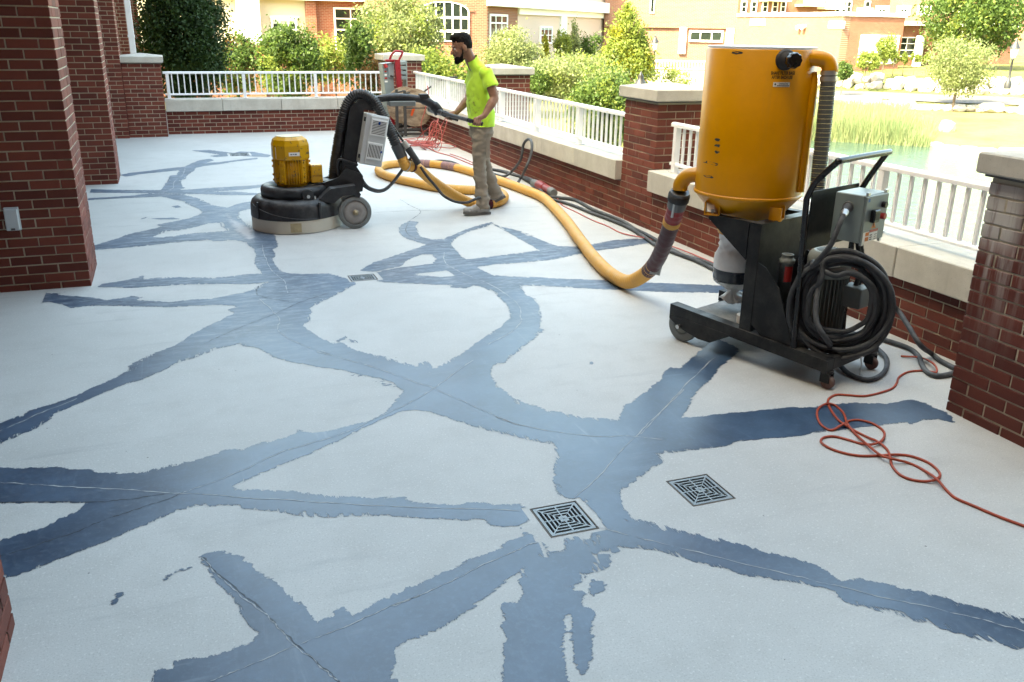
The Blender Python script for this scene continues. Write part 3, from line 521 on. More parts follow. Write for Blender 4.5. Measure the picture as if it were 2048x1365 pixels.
def fill_sheet():
    V = []; Q = []; S = []; Dd = []; base = 0
    for (x0, x1, y0, y1, h) in ((-1.0, 4.3, 1.6, 4.4, 0.014), (-1.0, 4.3, 4.4, 15.6, 0.026)):
        nx = int(round((x1-x0)/h)); ny = int(round((y1-y0)/h))
        gx, gy = np.meshgrid(np.linspace(x0, x1, nx+1), np.linspace(y0, y1, ny+1))
        s = sdf(gx.ravel(), gy.ravel()); du = segdist(DUST_POLY, gx.ravel(), gy.ravel()); ins = nonzero(DUST_POLY, gx.ravel(), gy.ravel())
        du = np.where(ins, -du, du)
        idx = np.arange((nx+1)*(ny+1)).reshape(ny+1, nx+1)
        q = np.stack([idx[:-1, :-1], idx[:-1, 1:], idx[1:, 1:], idx[1:, :-1]], -1).reshape(-1, 4)
        cx = gx.ravel()[q].mean(1); cy = gy.ravel()[q].mean(1)
        ok = (s[q].min(1) < 0.034)
        for c in DR: ok &= ~((np.abs(cx-c[0]) < c[2]/2+0.03) & (np.abs(cy-c[1]) < c[3]/2+0.03))
        q = q[ok]; use = np.unique(q); mp = np.full(idx.size, -1); mp[use] = np.arange(use.size)
        th = np.clip((-s[use])/0.05, 0, 1)*0.0006
        V.append(np.stack([gx.ravel()[use], gy.ravel()[use], 0.0014+th], 1)); S.append(s[use]); Dd.append(du[use]); Q.append(mp[q]+base); base += use.size
    V = np.concatenate(V); Q = np.concatenate(Q); S = np.concatenate(S); Dd = np.concatenate(Dd)
    me = bpy.data.meshes.new('crack_filler'); me.vertices.add(len(V)); me.vertices.foreach_set('co', V.ravel())
    me.loops.add(Q.size); me.loops.foreach_set('vertex_index', Q.ravel().astype(np.int32))
    me.polygons.add(len(Q)); me.polygons.foreach_set('loop_start', np.arange(0, Q.size, 4, dtype=np.int32)); me.polygons.foreach_set('loop_total', np.full(len(Q), 4, np.int32))
    me.polygons.foreach_set('use_smooth', np.ones(len(Q), bool))
    a = me.attributes.new('edge', 'FLOAT', 'POINT'); a.data.foreach_set('value', S.astype(np.float32))
    a = me.attributes.new('dust', 'FLOAT', 'POINT'); a.data.foreach_set('value', Dd.astype(np.float32))
    me.update(); me.validate(); return me
def fill_mat():
    m, t, b, N, L = nm('slate_filler'); w = coords(t, 'World')
    at = t.nodes.new('ShaderNodeAttribute'); at.attribute_name = 'edge'; ad = t.nodes.new('ShaderNodeAttribute'); ad.attribute_name = 'dust'
    n1 = noise(t, w, 9.0, 8, 0.72); n2 = noise(t, w, 60.0, 5, 0.7); br = noise(t, coords(t, 'World', (26, 5, 1)), 1.2, 6, 0.75)
    e = math_(t, 'ADD', at.outputs['Fac'], math_(t, 'MULTIPLY_ADD', n1, 0.046, -0.022))
    e = math_(t, 'ADD', e, math_(t, 'MULTIPLY_ADD', n2, 0.030, -0.016))
    drag = noise(t, coords(t, 'World', (3, 34, 1)), 1.0, 5, 0.7); drag2 = noise(t, coords(t, 'World', (34, 3, 1)), 1.0, 5, 0.7)
    sel = ramp(t, noise(t, w, 1.3, 2), 0.45, 0.55)
    e = math_(t, 'ADD', e, math_(t, 'MULTIPLY', math_(t, 'ADD', math_(t, 'MULTIPLY', ramp(t, drag, 0.40, 0.65, -1.0, 1.0), sel), math_(t, 'MULTIPLY', ramp(t, drag2, 0.40, 0.65, -1.0, 1.0), math_(t, 'SUBTRACT', 1.0, sel))), 0.0075))
    # thinly trowelled patches let the floor through
    thin = math_(t, 'MULTIPLY', math_(t, 'MULTIPLY', ramp(t, br, 0.50, 0.62), ramp(t, at.outputs['Fac'], -0.060, -0.012)), ramp(t, noise(t, w, 0.9, 3), 0.50, 0.60))
    e = math_(t, 'ADD', e, math_(t, 'MULTIPLY', thin, 0.05))
    cover = ramp(t, e, 0.0015, -0.0015)
    mot = noise(t, w, 2.2, 7, 0.68); fine = noise(t, w, 38.0, 6, 0.72)
    col = mix(t, ramp(t, mot, 0.30, 0.72), (0.018, 0.044, 0.086), (0.050, 0.098, 0.165))
    col = mix(t, math_(t, 'MULTIPLY', ramp(t, fine, 0.46, 0.74), 0.42), col, (0.110, 0.170, 0.240))
    tr = noise(t, coords(t, 'World', (1.0, 1.6, 1)), 1.6, 6, 0.7); N[-1].inputs['Distortion'].default_value = 1.6
    col = mix(t, math_(t, 'MULTIPLY', ramp(t, tr, 0.50, 0.78), 0.22), col, (0.022, 0.036, 0.056))
    tw = noise(t, coords(t, 'World', (1.5, 14, 1)), 1.3, 6, 0.7); tw2 = noise(t, coords(t, 'World', (14, 1.5, 1)), 1.3, 6, 0.7); N[-1].inputs['Distortion'].default_value = 0.6
    veil = math_(t, 'MULTIPLY', ramp(t, mix(t, sel, tw, tw2), 0.52, 0.74), ramp(t, noise(t, w, 0.7, 4), 0.40, 0.62))
    col = mix(t, math_(t, 'MULTIPLY', veil, 0.42), col, (0.23, 0.285, 0.345))
    # ground-off dust round the junctions the grinder has already crossed
    wp = t.nodes.new('ShaderNodeSeparateXYZ'); L.new(w, wp.inputs[0])
    done = ramp(t, wp.outputs[1], 4.2, 7.0)
    sc = noise(t, coords(t, 'World', (2.4, 7, 1)), 2.6, 9, 0.78)
    col = mix(t, math_(t, 'MULTIPLY', math_(t, 'MULTIPLY', ramp(t, sc, 0.44, 0.66), done), 0.55), col, (0.34, 0.385, 0.43))
    dk = math_(t, 'ADD', ad.outputs['Fac'], math_(t, 'MULTIPLY_ADD', n1, 0.16, -0.06))
    dp_ = ramp(t, dk, 0.035, -0.03)
    col = mix(t, math_(t, 'MULTIPLY', dp_, 0.92), col, (0.56, 0.575, 0.59))
    L.new(col, b.inputs['Base Color'])
    rr = math_(t, 'ADD', ramp(t, fine, 0.3, 0.75, 0.33, 0.42), math_(t, 'MULTIPLY', done, 0.15)); L.new(math_(t, 'MULTIPLY_ADD', dp_, 0.4, rr, clamp=True), b.inputs['Roughness'])
    b.inputs['Specular IOR Level'].default_value = 0.8
    bump(t, math_(t, 'ADD', math_(t, 'MULTIPLY', tr, 0.2), math_(t, 'ADD', math_(t, 'MULTIPLY', n2, 0.5), math_(t, 'MULTIPLY', fine, 0.4))), 0.13, 0.004)
    tp = t.nodes.new('ShaderNodeBsdfTransparent'); mx = t.nodes.new('ShaderNodeMixShader')
    L.new(cover, mx.inputs[0]); L.new(tp.outputs[0], mx.inputs[1]); L.new(b.outputs[0], mx.inputs[2])
    L.new(mx.outputs[0], N['Material Output'].inputs[0]); return m
_me = fill_sheet(); _me.materials.append(fill_mat())
fo = bpy.data.objects.new('crack_filler', _me); COL.objects.link(fo)
tag(fo, 'blue-grey filler trowelled in bands over the floor cracks', kind='stuff')
# the cracks and saw lines themselves: narrow ribbons that wander a little, pale where the filler was scraped, dark where open
def cracks(kind, z, width, m, label):
    mb = MB(); rnd = random.Random(5)
    for k, pts in CRACKS:
        if k != kind: continue
        P = catmull([(x, y, 0) for x, y in pts], 10); L = len(P)
        prev = None; off = 0.0; ws = []
        for i, p in enumerate(P):
            tn = (P[min(i+1, L-1)]-P[max(i-1, 0)]).normalized(); nr = Vector((-tn.y, tn.x, 0))
            off = off*0.7+rnd.uniform(-0.004, 0.004); wv = width*rnd.uniform(0.25, 1.25)*(1.0 if rnd.random() < 0.86 else 0.1)*(1+p.y*0.09)
            a = p+nr*(off-wv/2); c = p+nr*(off+wv/2); ws.append((a.x, a.y, z)); ws.append((c.x, c.y, z))
        mb.add(ws, [(2*i, 2*i+1, 2*i+3, 2*i+2) for i in range(L-1)])
    o = mb.build('floor_crack_lines', m); tag(o, label, kind='stuff')
cracks('p', 0.0028, 0.0040, pm('crack_pale', (0.40, 0.42, 0.43), 0.8, var=0.45, scale=30, coord='World'), 'pale hairline cracks and saw cuts scraped through the filler')
cracks('d', 0.0026, 0.0046, pm('crack_dark', (0.05, 0.06, 0.075), 0.7, coord='World'), 'dark open hairline cracks in the floor')
# ---- drain grates: every bar in four mitred quadrants
M_iron = pm('grate_iron', (0.27, 0.31, 0.33), 0.5, 0.2, 0.25, 40, 0.3, 200, coord='World')
M_pit = pm('drain_pit', (0.012, 0.012, 0.012), 0.9)
M_rim = pm('grout_rim', (0.16, 0.14, 0.12), 0.9, var=0.4, scale=60, coord='World')
def drain(label, cx, cy, w, d):
    t = thing('floor_drain', label, 'drain', (cx, cy, 0), 0, 'square floor drains'); hx, hy = w/2, d/2
    mb = MB()
    for lo, hi in (((-hx, -hy), (hx, -hy+0.004)), ((-hx, hy-0.004), (hx, hy)), ((-hx, -hy), (-hx+0.004, hy)), ((hx-0.004, -hy), (hx, hy))):
        mb.box((cx+lo[0], cy+lo[1], -0.16), (cx+hi[0], cy+hi[1], 0.0))
    mb.box((cx-hx, cy-hy, -0.17), (cx+hx, cy+hy, -0.158)); mb.build('drain_body', M_pit, t)
    mb = MB(); r = 0.0045
    for a0, b0, a1, b1 in ((-hx-r, -hy-r, hx+r, -hy), (-hx-r, hy, hx+r, hy+r), (-hx-r, -hy, -hx, hy), (hx, -hy, hx+r, hy)): mb.box((cx+a0, cy+b0, -0.01), (cx+a1, cy+b1, 0.0022))
    mb.build('rim', M_rim, t)
    # grate plate: frame, cross ribs, mitre ribs and bars between the slots
    z0, z1 = -0.012, 0.001; sx, sy = hx-0.004, hy-0.004; n = 5 if w < 0.25 else 6
    mb = MB()
    for a0, b0, a1, b1 in ((-sx, -sy, sx, -sy+0.006), (-sx, sy-0.006, sx, sy), (-sx, -sy+0.006, -sx+0.006, sy-0.006), (sx-0.006, -sy+0.006, sx, sy-0.006)):
        mb.box((cx+a0, cy+b0, z0), (cx+a1, cy+b1, z1))
    mb.build('grate_frame', M_iron, t)
    ix, iy = sx-0.006, sy-0.006
    for q in range(4):
        mb = MB(); A = Matrix.Translation(Vector((cx, cy, 0))) @ Matrix.Diagonal((ix, iy, 1, 1)) @ Matrix.Rotation(q*math.pi/2, 4, 'Z'); mb.M = A
        # quadrant wedge x from 0..1, |y| < x, in unit square; bars run along y at successive x
        p = 1.0/n
        for k in range(n):
            x0 = p*k+p*0.66; x1 = p*(k+1)
            if k == 0: x0 = 0.06
            lim0, lim1 = x0, x1
            mb.add([(x0, -lim0, z1), (x1, -lim1, z1), (x1, lim1, z1), (x0, lim0, z1), (x0, -lim0, z0), (x1, -lim1, z0), (x1, lim1, z0), (x0, lim0, z0)], [(0, 1, 2, 3), (7, 6, 5, 4), (0, 3, 7, 4), (1, 5, 6, 2)])
        # mitre rib and middle rib
        e = 0.035
        mb.add([(0, 0, z1+.0002), (1, 1-e*1.6, z1+.0002), (1, 1, z1+.0002), (1-e*1.6, 1, z1+.0002)], [(0, 1, 2, 3)])
        mb.add([(0, -e, z1+.0004), (1, -e, z1+.0004), (1, e, z1+.0004), (0, e, z1+.0004)], [(0, 1, 2, 3)])
        mb.build('grate_bar_quadrant', M_iron, t)
drain('square iron floor drain among the blue bands, bottom centre', *DR[0])
drain('square iron floor drain alone in clean concrete, bottom right', *DR[1])
drain('dusty square floor drain at a band junction in the middle of the floor', *DR[2])
drain('far floor drain left of the grinder, seen very flat', *DR[3])
# ================================================================ grounds beyond the terrace
def lerp(x, xs, ys): return float(np.interp(x, xs, ys))
def gz(x, y):
    r = math.hypot(x, y); az = math.degrees(math.atan2(x, y))
    a = lerp(r, [0, 18, 30, 46, 60, 75, 120, 400], [-2.2, -2.0, -1.75, -1.25, -0.75, -0.4, 0.0, 0.3])
    b = lerp(r, [0, 8, 13, 16, 41, 42.5, 47, 52, 53.2, 54.0, 60.5, 62, 64, 70, 90, 400], [-2.2, -2.1, -2.3, -3.4, -3.4, -2.55, -2.2, -1.95, -1.9, -1.62, -1.55, -1.2, -0.85, -0.45, -0.1, 0.3])
    k = min(1, max(0, (az-27)/7.0)) if az < 120 else 0.0
    k = k*k*(3-2*k)
    return a*(1-k)+b*k + 0.05*math.sin(x*0.7)*math.cos(y*0.6)
def lawn_mat():
    m, t, b, N, L = nm('dry_lawn'); w = coords(t, 'World'); n1 = noise(t, w, 0.25, 6, 0.65); n2 = noise(t, w, 3.0, 8, 0.75); n3 = noise(t, w, 25.0, 4)
    col = mix(t, ramp(t, n1, 0.35, 0.65), (0.120, 0.150, 0.045), (0.215, 0.195, 0.085))
    col = mix(t, math_(t, 'MULTIPLY', ramp(t, n2, 0.4, 0.7), 0.6), col, (0.16, 0.175, 0.06))
    col = mix(t, math_(t, 'MULTIPLY', n3, 0.35), col, (0.07, 0.085, 0.03))
    L.new(col, b.inputs['Base Color']); b.inputs['Roughness'].default_value = 1.0; b.inputs['Specular IOR Level'].default_value = 0.1
    bump(t, math_(t, 'ADD', n2, n3), 0.8, 0.08); return m
def ground():
    rs = [0, 6, 8, 10, 13, 14.5, 16, 20, 25, 30, 36, 40, 41, 41.7, 42.5, 44, 46, 48, 50, 52, 53.2, 54, 57, 60.5, 61.2, 62, 63, 64, 67, 70, 76, 84, 95, 110, 135, 170, 230, 320, 400]
    az = list(np.arange(-180, -20, 8.0))+list(np.arange(-20, 90, 1.5))+list(np.arange(90, 180, 6.0)); n = len(az)
    vs = []; fs = []
    for r in rs:
        for a in az:
            x, y = r*math.sin(R(a)), r*math.cos(R(a)); vs.append((x, y, gz(x, y)))
    for i in range(len(rs)-1):
        for k in range(n): fs.append((i*n+k, (i+1)*n+k, (i+1)*n+(k+1) % n, i*n+(k+1) % n))
    mb = MB(); mb.add(vs, fs, True); return mb
go = ground().build('ground', lawn_mat()); tag(go, 'dry sunlit lawn and banks round the pond', kind='structure')
def water_mat():
    m, t, b, N, L = nm('pond_water'); w = coords(t, 'World'); b.inputs['Base Color'].default_value = (0.028, 0.055, 0.045, 1)
    b.inputs['Roughness'].default_value = 0.06; b.inputs['Specular IOR Level'].default_value = 0.5; b.inputs['IOR'].default_value = 1.333
    h = math_(t, 'ADD', noise(t, coords(t, 'World', (1, 1.0, 1)), 2.2, 5, 0.6), math_(t, 'MULTIPLY', noise(t, w, 7.0, 4, 0.6), 0.6))
    bump(t, h, 0.5, 0.12); return m
mb = MB(); P = [(9*math.sin(R(a)), 9*math.cos(R(a)), -2.6) for a in range(24, 92, 4)]+[(46*math.sin(R(a)), 46*math.cos(R(a)), -2.6) for a in range(88, 20, -4)]
mb.add(P, [tuple(range(len(P)))[::-1]]); po = mb.build('water', water_mat()); tag(po, 'rippled green pond water', kind='structure')
def sector(name, m, label, r0, r1, a0, a1, dz, step=2.0, kind='structure'):
    mb = MB(); vs = []; A = list(np.arange(a0, a1+0.01, step)); n = len(A); rr = np.linspace(r0, r1, 5)
    for r in rr:
        for a in A:
            x, y = r*math.sin(R(a)), r*math.cos(R(a)); vs.append((x, y, gz(x, y)+dz))
    mb.add(vs, [(i*n+k, (i+1)*n+k, (i+1)*n+k+1, i*n+k+1) for i in range(4) for k in range(n-1)], True)
    o = mb.build(name, m); tag(o, label, kind=kind); return o
M_asph = pm('path_asphalt', (0.075, 0.073, 0.072), 0.9, var=0.2, scale=2, coord='World')
sector('path', M_asph, 'dark asphalt path between boulders and stone edging', 54.3, 60.3, 34, 66, 0.05)
M_rock = pm('pale_limestone', (0.34, 0.31, 0.27), 0.9, var=0.35, scale=1.6, bmp=0.8, bscale=6, coord='World')
def rock_mesh(seed, blocky=0.0):
    rnd = random.Random(seed); bm = bmesh.new(); bmesh.ops.create_icosphere(bm, subdivisions=2, radius=1)
    for v in bm.verts:
        n = v.co.normalized(); k = 1+0.22*math.sin(n.x*3+seed)*math.cos(n.y*4-seed)+rnd.uniform(-0.08, 0.08)
        if blocky: n = Vector([math.copysign(abs(c)**(1-blocky*0.6), c) for c in n])
        v.co = n*k
    me = bpy.data.meshes.new('boulder'); bm.to_mesh(me); bm.free(); me.materials.append(M_rock); return me
_rocks = [rock_mesh(s, 0.3) for s in range(6)]; _slabs = [rock_mesh(40+s, 0.7) for s in range(5)]
rnd = random.Random(11)
def stone_row(tname, label, r, a0, a1, size, meshes, hz, rows=1):
    t = thing(tname, label, 'stone wall', (r*math.sin(R((a0+a1)/2)), r*math.cos(R((a0+a1)/2)), gz(r*math.sin(R((a0+a1)/2)), r*math.cos(R((a0+a1)/2)))))
    base = TM[t.name].inverted(); n = 0
    for k in range(rows):
        a = a0+rnd.uniform(0, 0.4)
        while a < a1:
            s = size*rnd.uniform(0.65, 1.25); rr = r+rnd.uniform(-0.25, 0.25)+k*0.35; x, y = rr*math.sin(R(a)), rr*math.cos(R(a))
            W = Matrix.Translation(Vector((x, y, gz(x, y)+s*hz*0.45+k*size*hz*0.9))) @ Matrix.Rotation(rnd.uniform(0, 6.28) if hz > 0.5 else -R(a)+rnd.uniform(-.2, .2), 4, 'Z') @ Matrix.Diagonal((s*1.05, s*0.8, s*hz, 1))
            o = bpy.data.objects.new('stone', rnd.choice(meshes)); COL.objects.link(o); o.parent = t; o.matrix_local = base @ W; n += 1
            a += math.degrees(s*1.75/rr)
    return t
stone_row('boulder_wall', 'row of pale boulders above the asphalt path', 61.3, 37.5, 52, 0.40, _rocks, 0.75, 2)
stone_row('stone_edging', 'low pale stone edging below the asphalt path', 53.5, 37, 62, 0.55, _slabs, 0.40, 1)
stone_row('shore_stones', 'line of pale stones along the far pond edge', 42.0, 43.5, 62, 0.42, _slabs, 0.42, 1)
for px_, py_, s, lb in ((1893, 245, 0.36, 'single white boulder alone on the far lawn'),):
    p = onz(px_, py_+12, -2.2); o = bpy.data.objects.new('boulder', _rocks[2]); COL.objects.link(o); o.location = (p.x, p.y, gz(p.x, p.y)+0.15); o.scale = (s, s*0.8, s*0.9); tag(o, lb, 'rock')
# ---------------------------------------------------------------- plants
def leaf_mat(name, dark, light, trans=0.42):
    m, t, b, N, L = nm(name); g = t.nodes.new('ShaderNodeNewGeometry')
    n = noise(t, coords(t, 'World'), 0.8, 3); f = math_(t, 'ADD', math_(t, 'MULTIPLY', g.outputs['Random Per Island'], 0.75), math_(t, 'MULTIPLY_ADD', n, 0.6, -0.2), clamp=True)
    col = mix(t, f, dark, light); L.new(col, b.inputs['Base Color']); b.inputs['Roughness'].default_value = 0.55; b.inputs['Specular IOR Level'].default_value = 0.3
    tr = t.nodes.new('ShaderNodeBsdfTranslucent'); L.new(mix(t, 0.5, col, tuple(min(1, c*1.6) for c in light)), tr.inputs[0])
    mx = t.nodes.new('ShaderNodeMixShader'); mx.inputs[0].default_value = trans
    L.new(b.outputs[0], mx.inputs[1]); L.new(tr.outputs[0], mx.inputs[2]); L.new(mx.outputs[0], N['Material Output'].inputs[0]); return m
LEAF = {'dark': leaf_mat('leaf_dark', (0.012, 0.030, 0.010), (0.035, 0.070, 0.020), 0.2), 'mid': leaf_mat('leaf_mid', (0.030, 0.062, 0.015), (0.085, 0.135, 0.030)),
        'lime': leaf_mat('leaf_lime', (0.075, 0.115, 0.020), (0.205, 0.245, 0.055)), 'pale': leaf_mat('leaf_pale', (0.080, 0.115, 0.038), (0.215, 0.240, 0.105)),
        'yellow': leaf_mat('leaf_yellow', (0.110, 0.130, 0.012), (0.230, 0.225, 0.025)), 'rust': leaf_mat('leaf_rust', (0.050, 0.050, 0.016), (0.160, 0.075, 0.030)),
        'reed': leaf_mat('leaf_reed', (0.095, 0.150, 0.070), (0.215, 0.240, 0.120))}
M_bark = pm('bark', (0.085, 0.065, 0.050), 0.95, var=0.35, scale=14, bmp=0.8, bscale=30)
def leaf_cloud(C, size, rng, droop=0.0, aspect=0.55, upright=0.0):
    n = len(C); d = rng.normal(size=(n, 3)); d[:, 2] = d[:, 2]*(1-upright)-droop+upright*2.0; d /= np.linalg.norm(d, axis=1)[:, None]
    u = np.cross(d, rng.normal(size=(n, 3))); u /= np.linalg.norm(u, axis=1)[:, None]
    s = size*rng.uniform(0.6, 1.35, n)[:, None]
    V = np.stack([C-d*s*0.5, C+u*s*0.5*aspect, C+d*s*0.5, C-u*s*0.5*aspect], 1).reshape(-1, 3)
    return V
def quads_obj(name, V, m, parent):
    nq = len(V)//4; me = bpy.data.meshes.new(name); V = V.copy()
    if parent is not None: V -= np.array(TM[parent.name].translation)
    me.vertices.add(len(V)); me.vertices.foreach_set('co', V.astype(np.float32).ravel()); me.loops.add(len(V)); me.loops.foreach_set('vertex_index', np.arange(len(V), dtype=np.int32))
    me.polygons.add(nq); me.polygons.foreach_set('loop_start', np.arange(0, len(V), 4, dtype=np.int32)); me.polygons.foreach_set('loop_total', np.full(nq, 4, np.int32)); me.update(); me.materials.append(m)
    o = bpy.data.objects.new(name, me); COL.objects.link(o)
    if parent is not None: o.parent = parent
    return o
def crown_points(c, rad, nclump, per, rng, spread=0.22, shape='round', hollow=0.45):
    c = np.array(c); rad = np.array(rad); pts = []
    for _ in range(nclump):
        while True:
            p = rng.uniform(-1, 1, 3)
            if shape == 'cone':
                lim = (1-(p[2]+1)/2)*0.95+0.06
                if math.hypot(p[0], p[1]) < lim and (math.hypot(p[0], p[1]) > lim*hollow or p[2] > 0.5): break
            else:
                q = np.linalg.norm(p)
                if hollow < q < 1: break
        cl = c+p*rad; pts.append(cl+rng.normal(size=(per, 3))*rad*spread*rng.uniform(0.5, 1.2))
    return np.concatenate(pts)
def plant(name, label, cat, px_, ytop, ybot, wpx, D, kind, n=2600, leaf=0.13, shape='round', trunk=False, seed=1, cz=None, clump=34, droop=0.15, kind2=None, hollow=0.45, spread=0.2, deep=1.0):
    """px_, ytop, ybot, wpx: where it shows in the photograph; D: how far away it grows"""
    n = int(n*1.8); leaf *= 0.78; clump = int(clump*1.5); rng = np.random.default_rng(seed); top = far(px_, ytop, D); bot = far(px_, ybot, D); k = (far(px_+wpx/2, (ytop+ybot)/2, D)-far(px_-wpx/2, (ytop+ybot)/2, D)).length/2
    zg = gz(top.x, top.y); zb = max(bot.z, zg) if not trunk else bot.z
    t = thing(name, label, cat, (top.x, top.y, zg))
    cz_ = (top.z+zb)/2; rz_ = (top.z-zb)/2
    P = crown_points((top.x, top.y, cz_), (k, k*deep, rz_), clump, n//clump, rng, spread, shape, hollow); P = P[P[:, 2] > zg]
    quads_obj('crown', leaf_cloud(P, leaf, rng, droop), LEAF[kind], t)
    if kind2:
        P2 = crown_points((top.x, top.y, cz_), (k*0.95, k*deep*0.95, rz_*0.95), clump//2, n//clump//2, rng, spread, shape, hollow); P2 = P2[P2[:, 2] > zg]
        quads_obj('crown', leaf_cloud(P2, leaf, rng, droop), LEAF[kind2], t)
    mb = MB(); rt = max(0.03, k*0.05); b0 = Vector((top.x, top.y, zg-0.1)); b1 = Vector((top.x+rng.uniform(-.1, .1), top.y, cz_))
    mb.tube([b0, b0.lerp(b1, 0.5)+Vector((rng.uniform(-.04, .04), rng.uniform(-.04, .04), 0)), b1], [rt, rt*0.8, rt*0.5], 8)
    for _ in range(6):
        a = rng.uniform(0, 6.28); s = b0.lerp(b1, rng.uniform(0.5, 0.95)); e = s+Vector((math.cos(a)*k*0.75, math.sin(a)*k*0.75, rz_*rng.uniform(0.2, 0.9)))
        mb.tube([s, s.lerp(e, 0.5)+Vector((0, 0, rz_*0.08)), e], [rt*0.45, rt*0.3, rt*0.12], 6)
    mb.build('trunk', M_bark, t); return t
plant('conifer', 'tall dark evergreen conifer behind the left end of the back railing', 'tree', 352, -90, 210, 165, 24, 'dark', 26000, 0.105, 'round', seed=2, clump=240, droop=0.5, hollow=0.3, spread=0.16)
plant('shrub', 'dull green and rust shrub beside the dark conifer', 'shrub', 468, 72, 190, 92, 33, 'mid', 3200, 0.13, seed=3, kind2='rust')
plant('shrub', 'full green shrub in front of the triple window', 'shrub', 575, 60, 195, 118, 31, 'mid', 4600, 0.15, seed=4, kind2='lime', clump=46)
plant('shrub', 'bright yellow-green shrub left of the red-handled cabinet', 'shrub', 668, 78, 170, 84, 33, 'lime', 3000, 0.13, seed=5)
plant('small_tree', 'thin dark green tree in front of the tall brick-framed window', 'tree', 716, 42, 170, 60, 29, 'mid', 2200, 0.15, seed=6, hollow=0.2)
plant('small_tree', 'large pale green tree left of the arched window', 'tree', 800, -14, 160, 165, 33, 'pale', 7600, 0.16, seed=7, kind2='lime', clump=80, hollow=0.25, spread=0.17)
plant('shrub', 'loose green shrub behind the worker\'s chest', 'shrub', 868, 100, 215, 140, 27, 'lime', 4200, 0.14, seed=8, kind2='mid', clump=50)
plant('shrub', 'rust-tinged shrub just behind the back railing', 'shrub', 755, 108, 200, 70, 28, 'rust', 1900, 0.12, seed=9, kind2='mid')
plant('small_tree', 'pale spreading tree right of the worker\'s head', 'tree', 1022, 62, 170, 118, 36, 'pale', 4600, 0.15, seed=10, clump=56, hollow=0.3, trunk=True)
plant('conifer', 'small golden cone-shaped conifer under the narrow window', 'tree', 1091, 66, 112, 20, 43, 'yellow', 1500, 0.12, 'cone', seed=11, clump=40, hollow=0.2, spread=0.12)
plant('conifer', 'rounded lime conifer beside the white corner board', 'tree', 1126, 62, 122, 34, 45, 'lime', 1700, 0.13, 'round', seed=12, hollow=0.2)
plant('conifer', 'pointed pale conifer against the salmon wall', 'tree', 1150, 40, 124, 40, 46, 'pale', 2000, 0.14, 'cone', seed=13, hollow=0.2)
plant('shrub', 'dark low shrub under the salmon wall', 'shrub', 1182, 66, 118, 44, 47, 'mid', 1400, 0.13, seed=14)
plant('small_tree', 'bright lime pyramidal tree left of the street lamp', 'tree', 1256, -2, 150, 128, 42, 'lime', 8200, 0.17, 'cone', seed=15, clump=100, hollow=0.3, spread=0.13, kind2='yellow')
plant('small_tree', 'wide pale tree spreading above the white railing', 'tree', 1150, 112, 188, 190, 31, 'pale', 5600, 0.13, seed=16, clump=64, hollow=0.25, trunk=True, kind2='lime')
plant('shrub', 'dense green shrub behind the far side of the capped pier', 'shrub', 1212, 150, 300, 130, 22, 'mid', 5200, 0.11, seed=17, kind2='lime', clump=60)
plant('shrub', 'olive shrub right of the pier behind the white railing', 'shrub', 1072, 138, 196, 60, 30, 'mid', 1500, 0.10, seed=18, trunk=True)
plant('shrub', 'low loose shrub below the far white fence', 'shrub', 1352, 128, 188, 70, 44, 'lime', 800, 0.13, seed=19, hollow=0.2)
plant('shrub', 'round green shrub at the corner of the low brick building', 'shrub', 1690, 124, 158, 34, 56, 'mid', 1100, 0.16, seed=20)
plant('shrub', 'lime shrub on the mulched bank by the dark gate', 'shrub', 1738, 104, 143, 46, 60, 'lime', 1200, 0.18, seed=21)
plant('small_tree', 'small lime tree in front of the curtained windows', 'tree', 1776, 72, 122, 44, 63, 'lime', 1300, 0.18, seed=22, trunk=True)
plant('broadleaf_tree', 'big dark-leaved tree at the top right corner', 'tree', 1968, -60, 112, 215, 72, 'mid', 9000, 0.30, seed=23, clump=110, hollow=0.25, spread=0.13, trunk=True, kind2='lime')
plant('small_tree', 'young pale tree on the far bank below the asphalt path', 'tree', 1930, 78, 186, 138, 53, 'pale', 5200, 0.17, seed=24, clump=70, hollow=0.15, trunk=True)
for i, (x, w) in enumerate(((1752, 16), (1772, 14), (1792, 20), (1812, 16), (1833, 22), (1858, 20))):
    plant('clipped_bush', ['first', 'second', 'third', 'fourth', 'fifth', 'last'][i]+' clipped bush from the left in the row under the dark entrance window', 'bush', x, 106, 128, w, 65, 'lime', 420, 0.14, seed=30+i, hollow=0.3, clump=14)
for i, (x, y, w, D, lb) in enumerate(((1335, 104, 62, 66, 'longer flat clipped hedge below the three-pane window'), (1370, 112, 84, 64, 'lower front clipped hedge above the far white fence'), (1322, 92, 40, 68, 'square clipped hedge behind the far street lamp'))):
    plant('hedge', lb, 'hedge', x, y, y+20, w, D, 'lime', 1500, 0.15, seed=40+i, hollow=0.2)
# reeds along the far shore
rng = np.random.default_rng(77); L_ = []
for i in range(9000):
    a = rng.uniform(38.4, 45.6); r_ = rng.uniform(41.2, 45.5); x, y = r_*math.sin(R(a)), r_*math.cos(R(a)); h = rng.uniform(0.6, 1.45)*(1.0 if a < 44.3 else 0.55); ln = rng.normal(size=2)*0.22*h; w = 0.013
    z = max(gz(x, y), -2.62); dx, dy = math.cos(R(a))*w, -math.sin(R(a))*w
    L_ += [(x-dx, y-dy, z), (x+dx, y+dy, z), (x+ln[0]+dx*0.3, y+ln[1]+dy*0.3, z+h), (x+ln[0]-dx*0.3, y+ln[1]-dy*0.3, z+h)]
o = quads_obj('reeds', np.array(L_), LEAF['reed'], None); tag(o, 'tall pale reeds along the far pond shore', kind='stuff')
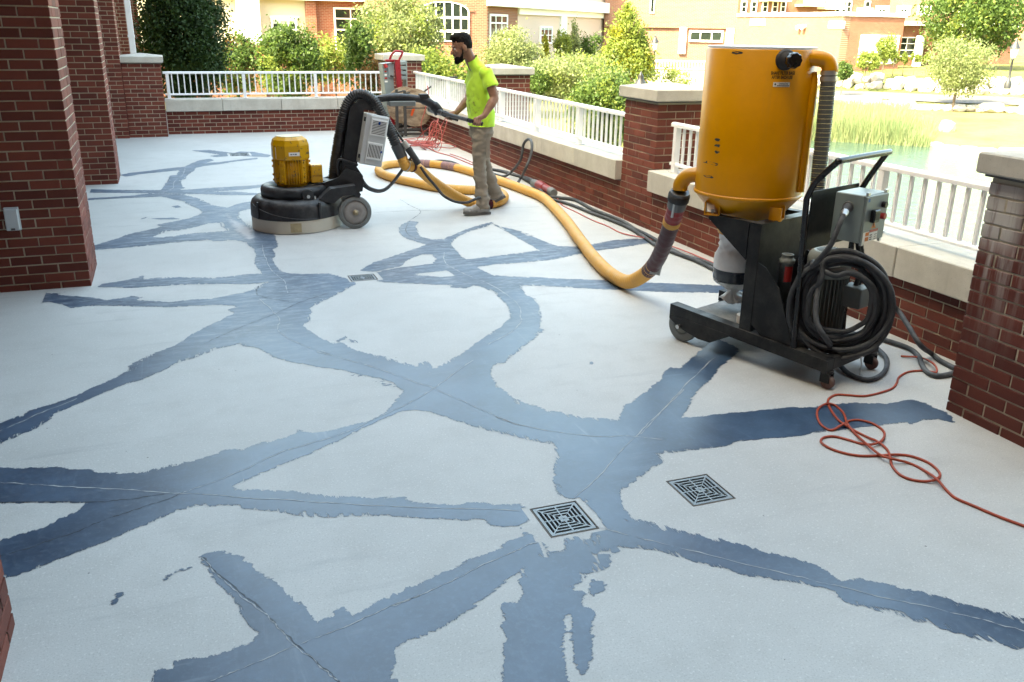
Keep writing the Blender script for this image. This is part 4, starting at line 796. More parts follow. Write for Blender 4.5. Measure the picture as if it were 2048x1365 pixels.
# marsh plants on the near shore, seen through the right railing
L_ = []
rng = np.random.default_rng(78); C = []
for i in range(240):
    a = rng.uniform(33, 62); r_ = rng.uniform(11.4, 14.0); x, y = r_*math.sin(R(a)), r_*math.cos(R(a)); h = rng.uniform(0.5, 1.25)
    c = np.array([x, y, -2.4]); k = 34
    zz = rng.uniform(0, 1, k)**0.7; C.append(c+np.stack([rng.normal(size=k)*0.16*(1.2-zz*0.7), rng.normal(size=k)*0.16*(1.2-zz*0.7), zz*h], 1))
o = quads_obj('marsh_plants', leaf_cloud(np.concatenate(C), 0.13, rng, -0.2, 0.34), LEAF['lime'], None); tag(o, 'yellow-green marsh plants on the near pond shore', kind='stuff')
# ================================================================ buildings and street furniture in the distance
M_stucco = pm('cream_stucco', (0.52, 0.44, 0.34), 0.9, var=0.05, scale=1, coord='World'); M_trim = pm('white_trim', (0.78, 0.77, 0.74), 0.6, var=0.03, coord='World')
M_salmon = pm('salmon_stucco', (0.55, 0.42, 0.35), 0.9, var=0.05, scale=1, coord='World')
def siding_mat():
    m, t, b, N, L = nm('cream_siding'); w = coords(t, 'World'); sp = t.nodes.new('ShaderNodeSeparateXYZ'); L.new(w, sp.inputs[0])
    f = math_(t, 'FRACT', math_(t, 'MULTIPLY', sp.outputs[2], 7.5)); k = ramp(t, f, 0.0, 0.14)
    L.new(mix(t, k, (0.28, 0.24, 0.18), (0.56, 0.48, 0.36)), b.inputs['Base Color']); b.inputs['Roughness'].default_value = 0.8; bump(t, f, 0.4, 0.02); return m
M_siding = siding_mat()
def glass_mat(name, c, rough=0.05):
    m, t, b, N, L = nm(name); w = coords(t, 'World'); n = noise(t, w, 0.7, 5, 0.7)
    L.new(mix(t, ramp(t, n, 0.35, 0.7), c, tuple(x*0.35 for x in c)), b.inputs['Base Color']); b.inputs['Roughness'].default_value = rough; b.inputs['Specular IOR Level'].default_value = 0.3; return m
M_glass = glass_mat('window_glass', (0.020, 0.028, 0.022)); M_blind = pm('window_blind', (0.36, 0.40, 0.36), 0.7)
class Face:
    """a vertical wall from A to B (plan points), with helpers to place things on it where the photograph shows them"""
    def __init__(s, A, B): s.A = Vector((*A, 0)); s.B = Vector((*B, 0)); s.d = (s.B-s.A).normalized(); s.L = (s.B-s.A).length; s.n = Vector((s.d.y, -s.d.x, 0))
    def at(s, x, y):
        r = ray(x, y); t = ((s.A-EYEV).dot(s.n))/r.dot(s.n); p = EYEV+r*t; return (p-s.A).dot(s.d), p.z
    def M(s): return Matrix(((s.d.x, s.n.x, 0, s.A.x), (s.d.y, s.n.y, 0, s.A.y), (0, 0, 1, 0), (0, 0, 0, 1)))
    def slab(s, name, m, par, s0, s1, z0, z1, out=0.0, thick=0.3):
        return MB().box((s0, out-thick, z0), (s1, out, z1), 0, s.M()).build(name, m, par)
    def slabpx(s, name, m, par, x0, y0, x1, y1, out=0.02, thick=0.2):
        a, z1 = s.at(x0, y0); b, z0 = s.at(x1, y1); return s.slab(name, m, par, a, b, z0, z1, out, thick)
    def window(s, par, x0, y0, x1, y1, cols=2, rows=2, fw=0.07, out=0.03, blind=0.0, glass=None, rz=None):
        a, z1 = s.at(x0, y0); b, z0 = s.at(x1, y1)
        if z0 > z1: z0, z1 = z1, z0
        w = MB(); M = s.M()
        for lo, hi in (((a, z0), (a+fw, z1)), ((b-fw, z0), (b, z1)), ((a+fw, z1-fw), (b-fw, z1)), ((a+fw, z0), (b-fw, z0+fw))): w.box((lo[0], -0.1, lo[1]), (hi[0], out+0.03, hi[1]), 0, M)
        for k in range(1, cols): c = a+(b-a)*k/cols; w.box((c-fw*0.3, -0.1, z0+fw), (c+fw*0.3, out+0.02, z1-fw), 0, M)
        for k in (range(1, rows) if rz is None else []): c = z0+(z1-z0)*k/rows; w.box((a+fw, -0.1, c-fw*0.25), (b-fw, out+0.015, c+fw*0.25), 0, M)
        for q in (rz or []): c = z1-(z1-z0)*q; w.box((a+fw, -0.1, c-fw*0.35), (b-fw, out+0.015, c+fw*0.35), 0, M)
        o = w.build('window', M_trim, par)
        MB().box((a+fw*0.6, -0.1, z0+fw*0.6), (b-fw*0.6, out-0.02+0.01, z1-fw*0.6), 0, M).build('pane', glass or M_glass, o)
        if blind: MB().box((a+fw, -0.05, z1-(z1-z0)*blind), (b-fw, out-0.002, z1-fw), 0, M).build('blind', M_blind, o)
        return o
# ---- cream and brick hall straight ahead
f1 = Face((-6.0, 41.7), (9.0, 41.7)); b1 = thing('hall_building', 'cream and brick hall with a triple window behind the shrubs', 'building', (2, 42, -1.2))
s0, zs = f1.at(390, 88); sS, _ = f1.at(418, 50); sC0, _ = f1.at(474, 50); sC1, _ = f1.at(519, 50); sP, _ = f1.at(612, 50); sB, _ = f1.at(632, 50); zc = f1.at(560, 1)[1]
f1.slab('wall', M_siding, b1, 0, sS, zs, 5.6); f1.slab('wall', M_stucco, b1, sS+0.002, sP-0.002, zs+0.12, 5.6, -0.01); f1.slab('brick_base', M_wb_x, b1, 0, sP-0.004, -1.6, zs-0.003, 0.05)
f1.slab('sill_band', M_trim, b1, 0.0, sP-0.006, zs, zs+0.12, 0.12); f1.slab('corner_bay', M_trim, b1, sC0, sC1, zs-0.01, 5.4, 0.55, 0.9); f1.slab('brick_base', M_wb_x, b1, sC0-0.02, sC1+0.02, -1.6, zs-0.014, 0.57, 0.9)
f1.slab('pilaster', M_wb_x, b1, sP, sB, -1.6, zc+0.02, 0.22); f1.slab('wall', M_wb_x, b1, sB+0.002, f1.L, -1.6, zc+0.02, 0.02); f1.slab('cornice', M_trim, b1, sS, f1.L, zc+0.022, zc+0.45, 0.40, 0.6); f1.slab('wall', M_stucco, b1, sP, f1.L, zc+0.46, 5.6, 0.0)
f1.window(b1, 541, 37, 596, 82, 3, 2, 0.09, 0.06, 0.25); f1.window(b1, 384, 36, 406, 84, 1, 2, 0.16, 0.05); f1.window(b1, 666, 15, 737, 104, 2, 1, 0.08, 0.05, 0, None, [0.25, 0.5])
f1.slabpx('window_head', M_trim, b1, 539, 32, 598, 37.5, 0.10, 0.2)
# ---- brick tower with the arched window
f2 = Face((8.05, 39.0), (13.1, 38.2)); b2 = thing('brick_tower', 'tall brick tower with a big white arched window', 'building', (10.5, 39, -1.2))
f2.slab('wall', M_wb_x, b2, 0, f2.L, -1.6, 7.0, 0.0, 2.5)
a0, zsp = f2.at(838, 22); a1, z0 = f2.at(938, 84); cx = (a0+a1)/2; rr = (a1-a0)/2; za = f2.at(888, 3)[1]; hh = za-zsp
arch = [(a0, z0), (a1, z0), (a1, zsp)]+[(cx+rr*math.cos(R(t)), zsp+hh*math.sin(R(t))) for t in range(10, 180, 10)]+[(a0, zsp)]
MX = f2.M() @ Matrix(((1, 0, 0, 0), (0, 0, 1, 0), (0, 1, 0, 0), (0, 0, 0, 1)))
wn_o = MB(); n_ = len(arch)
def inset(P, k): c = Vector((cx, (z0+za)/2)); return [tuple(c+(Vector(p)-c)*(1-k)) for p in P]
inn = inset(arch, 0.05)
wn_o.add([MX @ Vector((x, z, 0.06)) for x, z in arch]+[MX @ Vector((x, z, 0.06)) for x, z in inn], [(i, (i+1) % n_, n_+(i+1) % n_, n_+i) for i in range(n_)])
M2 = f2.M()
for k in range(1, 6): c = a0+(a1-a0)*k/6; wn_o.box((c-0.03, 0.0, z0), (c+0.03, 0.05, zsp+hh*math.sqrt(max(0, 1-((c-cx)/rr)**2))-0.05), 0, M2)
for q in (zsp-0.25, z0+(zsp-z0)*0.35): wn_o.box((a0, 0.0, q-0.05), (a1, 0.055, q+0.05), 0, M2)
wo_ = wn_o.build('arched_window', M_trim, b2); MB().add([MX @ Vector((x, z, 0.03)) for x, z in arch], [tuple(range(n_))]).build('pane', M_glass, wo_)
out = [(cx+rr*1.22*math.cos(R(t)), zsp+hh*1.3*math.sin(R(t))) for t in range(0, 181, 10)]; inn2 = [(cx+rr*1.01*math.cos(R(t)), zsp+hh*1.01*math.sin(R(t))) for t in range(0, 181, 10)]
mb = MB(); m_ = len(out); mb.add([MX @ Vector((x, z, 0.045)) for x, z in out+inn2], [(i, i+1, m_+i+1, m_+i) for i in range(m_-1)]); mb.build('brick_arch', M_wb_y, b2)
# ---- splayed wing
f3 = Face((13.1, 38.6), (24.6, 50.1)); b3 = thing('splayed_wing', 'pale wing with white cornice set back right of the brick tower', 'building', (19, 44.5, -1.0))
q0, zk = f3.at(1000, 14); q1, _ = f3.at(1034, 50); q2, _ = f3.at(1120, 40); q3, _ = f3.at(1131, 40)
f3.slab('wall', M_wb_d, b3, 0, q1, -1.6, zk, 0.03); f3.slab('wall', M_salmon, b3, q1+0.002, f3.L, -0.2, zk, -0.02); f3.slab('brick_base', M_wb_d, b3, q1, f3.L, -1.6, -0.203, 0.02)
f3.slab('corner_board', M_trim, b3, q2, q3, -0.2, zk, 0.10); f3.slab('cornice', M_trim, b3, -0.3, f3.L, zk+0.003, zk+0.55, 0.45, 0.8); f3.slab('frieze', M_trim, b3, q1, f3.L, zk-0.28, zk+0.002, 0.12, 0.3)
f3.slab('wall', M_salmon, b3, 0, f3.L, zk+0.553, 6.5, 0.0)
f3.window(b3, 977, 28, 1012, 98, 3, 1, 0.09, 0.06, 0, None, [0.25]); f3.window(b3, 1079, 53, 1102, 88, 3, 2, 0.08, 0.05, 0.2); f3.window(b3, 1073, -22, 1112, 7, 3, 1, 0.1, 0.04); f3.window(b3, 1122, -22, 1160, 10, 3, 1, 0.1, 0.04)
# ---- pale brick block
f4 = Face((24.3, 49.6), (30.7, 45.6)); b4 = thing('brick_block', 'sunlit pale brick block with a three-pane window and white pilasters', 'building', (27.5, 48, -0.8))
zt = f4.at(1380, 57)[1]
f4.slab('wall', M_wb_d, b4, 0, f4.L, -1.2, zt, 0.0, 1.0); f4.slab('upper_wall', M_wb_d, b4, 0, f4.L, zt+0.002, 4.3, 0.14, 1.2)
f4.slabpx('pilaster', M_trim, b4, 1360, 55, 1370, 108, 0.16); f4.slabpx('pilaster', M_trim, b4, 1453, 57, 1464, 108, 0.16)
f4.window(b4, 1379, 61, 1445, 85, 3, 1, 0.10, 0.08); f4.window(b4, 1303, -30, 1309, 27, 1, 2, 0.06, 0.17)
# ---- low brick building on the right
f5 = Face((42.5, 63.3), (42.5, 50.7)); f6 = Face((42.5, 50.7), (47.7, 50.7)); b5 = thing('low_brick_building', 'low sunlit brick building with white parapet and two louvres', 'building', (45, 57, -0.5))
zp = f5.at(1600, 33)[1]
f5.slab('wall', M_wb_y, b5, 0, f5.L, -1.0, zp, 0.0, 0.6); f6.slab('wall', M_wb_x, b5, 0.605, f6.L, -1.0, zp-0.01, 0.0, 0.4); f5.slab('parapet', M_trim, b5, -0.1, f5.L+0.1, zp+0.002, zp+0.25, 0.1, 0.8); f6.slab('parapet', M_trim, b5, 0.9, f6.L+0.1, zp+0.004, zp+0.24, 0.1, 0.8)
for x0, x1 in ((1502, 1530), (1659, 1689)):
    a, z1 = f5.at(x0, 38 if x0 < 1600 else 43); b, z0 = f5.at(x1, 52 if x0 < 1600 else 57); M5 = f5.M(); l = MB().box((a, 0, z0), (b, 0.06, z1), 0, M5).build('louvre', M_trim, b5)
    for k in range(4): z = z0+(z1-z0)*(k+0.8)/5; MB().box((a+0.1, 0.062, z), (b-0.1, 0.075, z+(z1-z0)*0.07), 0, M5).build('slat', M_blind, l)
for x in (1602, 1611): a, z = f5.at(x, 53); MB().cyl(f5.M() @ Vector((a, 0.0, z)), f5.M() @ Vector((a, 0.35, z-0.1)), 0.12, 0.16, 10).build('wall_lamp', M_trim, b5)
f6.window(b5, 1722, 70, 1790, 128, 6, 2, 0.08, 0.05, 0.0, M_blind); f6.slabpx('column', M_trim, b5, 1740, 70, 1747, 128, 0.25)
f7 = Face((47.7, 53.7), (61.5, 53.7)); b6 = thing('entrance_wing', 'brick entrance wing with dark glass and a white column', 'building', (46, 46, -0.3))
z7 = f7.at(1850, 52)[1]
f7.slab('wall', M_wb_x, b6, 0, f7.L, -1.0, z7, 0.0, 0.5); f7.slab('fascia', M_trim, b6, -0.2, f7.L, z7+0.002, z7+0.28, 0.5, 1.0); f7.window(b6, 1796, 74, 1827, 114, 2, 3, 0.08, 0.05)
a, z1 = f7.at(1832, 72); z0 = gz(52, 53); MB().cyl(f7.M() @ Vector((a, 0.5, z0-0.3)), f7.M() @ Vector((a, 0.5, z1)), 0.32, 0.3, 14).build('column', M_trim, b6)
f7.slabpx('brick_column', M_wb_x, b6, 1844, 56, 1866, 124, 0.5, 0.6); f7.slabpx('doorway', M_glass, b6, 1869, 80, 1884, 122, 0.02)
# ---- three-storey brick building far behind
f8 = Face((50.0, 86.0), (84.0, 86.0)); b7 = thing('apartment_building', 'distant three-storey brick apartments with white balconies', 'building', (65, 84, 0))
f8.slab('wall', M_wb_x, b7, 0, f8.L, 0, 12.0, 0.0, 6.0)
for x0, w in ((1483, 9), (1503, 9), (1525, 9), (1545, 9), (1562, 8), (1672, 7), (1684, 7), (1694, 7), (1730, 8)): f8.window(b7, x0, 2, x0+w, 26, 1, 2, 0.12, 0.06)
for x0, x1, y0, y1 in ((1592, 1632, -4, 14), (1636, 1672, 1, 20), (1697, 1727, 16, 30), (1735, 1757, 22, 34), (1520, 1566, -10, 4)):
    a, z1 = f8.at(x0, y0); b, z0 = f8.at(x1, y1); M8 = f8.M(); bo = MB().box((a, 0, z0), (b, 1.5, z0+0.18), 0, M8).box((a, 1.4, z1-0.08), (b, 1.5, z1), 0, M8).build('balcony', M_trim, b7)
    mb = MB(); k = a
    while k < b: mb.box((k, 1.42, z0+0.18), (k+0.1, 1.48, z1-0.08), 0, M8); k += 0.24
    mb.build('balustrade', M_trim, bo)
f9 = Face((70.0, 75.0), (92.0, 65.0)); b8 = thing('brick_annex', 'distant pale brick annex with white sash windows', 'building', (81, 70, 0))
f9.slab('wall', M_wb_d, b8, 0, f9.L, 0, 11.0, 0.0, 4.0)
for x0 in (1752, 1795, 1836, 1905, 1960): f9.window(b8, x0, 12, x0+24, 31, 4, 3, 0.14, 0.08)
f9.slab('ground_wall', M_wb_d, b8, 6, f9.L, -0.5, 2.2, 0.6, 0.6)
# ---- far white fence on its retaining wall
ff = Face((25.2, 44.5), (33.5, 40.5)); fw = thing('picket_fence', 'white fence on a pale retaining wall across the pond', 'fence', (29, 42.5, -1.0))
a, zf = ff.at(1296, 120); b, zw = ff.at(1415, 143); Mf = ff.M()
MB().box((a, -0.2, -2.6), (b, 0.0, zw), 0, Mf).build('retaining_wall', M_rock, fw); MB().box((a, -0.12, zf-0.07), (b, -0.05, zf), 0, Mf).build('top_rail', M_trim, fw); MB().box((a, -0.11, zw+0.08), (b, -0.06, zw+0.14), 0, Mf).build('bottom_rail', M_trim, fw)
k = a; pk = MB().box((-0.02, -0.10, zw+0.14), (0.02, -0.07, zf-0.07)).mesh('picket'); pk.materials.append(M_trim)
while k < b:
    o = bpy.data.objects.new('picket', pk); COL.objects.link(o); o.parent = fw; o.matrix_local = TM[fw.name].inverted() @ Mf @ Matrix.Translation(Vector((k, 0, 0))); k += 0.16
# ---- street lamps
M_black = pm('lamp_black', (0.018, 0.019, 0.020), 0.45); M_lampglass = pm('lamp_glass', (0.55, 0.55, 0.52), 0.3)
def street_lamp(label, p, top, s=1.0, lean=0.0):
    t = thing('street_lamp', label, 'lamp', tuple(p)); x, y, z = p; H = top-z
    MB().lathe([(0.16*s, 0), (0.16*s, 0.25*s), (0.09*s, 0.4*s), (0.055*s, 0.6*s), (0.045*s, H-0.95*s), (0.09*s, H-0.9*s), (0.05*s, H-0.85*s)], (x, y, z), n=12).build('post', M_black, t)
    MB().lathe([(0.10*s, H-0.82*s), (0.19*s, H-0.42*s)], (x, y, z), n=6, smooth=False).build('lantern_glass', M_lampglass, t)
    MB().lathe([(0.23*s, H-0.42*s), (0.22*s, H-0.38*s), (0.10*s, H-0.18*s), (0.06*s, H-0.12*s), (0.07*s, H-0.08*s), (0.02*s, H), (0.0, H+0.05*s)], (x, y, z), n=12).build('lantern_cap', M_black, t)
    return t
p = far(1306, 146, 48); street_lamp('slim black street lamp across the pond by the lime tree', (p.x, p.y, p.z-0.2), far(1309, 70, 48).z, 0.9)
p = far(2014, 178, 58); street_lamp('black street lamp on the lawn at the right edge', (p.x, p.y, p.z), far(2034, 78, 58).z, 1.2)
p = far(1281, 165, 12.6); t_ = street_lamp('near lamp whose black finial shows above the capped pier', (p.x, p.y, gz(p.x, p.y)), far(1281, 146, 12.6).z, 0.62)
# ================================================================ yellow dust collector on its black cart
def ypaint(name, c, chip=0.3):
    m, t, b, N, L = nm(name); v = coords(t, 'Object'); n = noise(t, v, 3.0, 6, 0.65); n2 = noise(t, v, 26.0, 7, 0.72)
    col = mix(t, ramp(t, n, 0.3, 0.7), tuple(x*0.86 for x in c), c)
    scr = noise(t, coords(t, 'Object', (5, 5, 60)), 1.6, 6, 0.7)
    col = mix(t, math_(t, 'MULTIPLY', ramp(t, scr, 0.63, 0.72), 0.35), col, tuple(x*0.55 for x in c))
    ch = ramp(t, n2, 0.76-chip*0.2, 0.775-chip*0.2); col = mix(t, ch, col, (0.035, 0.042, 0.045))
    gr = noise(t, coords(t, 'Object', (7, 7, 0.7)), 1.3, 6, 0.7); col = mix(t, math_(t, 'MULTIPLY', ramp(t, gr, 0.5, 0.8), 0.28), col, (0.40, 0.22, 0.05))
    L.new(col, b.inputs['Base Color']); L.new(ramp(t, n, 0.25, 0.75, 0.28, 0.45), b.inputs['Roughness'])
    b.inputs['Coat Weight'].default_value = 0.12; b.inputs['Coat Roughness'].default_value = 0.2; bump(t, n2, 0.06, 0.004); return m
M_yel = ypaint('tank_yellow', (0.72, 0.31, 0.004), 0.12); M_blk = pm('cart_black', (0.0045, 0.005, 0.0058), 0.45, var=0.3, scale=9, dust=0.20, spec=0.35, bmp=0.15, bscale=40)
M_blk_clean = pm('black_gloss', (0.010, 0.010, 0.011), 0.22); M_rub = pm('black_rubber', (0.022, 0.022, 0.023), 0.7, var=0.3, scale=30, dust=0.25)
M_grybox = pm('panel_grey', (0.215, 0.265, 0.265), 0.42, var=0.08, scale=5, dust=0.12); M_motor = pm('motor_grey', (0.155, 0.165, 0.150), 0.5, var=0.2, scale=14, dust=0.2)
M_tyre = pm('grey_tyre', (0.15, 0.165, 0.165), 0.6, var=0.2, scale=20, dust=0.3); M_steel = pm('zinc_bolt', (0.55, 0.55, 0.54), 0.35, 0.8)
M_cable = pm('cable_grey', (0.028, 0.031, 0.036), 0.6, var=0.6, scale=22, dust=0.5, dustc=(0.24, 0.26, 0.28)); M_label = pm('label_white', (0.78, 0.77, 0.74), 0.5, var=0.03); M_red = pm('red_plastic', (0.36, 0.022, 0.020), 0.4)
M_ink = pm('black_ink', (0.012, 0.010, 0.008), 0.6, var=0.0); M_orl = pm('label_orange', (0.62, 0.17, 0.02), 0.5, var=0.05)
VO = Vector((3.18, 4.44, 0)); VR = R(20)
vc = thing('dust_collector', 'big yellow dust collector tank on a black wheeled cart', 'vacuum', tuple(VO), VR)
VM = TM[vc.name]
class LB(MB):      # authored in the cart's own frame: +y towards the big wheels, x across, z up
    def build(s, name, m, parent=None, local=True):
        o = MB.build(s, name, m, parent, True); TM[o.name] = VM; return o
RT = 0.312; ZT = 1.772; ZB = 0.958
tk = LB().lathe([(RT-0.004, ZB), (RT, ZB), (RT, ZB), (RT, ZT-0.008), (RT-0.008, ZT), (RT-0.008, ZT), (RT-0.03, ZT-0.002)], n=72).build('tank', M_yel, vc)
LB().lathe([(RT+0.004, ZB-0.012), (RT+0.006, ZB-0.004), (RT+0.006, ZB+0.004), (RT, ZB+0.008)], n=72).build('seam_ring', M_yel, vc)
LB().lathe([(RT, ZB-0.012), (RT, ZB-0.012), (0.165, 0.775), (0.165, 0.775), (0.15, 0.70)], n=60).build('cone', M_yel, vc)
LB().cyl((0, 0, ZT-0.004), (0, 0, ZT+0.010), RT-0.006, n=72, smooth=False).build('lid', pm('lid_sky_sheen', (0.72, 0.73, 0.74), 0.55), vc)  # whitish lid colour paints in the sky reflected off the tank top
for ax, ay, an in ((-0.262, 0.045, R(120)), (-0.085, -0.275, R(200)), (0.26, -0.05, R(300)), (0.05, 0.27, R(30))):
    b = LB(); A = Matrix.Translation(Vector((ax, ay, 0))) @ Matrix.Rotation(an, 4, 'Z')
    b.box((-0.045, -0.035, 0.838), (0.045, 0.035, 0.846), 0, A); b.box((-0.045, -0.035, 0.8465), (-0.038, 0.035, 0.915), 0, A); b.box((0.038, -0.035, 0.8465), (0.045, 0.035, 0.915), 0, A); fo_ = b.build('tank_foot', M_yel, vc)
    LB().cyl(A @ Vector((0, 0, 0.80)), A @ Vector((0, 0, 0.868)), 0.010, n=6).build('bolt', M_steel, fo_)
# helpers on the tank wall: angle of a point seen in the photograph
def tank_pt(x, y, r=RT):
    d = ray(x, y); o = EYEV-VO; a = d.x**2+d.y**2; b = 2*(o.x*d.x+o.y*d.y); c = o.x**2+o.y**2-r*r; q = b*b-4*a*c
    t = (-b-math.sqrt(max(0, q)))/(2*a); p = EYEV+d*t; l = VM.inverted() @ p; return math.atan2(l.y, l.x), l.z
def on_tank(ang, z, out=0.0): return Vector(((RT+out)*math.cos(ang), (RT+out)*math.sin(ang), z))
# shaker knob
ka, kz = tank_pt(1571, 120); n_ = Vector((math.cos(ka), math.sin(ka), 0)); kM, _ = frame(on_tank(ka, kz, -0.004), on_tank(ka, kz, 0.1))
k = LB().lathe([(0.056, 0.0), (0.056, 0.006), (0.05, 0.016), (0.05, 0.016), (0.046, 0.02), (0.042, 0.02), (0.034, 0.05), (0.03, 0.05), (0.03, 0.075)], M=kM, n=32).build('shaker_knob', M_rub, vc)
gM = kM @ Matrix.Translation(Vector((0, 0, 0.075))); prof = [(0.0, 0)]
mb = LB(); vs = []
for z, s in ((0.0, 0.9), (0.006, 1.0), (0.042, 1.0), (0.050, 0.9)):
    for q in range(48):
        a = 2*math.pi*q/48; rr = 0.040*s*(1+0.055*math.cos(a*9)); vs.append(gM @ Vector((rr*math.cos(a), rr*math.sin(a), z)))
mb.add(vs, [(i*48+q, i*48+(q+1) % 48, (i+1)*48+(q+1) % 48, (i+1)*48+q) for i in range(3) for q in range(48)], True); mb.add(vs[-48:], [tuple(range(48))]); mb.build('grip', M_blk_clean, k)
# lettering wrapped round the tank
def wrap_text(txt, a, z, h, m, name, shear=0.0, squeeze=0.8, out=0.0012, cen=True, spacing=1.0):
    cu = bpy.data.curves.new('lettering', 'FONT'); cu.body = txt; cu.size = h; cu.align_x = 'CENTER' if cen else 'LEFT'; cu.align_y = 'CENTER'; cu.shear = shear; cu.space_character = spacing; cu.resolution_u = 3; cu.extrude = 0; cu.offset = h*0.03
    o = bpy.data.objects.new(name, cu); COL.objects.link(o); dg = bpy.context.evaluated_depsgraph_get(); me = bpy.data.meshes.new_from_object(o.evaluated_get(dg)); bpy.data.objects.remove(o)
    for v in me.vertices:
        x, y = v.co.x*squeeze, v.co.y; v.co = on_tank(a+x/RT, z+y, out)
    me.materials.clear(); me.materials.append(m); o = bpy.data.objects.new(name, me); COL.objects.link(o); o.parent = vc; return o
ta, tz = tank_pt(1567, 147); wrap_text('SHAKE FILTER BAGS', ta, tz, 0.0235, M_ink, 'lettering', squeeze=0.66)
ta2, tz2 = tank_pt(1565, 155.6); wrap_text('AFTER EACH USE', ta2, tz2, 0.0235, M_ink, 'lettering', squeeze=0.66)
def tank_patch(a0, a1, z0, z1, m, name, out=0.0015, par=None):
    mb = LB(); n = 8; vs = [on_tank(a0+(a1-a0)*i/n, z, out) for i in range(n+1) for z in (z0, z1)]
    mb.add(vs, [(2*i, 2*i+2, 2*i+3, 2*i+1) for i in range(n)]); return mb.build(name, m, par or vc)
sa0, sz0 = tank_pt(1545.5, 174); sa1, sz1 = tank_pt(1579.5, 165)
stk = tank_patch(sa0, sa1, sz0, sz1, M_label, 'maker_label'); wrap_text('CycloneCore', (sa0+sa1)/2+0.028, (sz0+sz1)/2+0.004, 0.0125, M_ink, 'lettering', 0.35, 0.78, 0.0025)
tank_patch(sa0+(sa1-sa0)*0.22, sa1-0.008, sz0+0.0035, sz0+0.0075, M_ink, 'label_bar', 0.0024, stk)
da = sa0+(sa1-sa0)*0.12; mb = LB(); mb.add([on_tank(da, sz0+0.006, .0026), on_tank(da+0.016, (sz0+sz1)/2, .0026), on_tank(da, sz1-0.004, .0026), on_tank(da-0.016, (sz0+sz1)/2, .0026)], [(0, 1, 2, 3)]); mb.build('label_mark', M_ink, stk)
# gouges in the paint
for i, (x0, y0, x1, y1) in enumerate(((1431, 277, 1438, 282), (1431, 289, 1439, 294), (1431, 302, 1437, 306), (1410, 322, 1434, 330), (1412, 350, 1427, 354), (1450, 86, 1463, 94), (1468, 88, 1482, 94))):
    a0, z1 = tank_pt(x0, y0); a1, z0 = tank_pt(x1, y1); rg = random.Random(i); z1 = min(z1, ZT-0.016); z0 = min(z0, z1-0.012); mb = LB(); P_ = []
    for q in range(12):
        an = 2*math.pi*q/12; rr = 0.75*rg.uniform(0.55, 1.25); P_.append(on_tank((a0+a1)/2+(a1-a0)*rr*math.cos(an), (z0+z1)/2+(z1-z0)*rr*math.sin(an), 0.0008))
    mb.add(P_, [tuple(range(12))]); mb.build('paint_chip', pm('bare_steel', (0.045, 0.055, 0.055), 0.5), vc)
# vertical stiffener duct and strip on the right side of the tank
aa, _ = tank_pt(1610, 250); A = Matrix.Rotation(aa+0.10, 4, 'Z')
LB().tube([A @ Vector((RT+0.004, 0, z)) for z in (0.99, 1.3, 1.6, 1.655)], [0.026, 0.026, 0.026, 0.016], 14).build('side_duct', M_yel, vc)
A2 = Matrix.Rotation(aa+0.26, 4, 'Z'); LB().box((RT-0.004, -0.012, 1.14), (RT+0.018, 0.012, 1.58), 0, A2).build('side_strip', pm('strip_yellow', (0.70, 0.36, 0.02), 0.4), vc)
LB().box((RT+0.0295, -0.004, 1.42), (RT+0.0305, 0.014, 1.52), 0, A).build('side_label', M_label, vc)
# inlet elbow, left
ea, ez = tank_pt(1388, 350); 
def pix(x, y, off):      # pixel -> local point on the plane through the tank axis facing the camera, off metres behind it
    d = ray(x, y); n = VO.normalized(); t = ((VO+n*off-EYEV).dot(n))/d.dot(n); return VM.inverted() @ (EYEV+d*t)
pth = [pix(1420, 350, 0), pix(1388, 350, 0), pix(1372, 355, 0.0), pix(1362, 368, 0.0), pix(1360, 380, 0.0)]
LB().tube(catmull(pth, 8), 0.046, 20).build('inlet_elbow', ypaint('elbow_yellow', (0.62, 0.285, 0.012), 0.55), vc)
# outlet elbow, right, with the grey ribbed hose below it
pth = [pix(1600, 116, -0.14), pix(1628, 116, -0.14), pix(1652, 122, -0.14), pix(1660, 137, -0.14), pix(1659, 147, -0.14)]
LB().tube(catmull(pth, 8), 0.043, 20).build('outlet_elbow', M_yel, vc)
pp = [pix(1658, 144, -0.14), pix(1653, 200, -0.14), pix(1645, 280, -0.15), pix(1638, 340, -0.16), pix(1633, 390, -0.18)]
PP = catmull(pp, 90); M_gh = pm('ribbed_hose_grey', (0.115, 0.125, 0.118), 0.5, var=0.25, scale=20)
def rib(step, amp, base=1.0): return lambda i, al: base+amp*(1.0 if (al/step) % 1.0 < 0.45 else 0.0)
LB().tube(PP, 0.040, 16, rf=rib(0.0125, 0.09)).build('ribbed_hose', M_gh, vc)
hx = LB(); acc = 0; last = -1
for i in range(1, len(PP)):
    acc += (PP[i]-PP[i-1]).length
    if int(acc/0.025) != last:
        last = int(acc/0.025); T_ = (PP[i]-PP[i-1]).normalized(); M_, _ = frame(PP[i], PP[i]+T_)
        hx.lathe([(0.0432, -0.002), (0.0452, 0), (0.0432, 0.002)], M=M_, n=18)
hx.build('hose_wire_helix', pm('hose_helix_cream', (0.52, 0.47, 0.28), 0.5), vc)
for q in (0.0, 0.03): LB().lathe([(0.046, -0.012), (0.047, 0), (0.046, 0.012)], M=frame(PP[3], PP[6])[0] @ Matrix.Translation(Vector((0, 0, q))), n=18).build('hose_clamp', M_steel, vc)
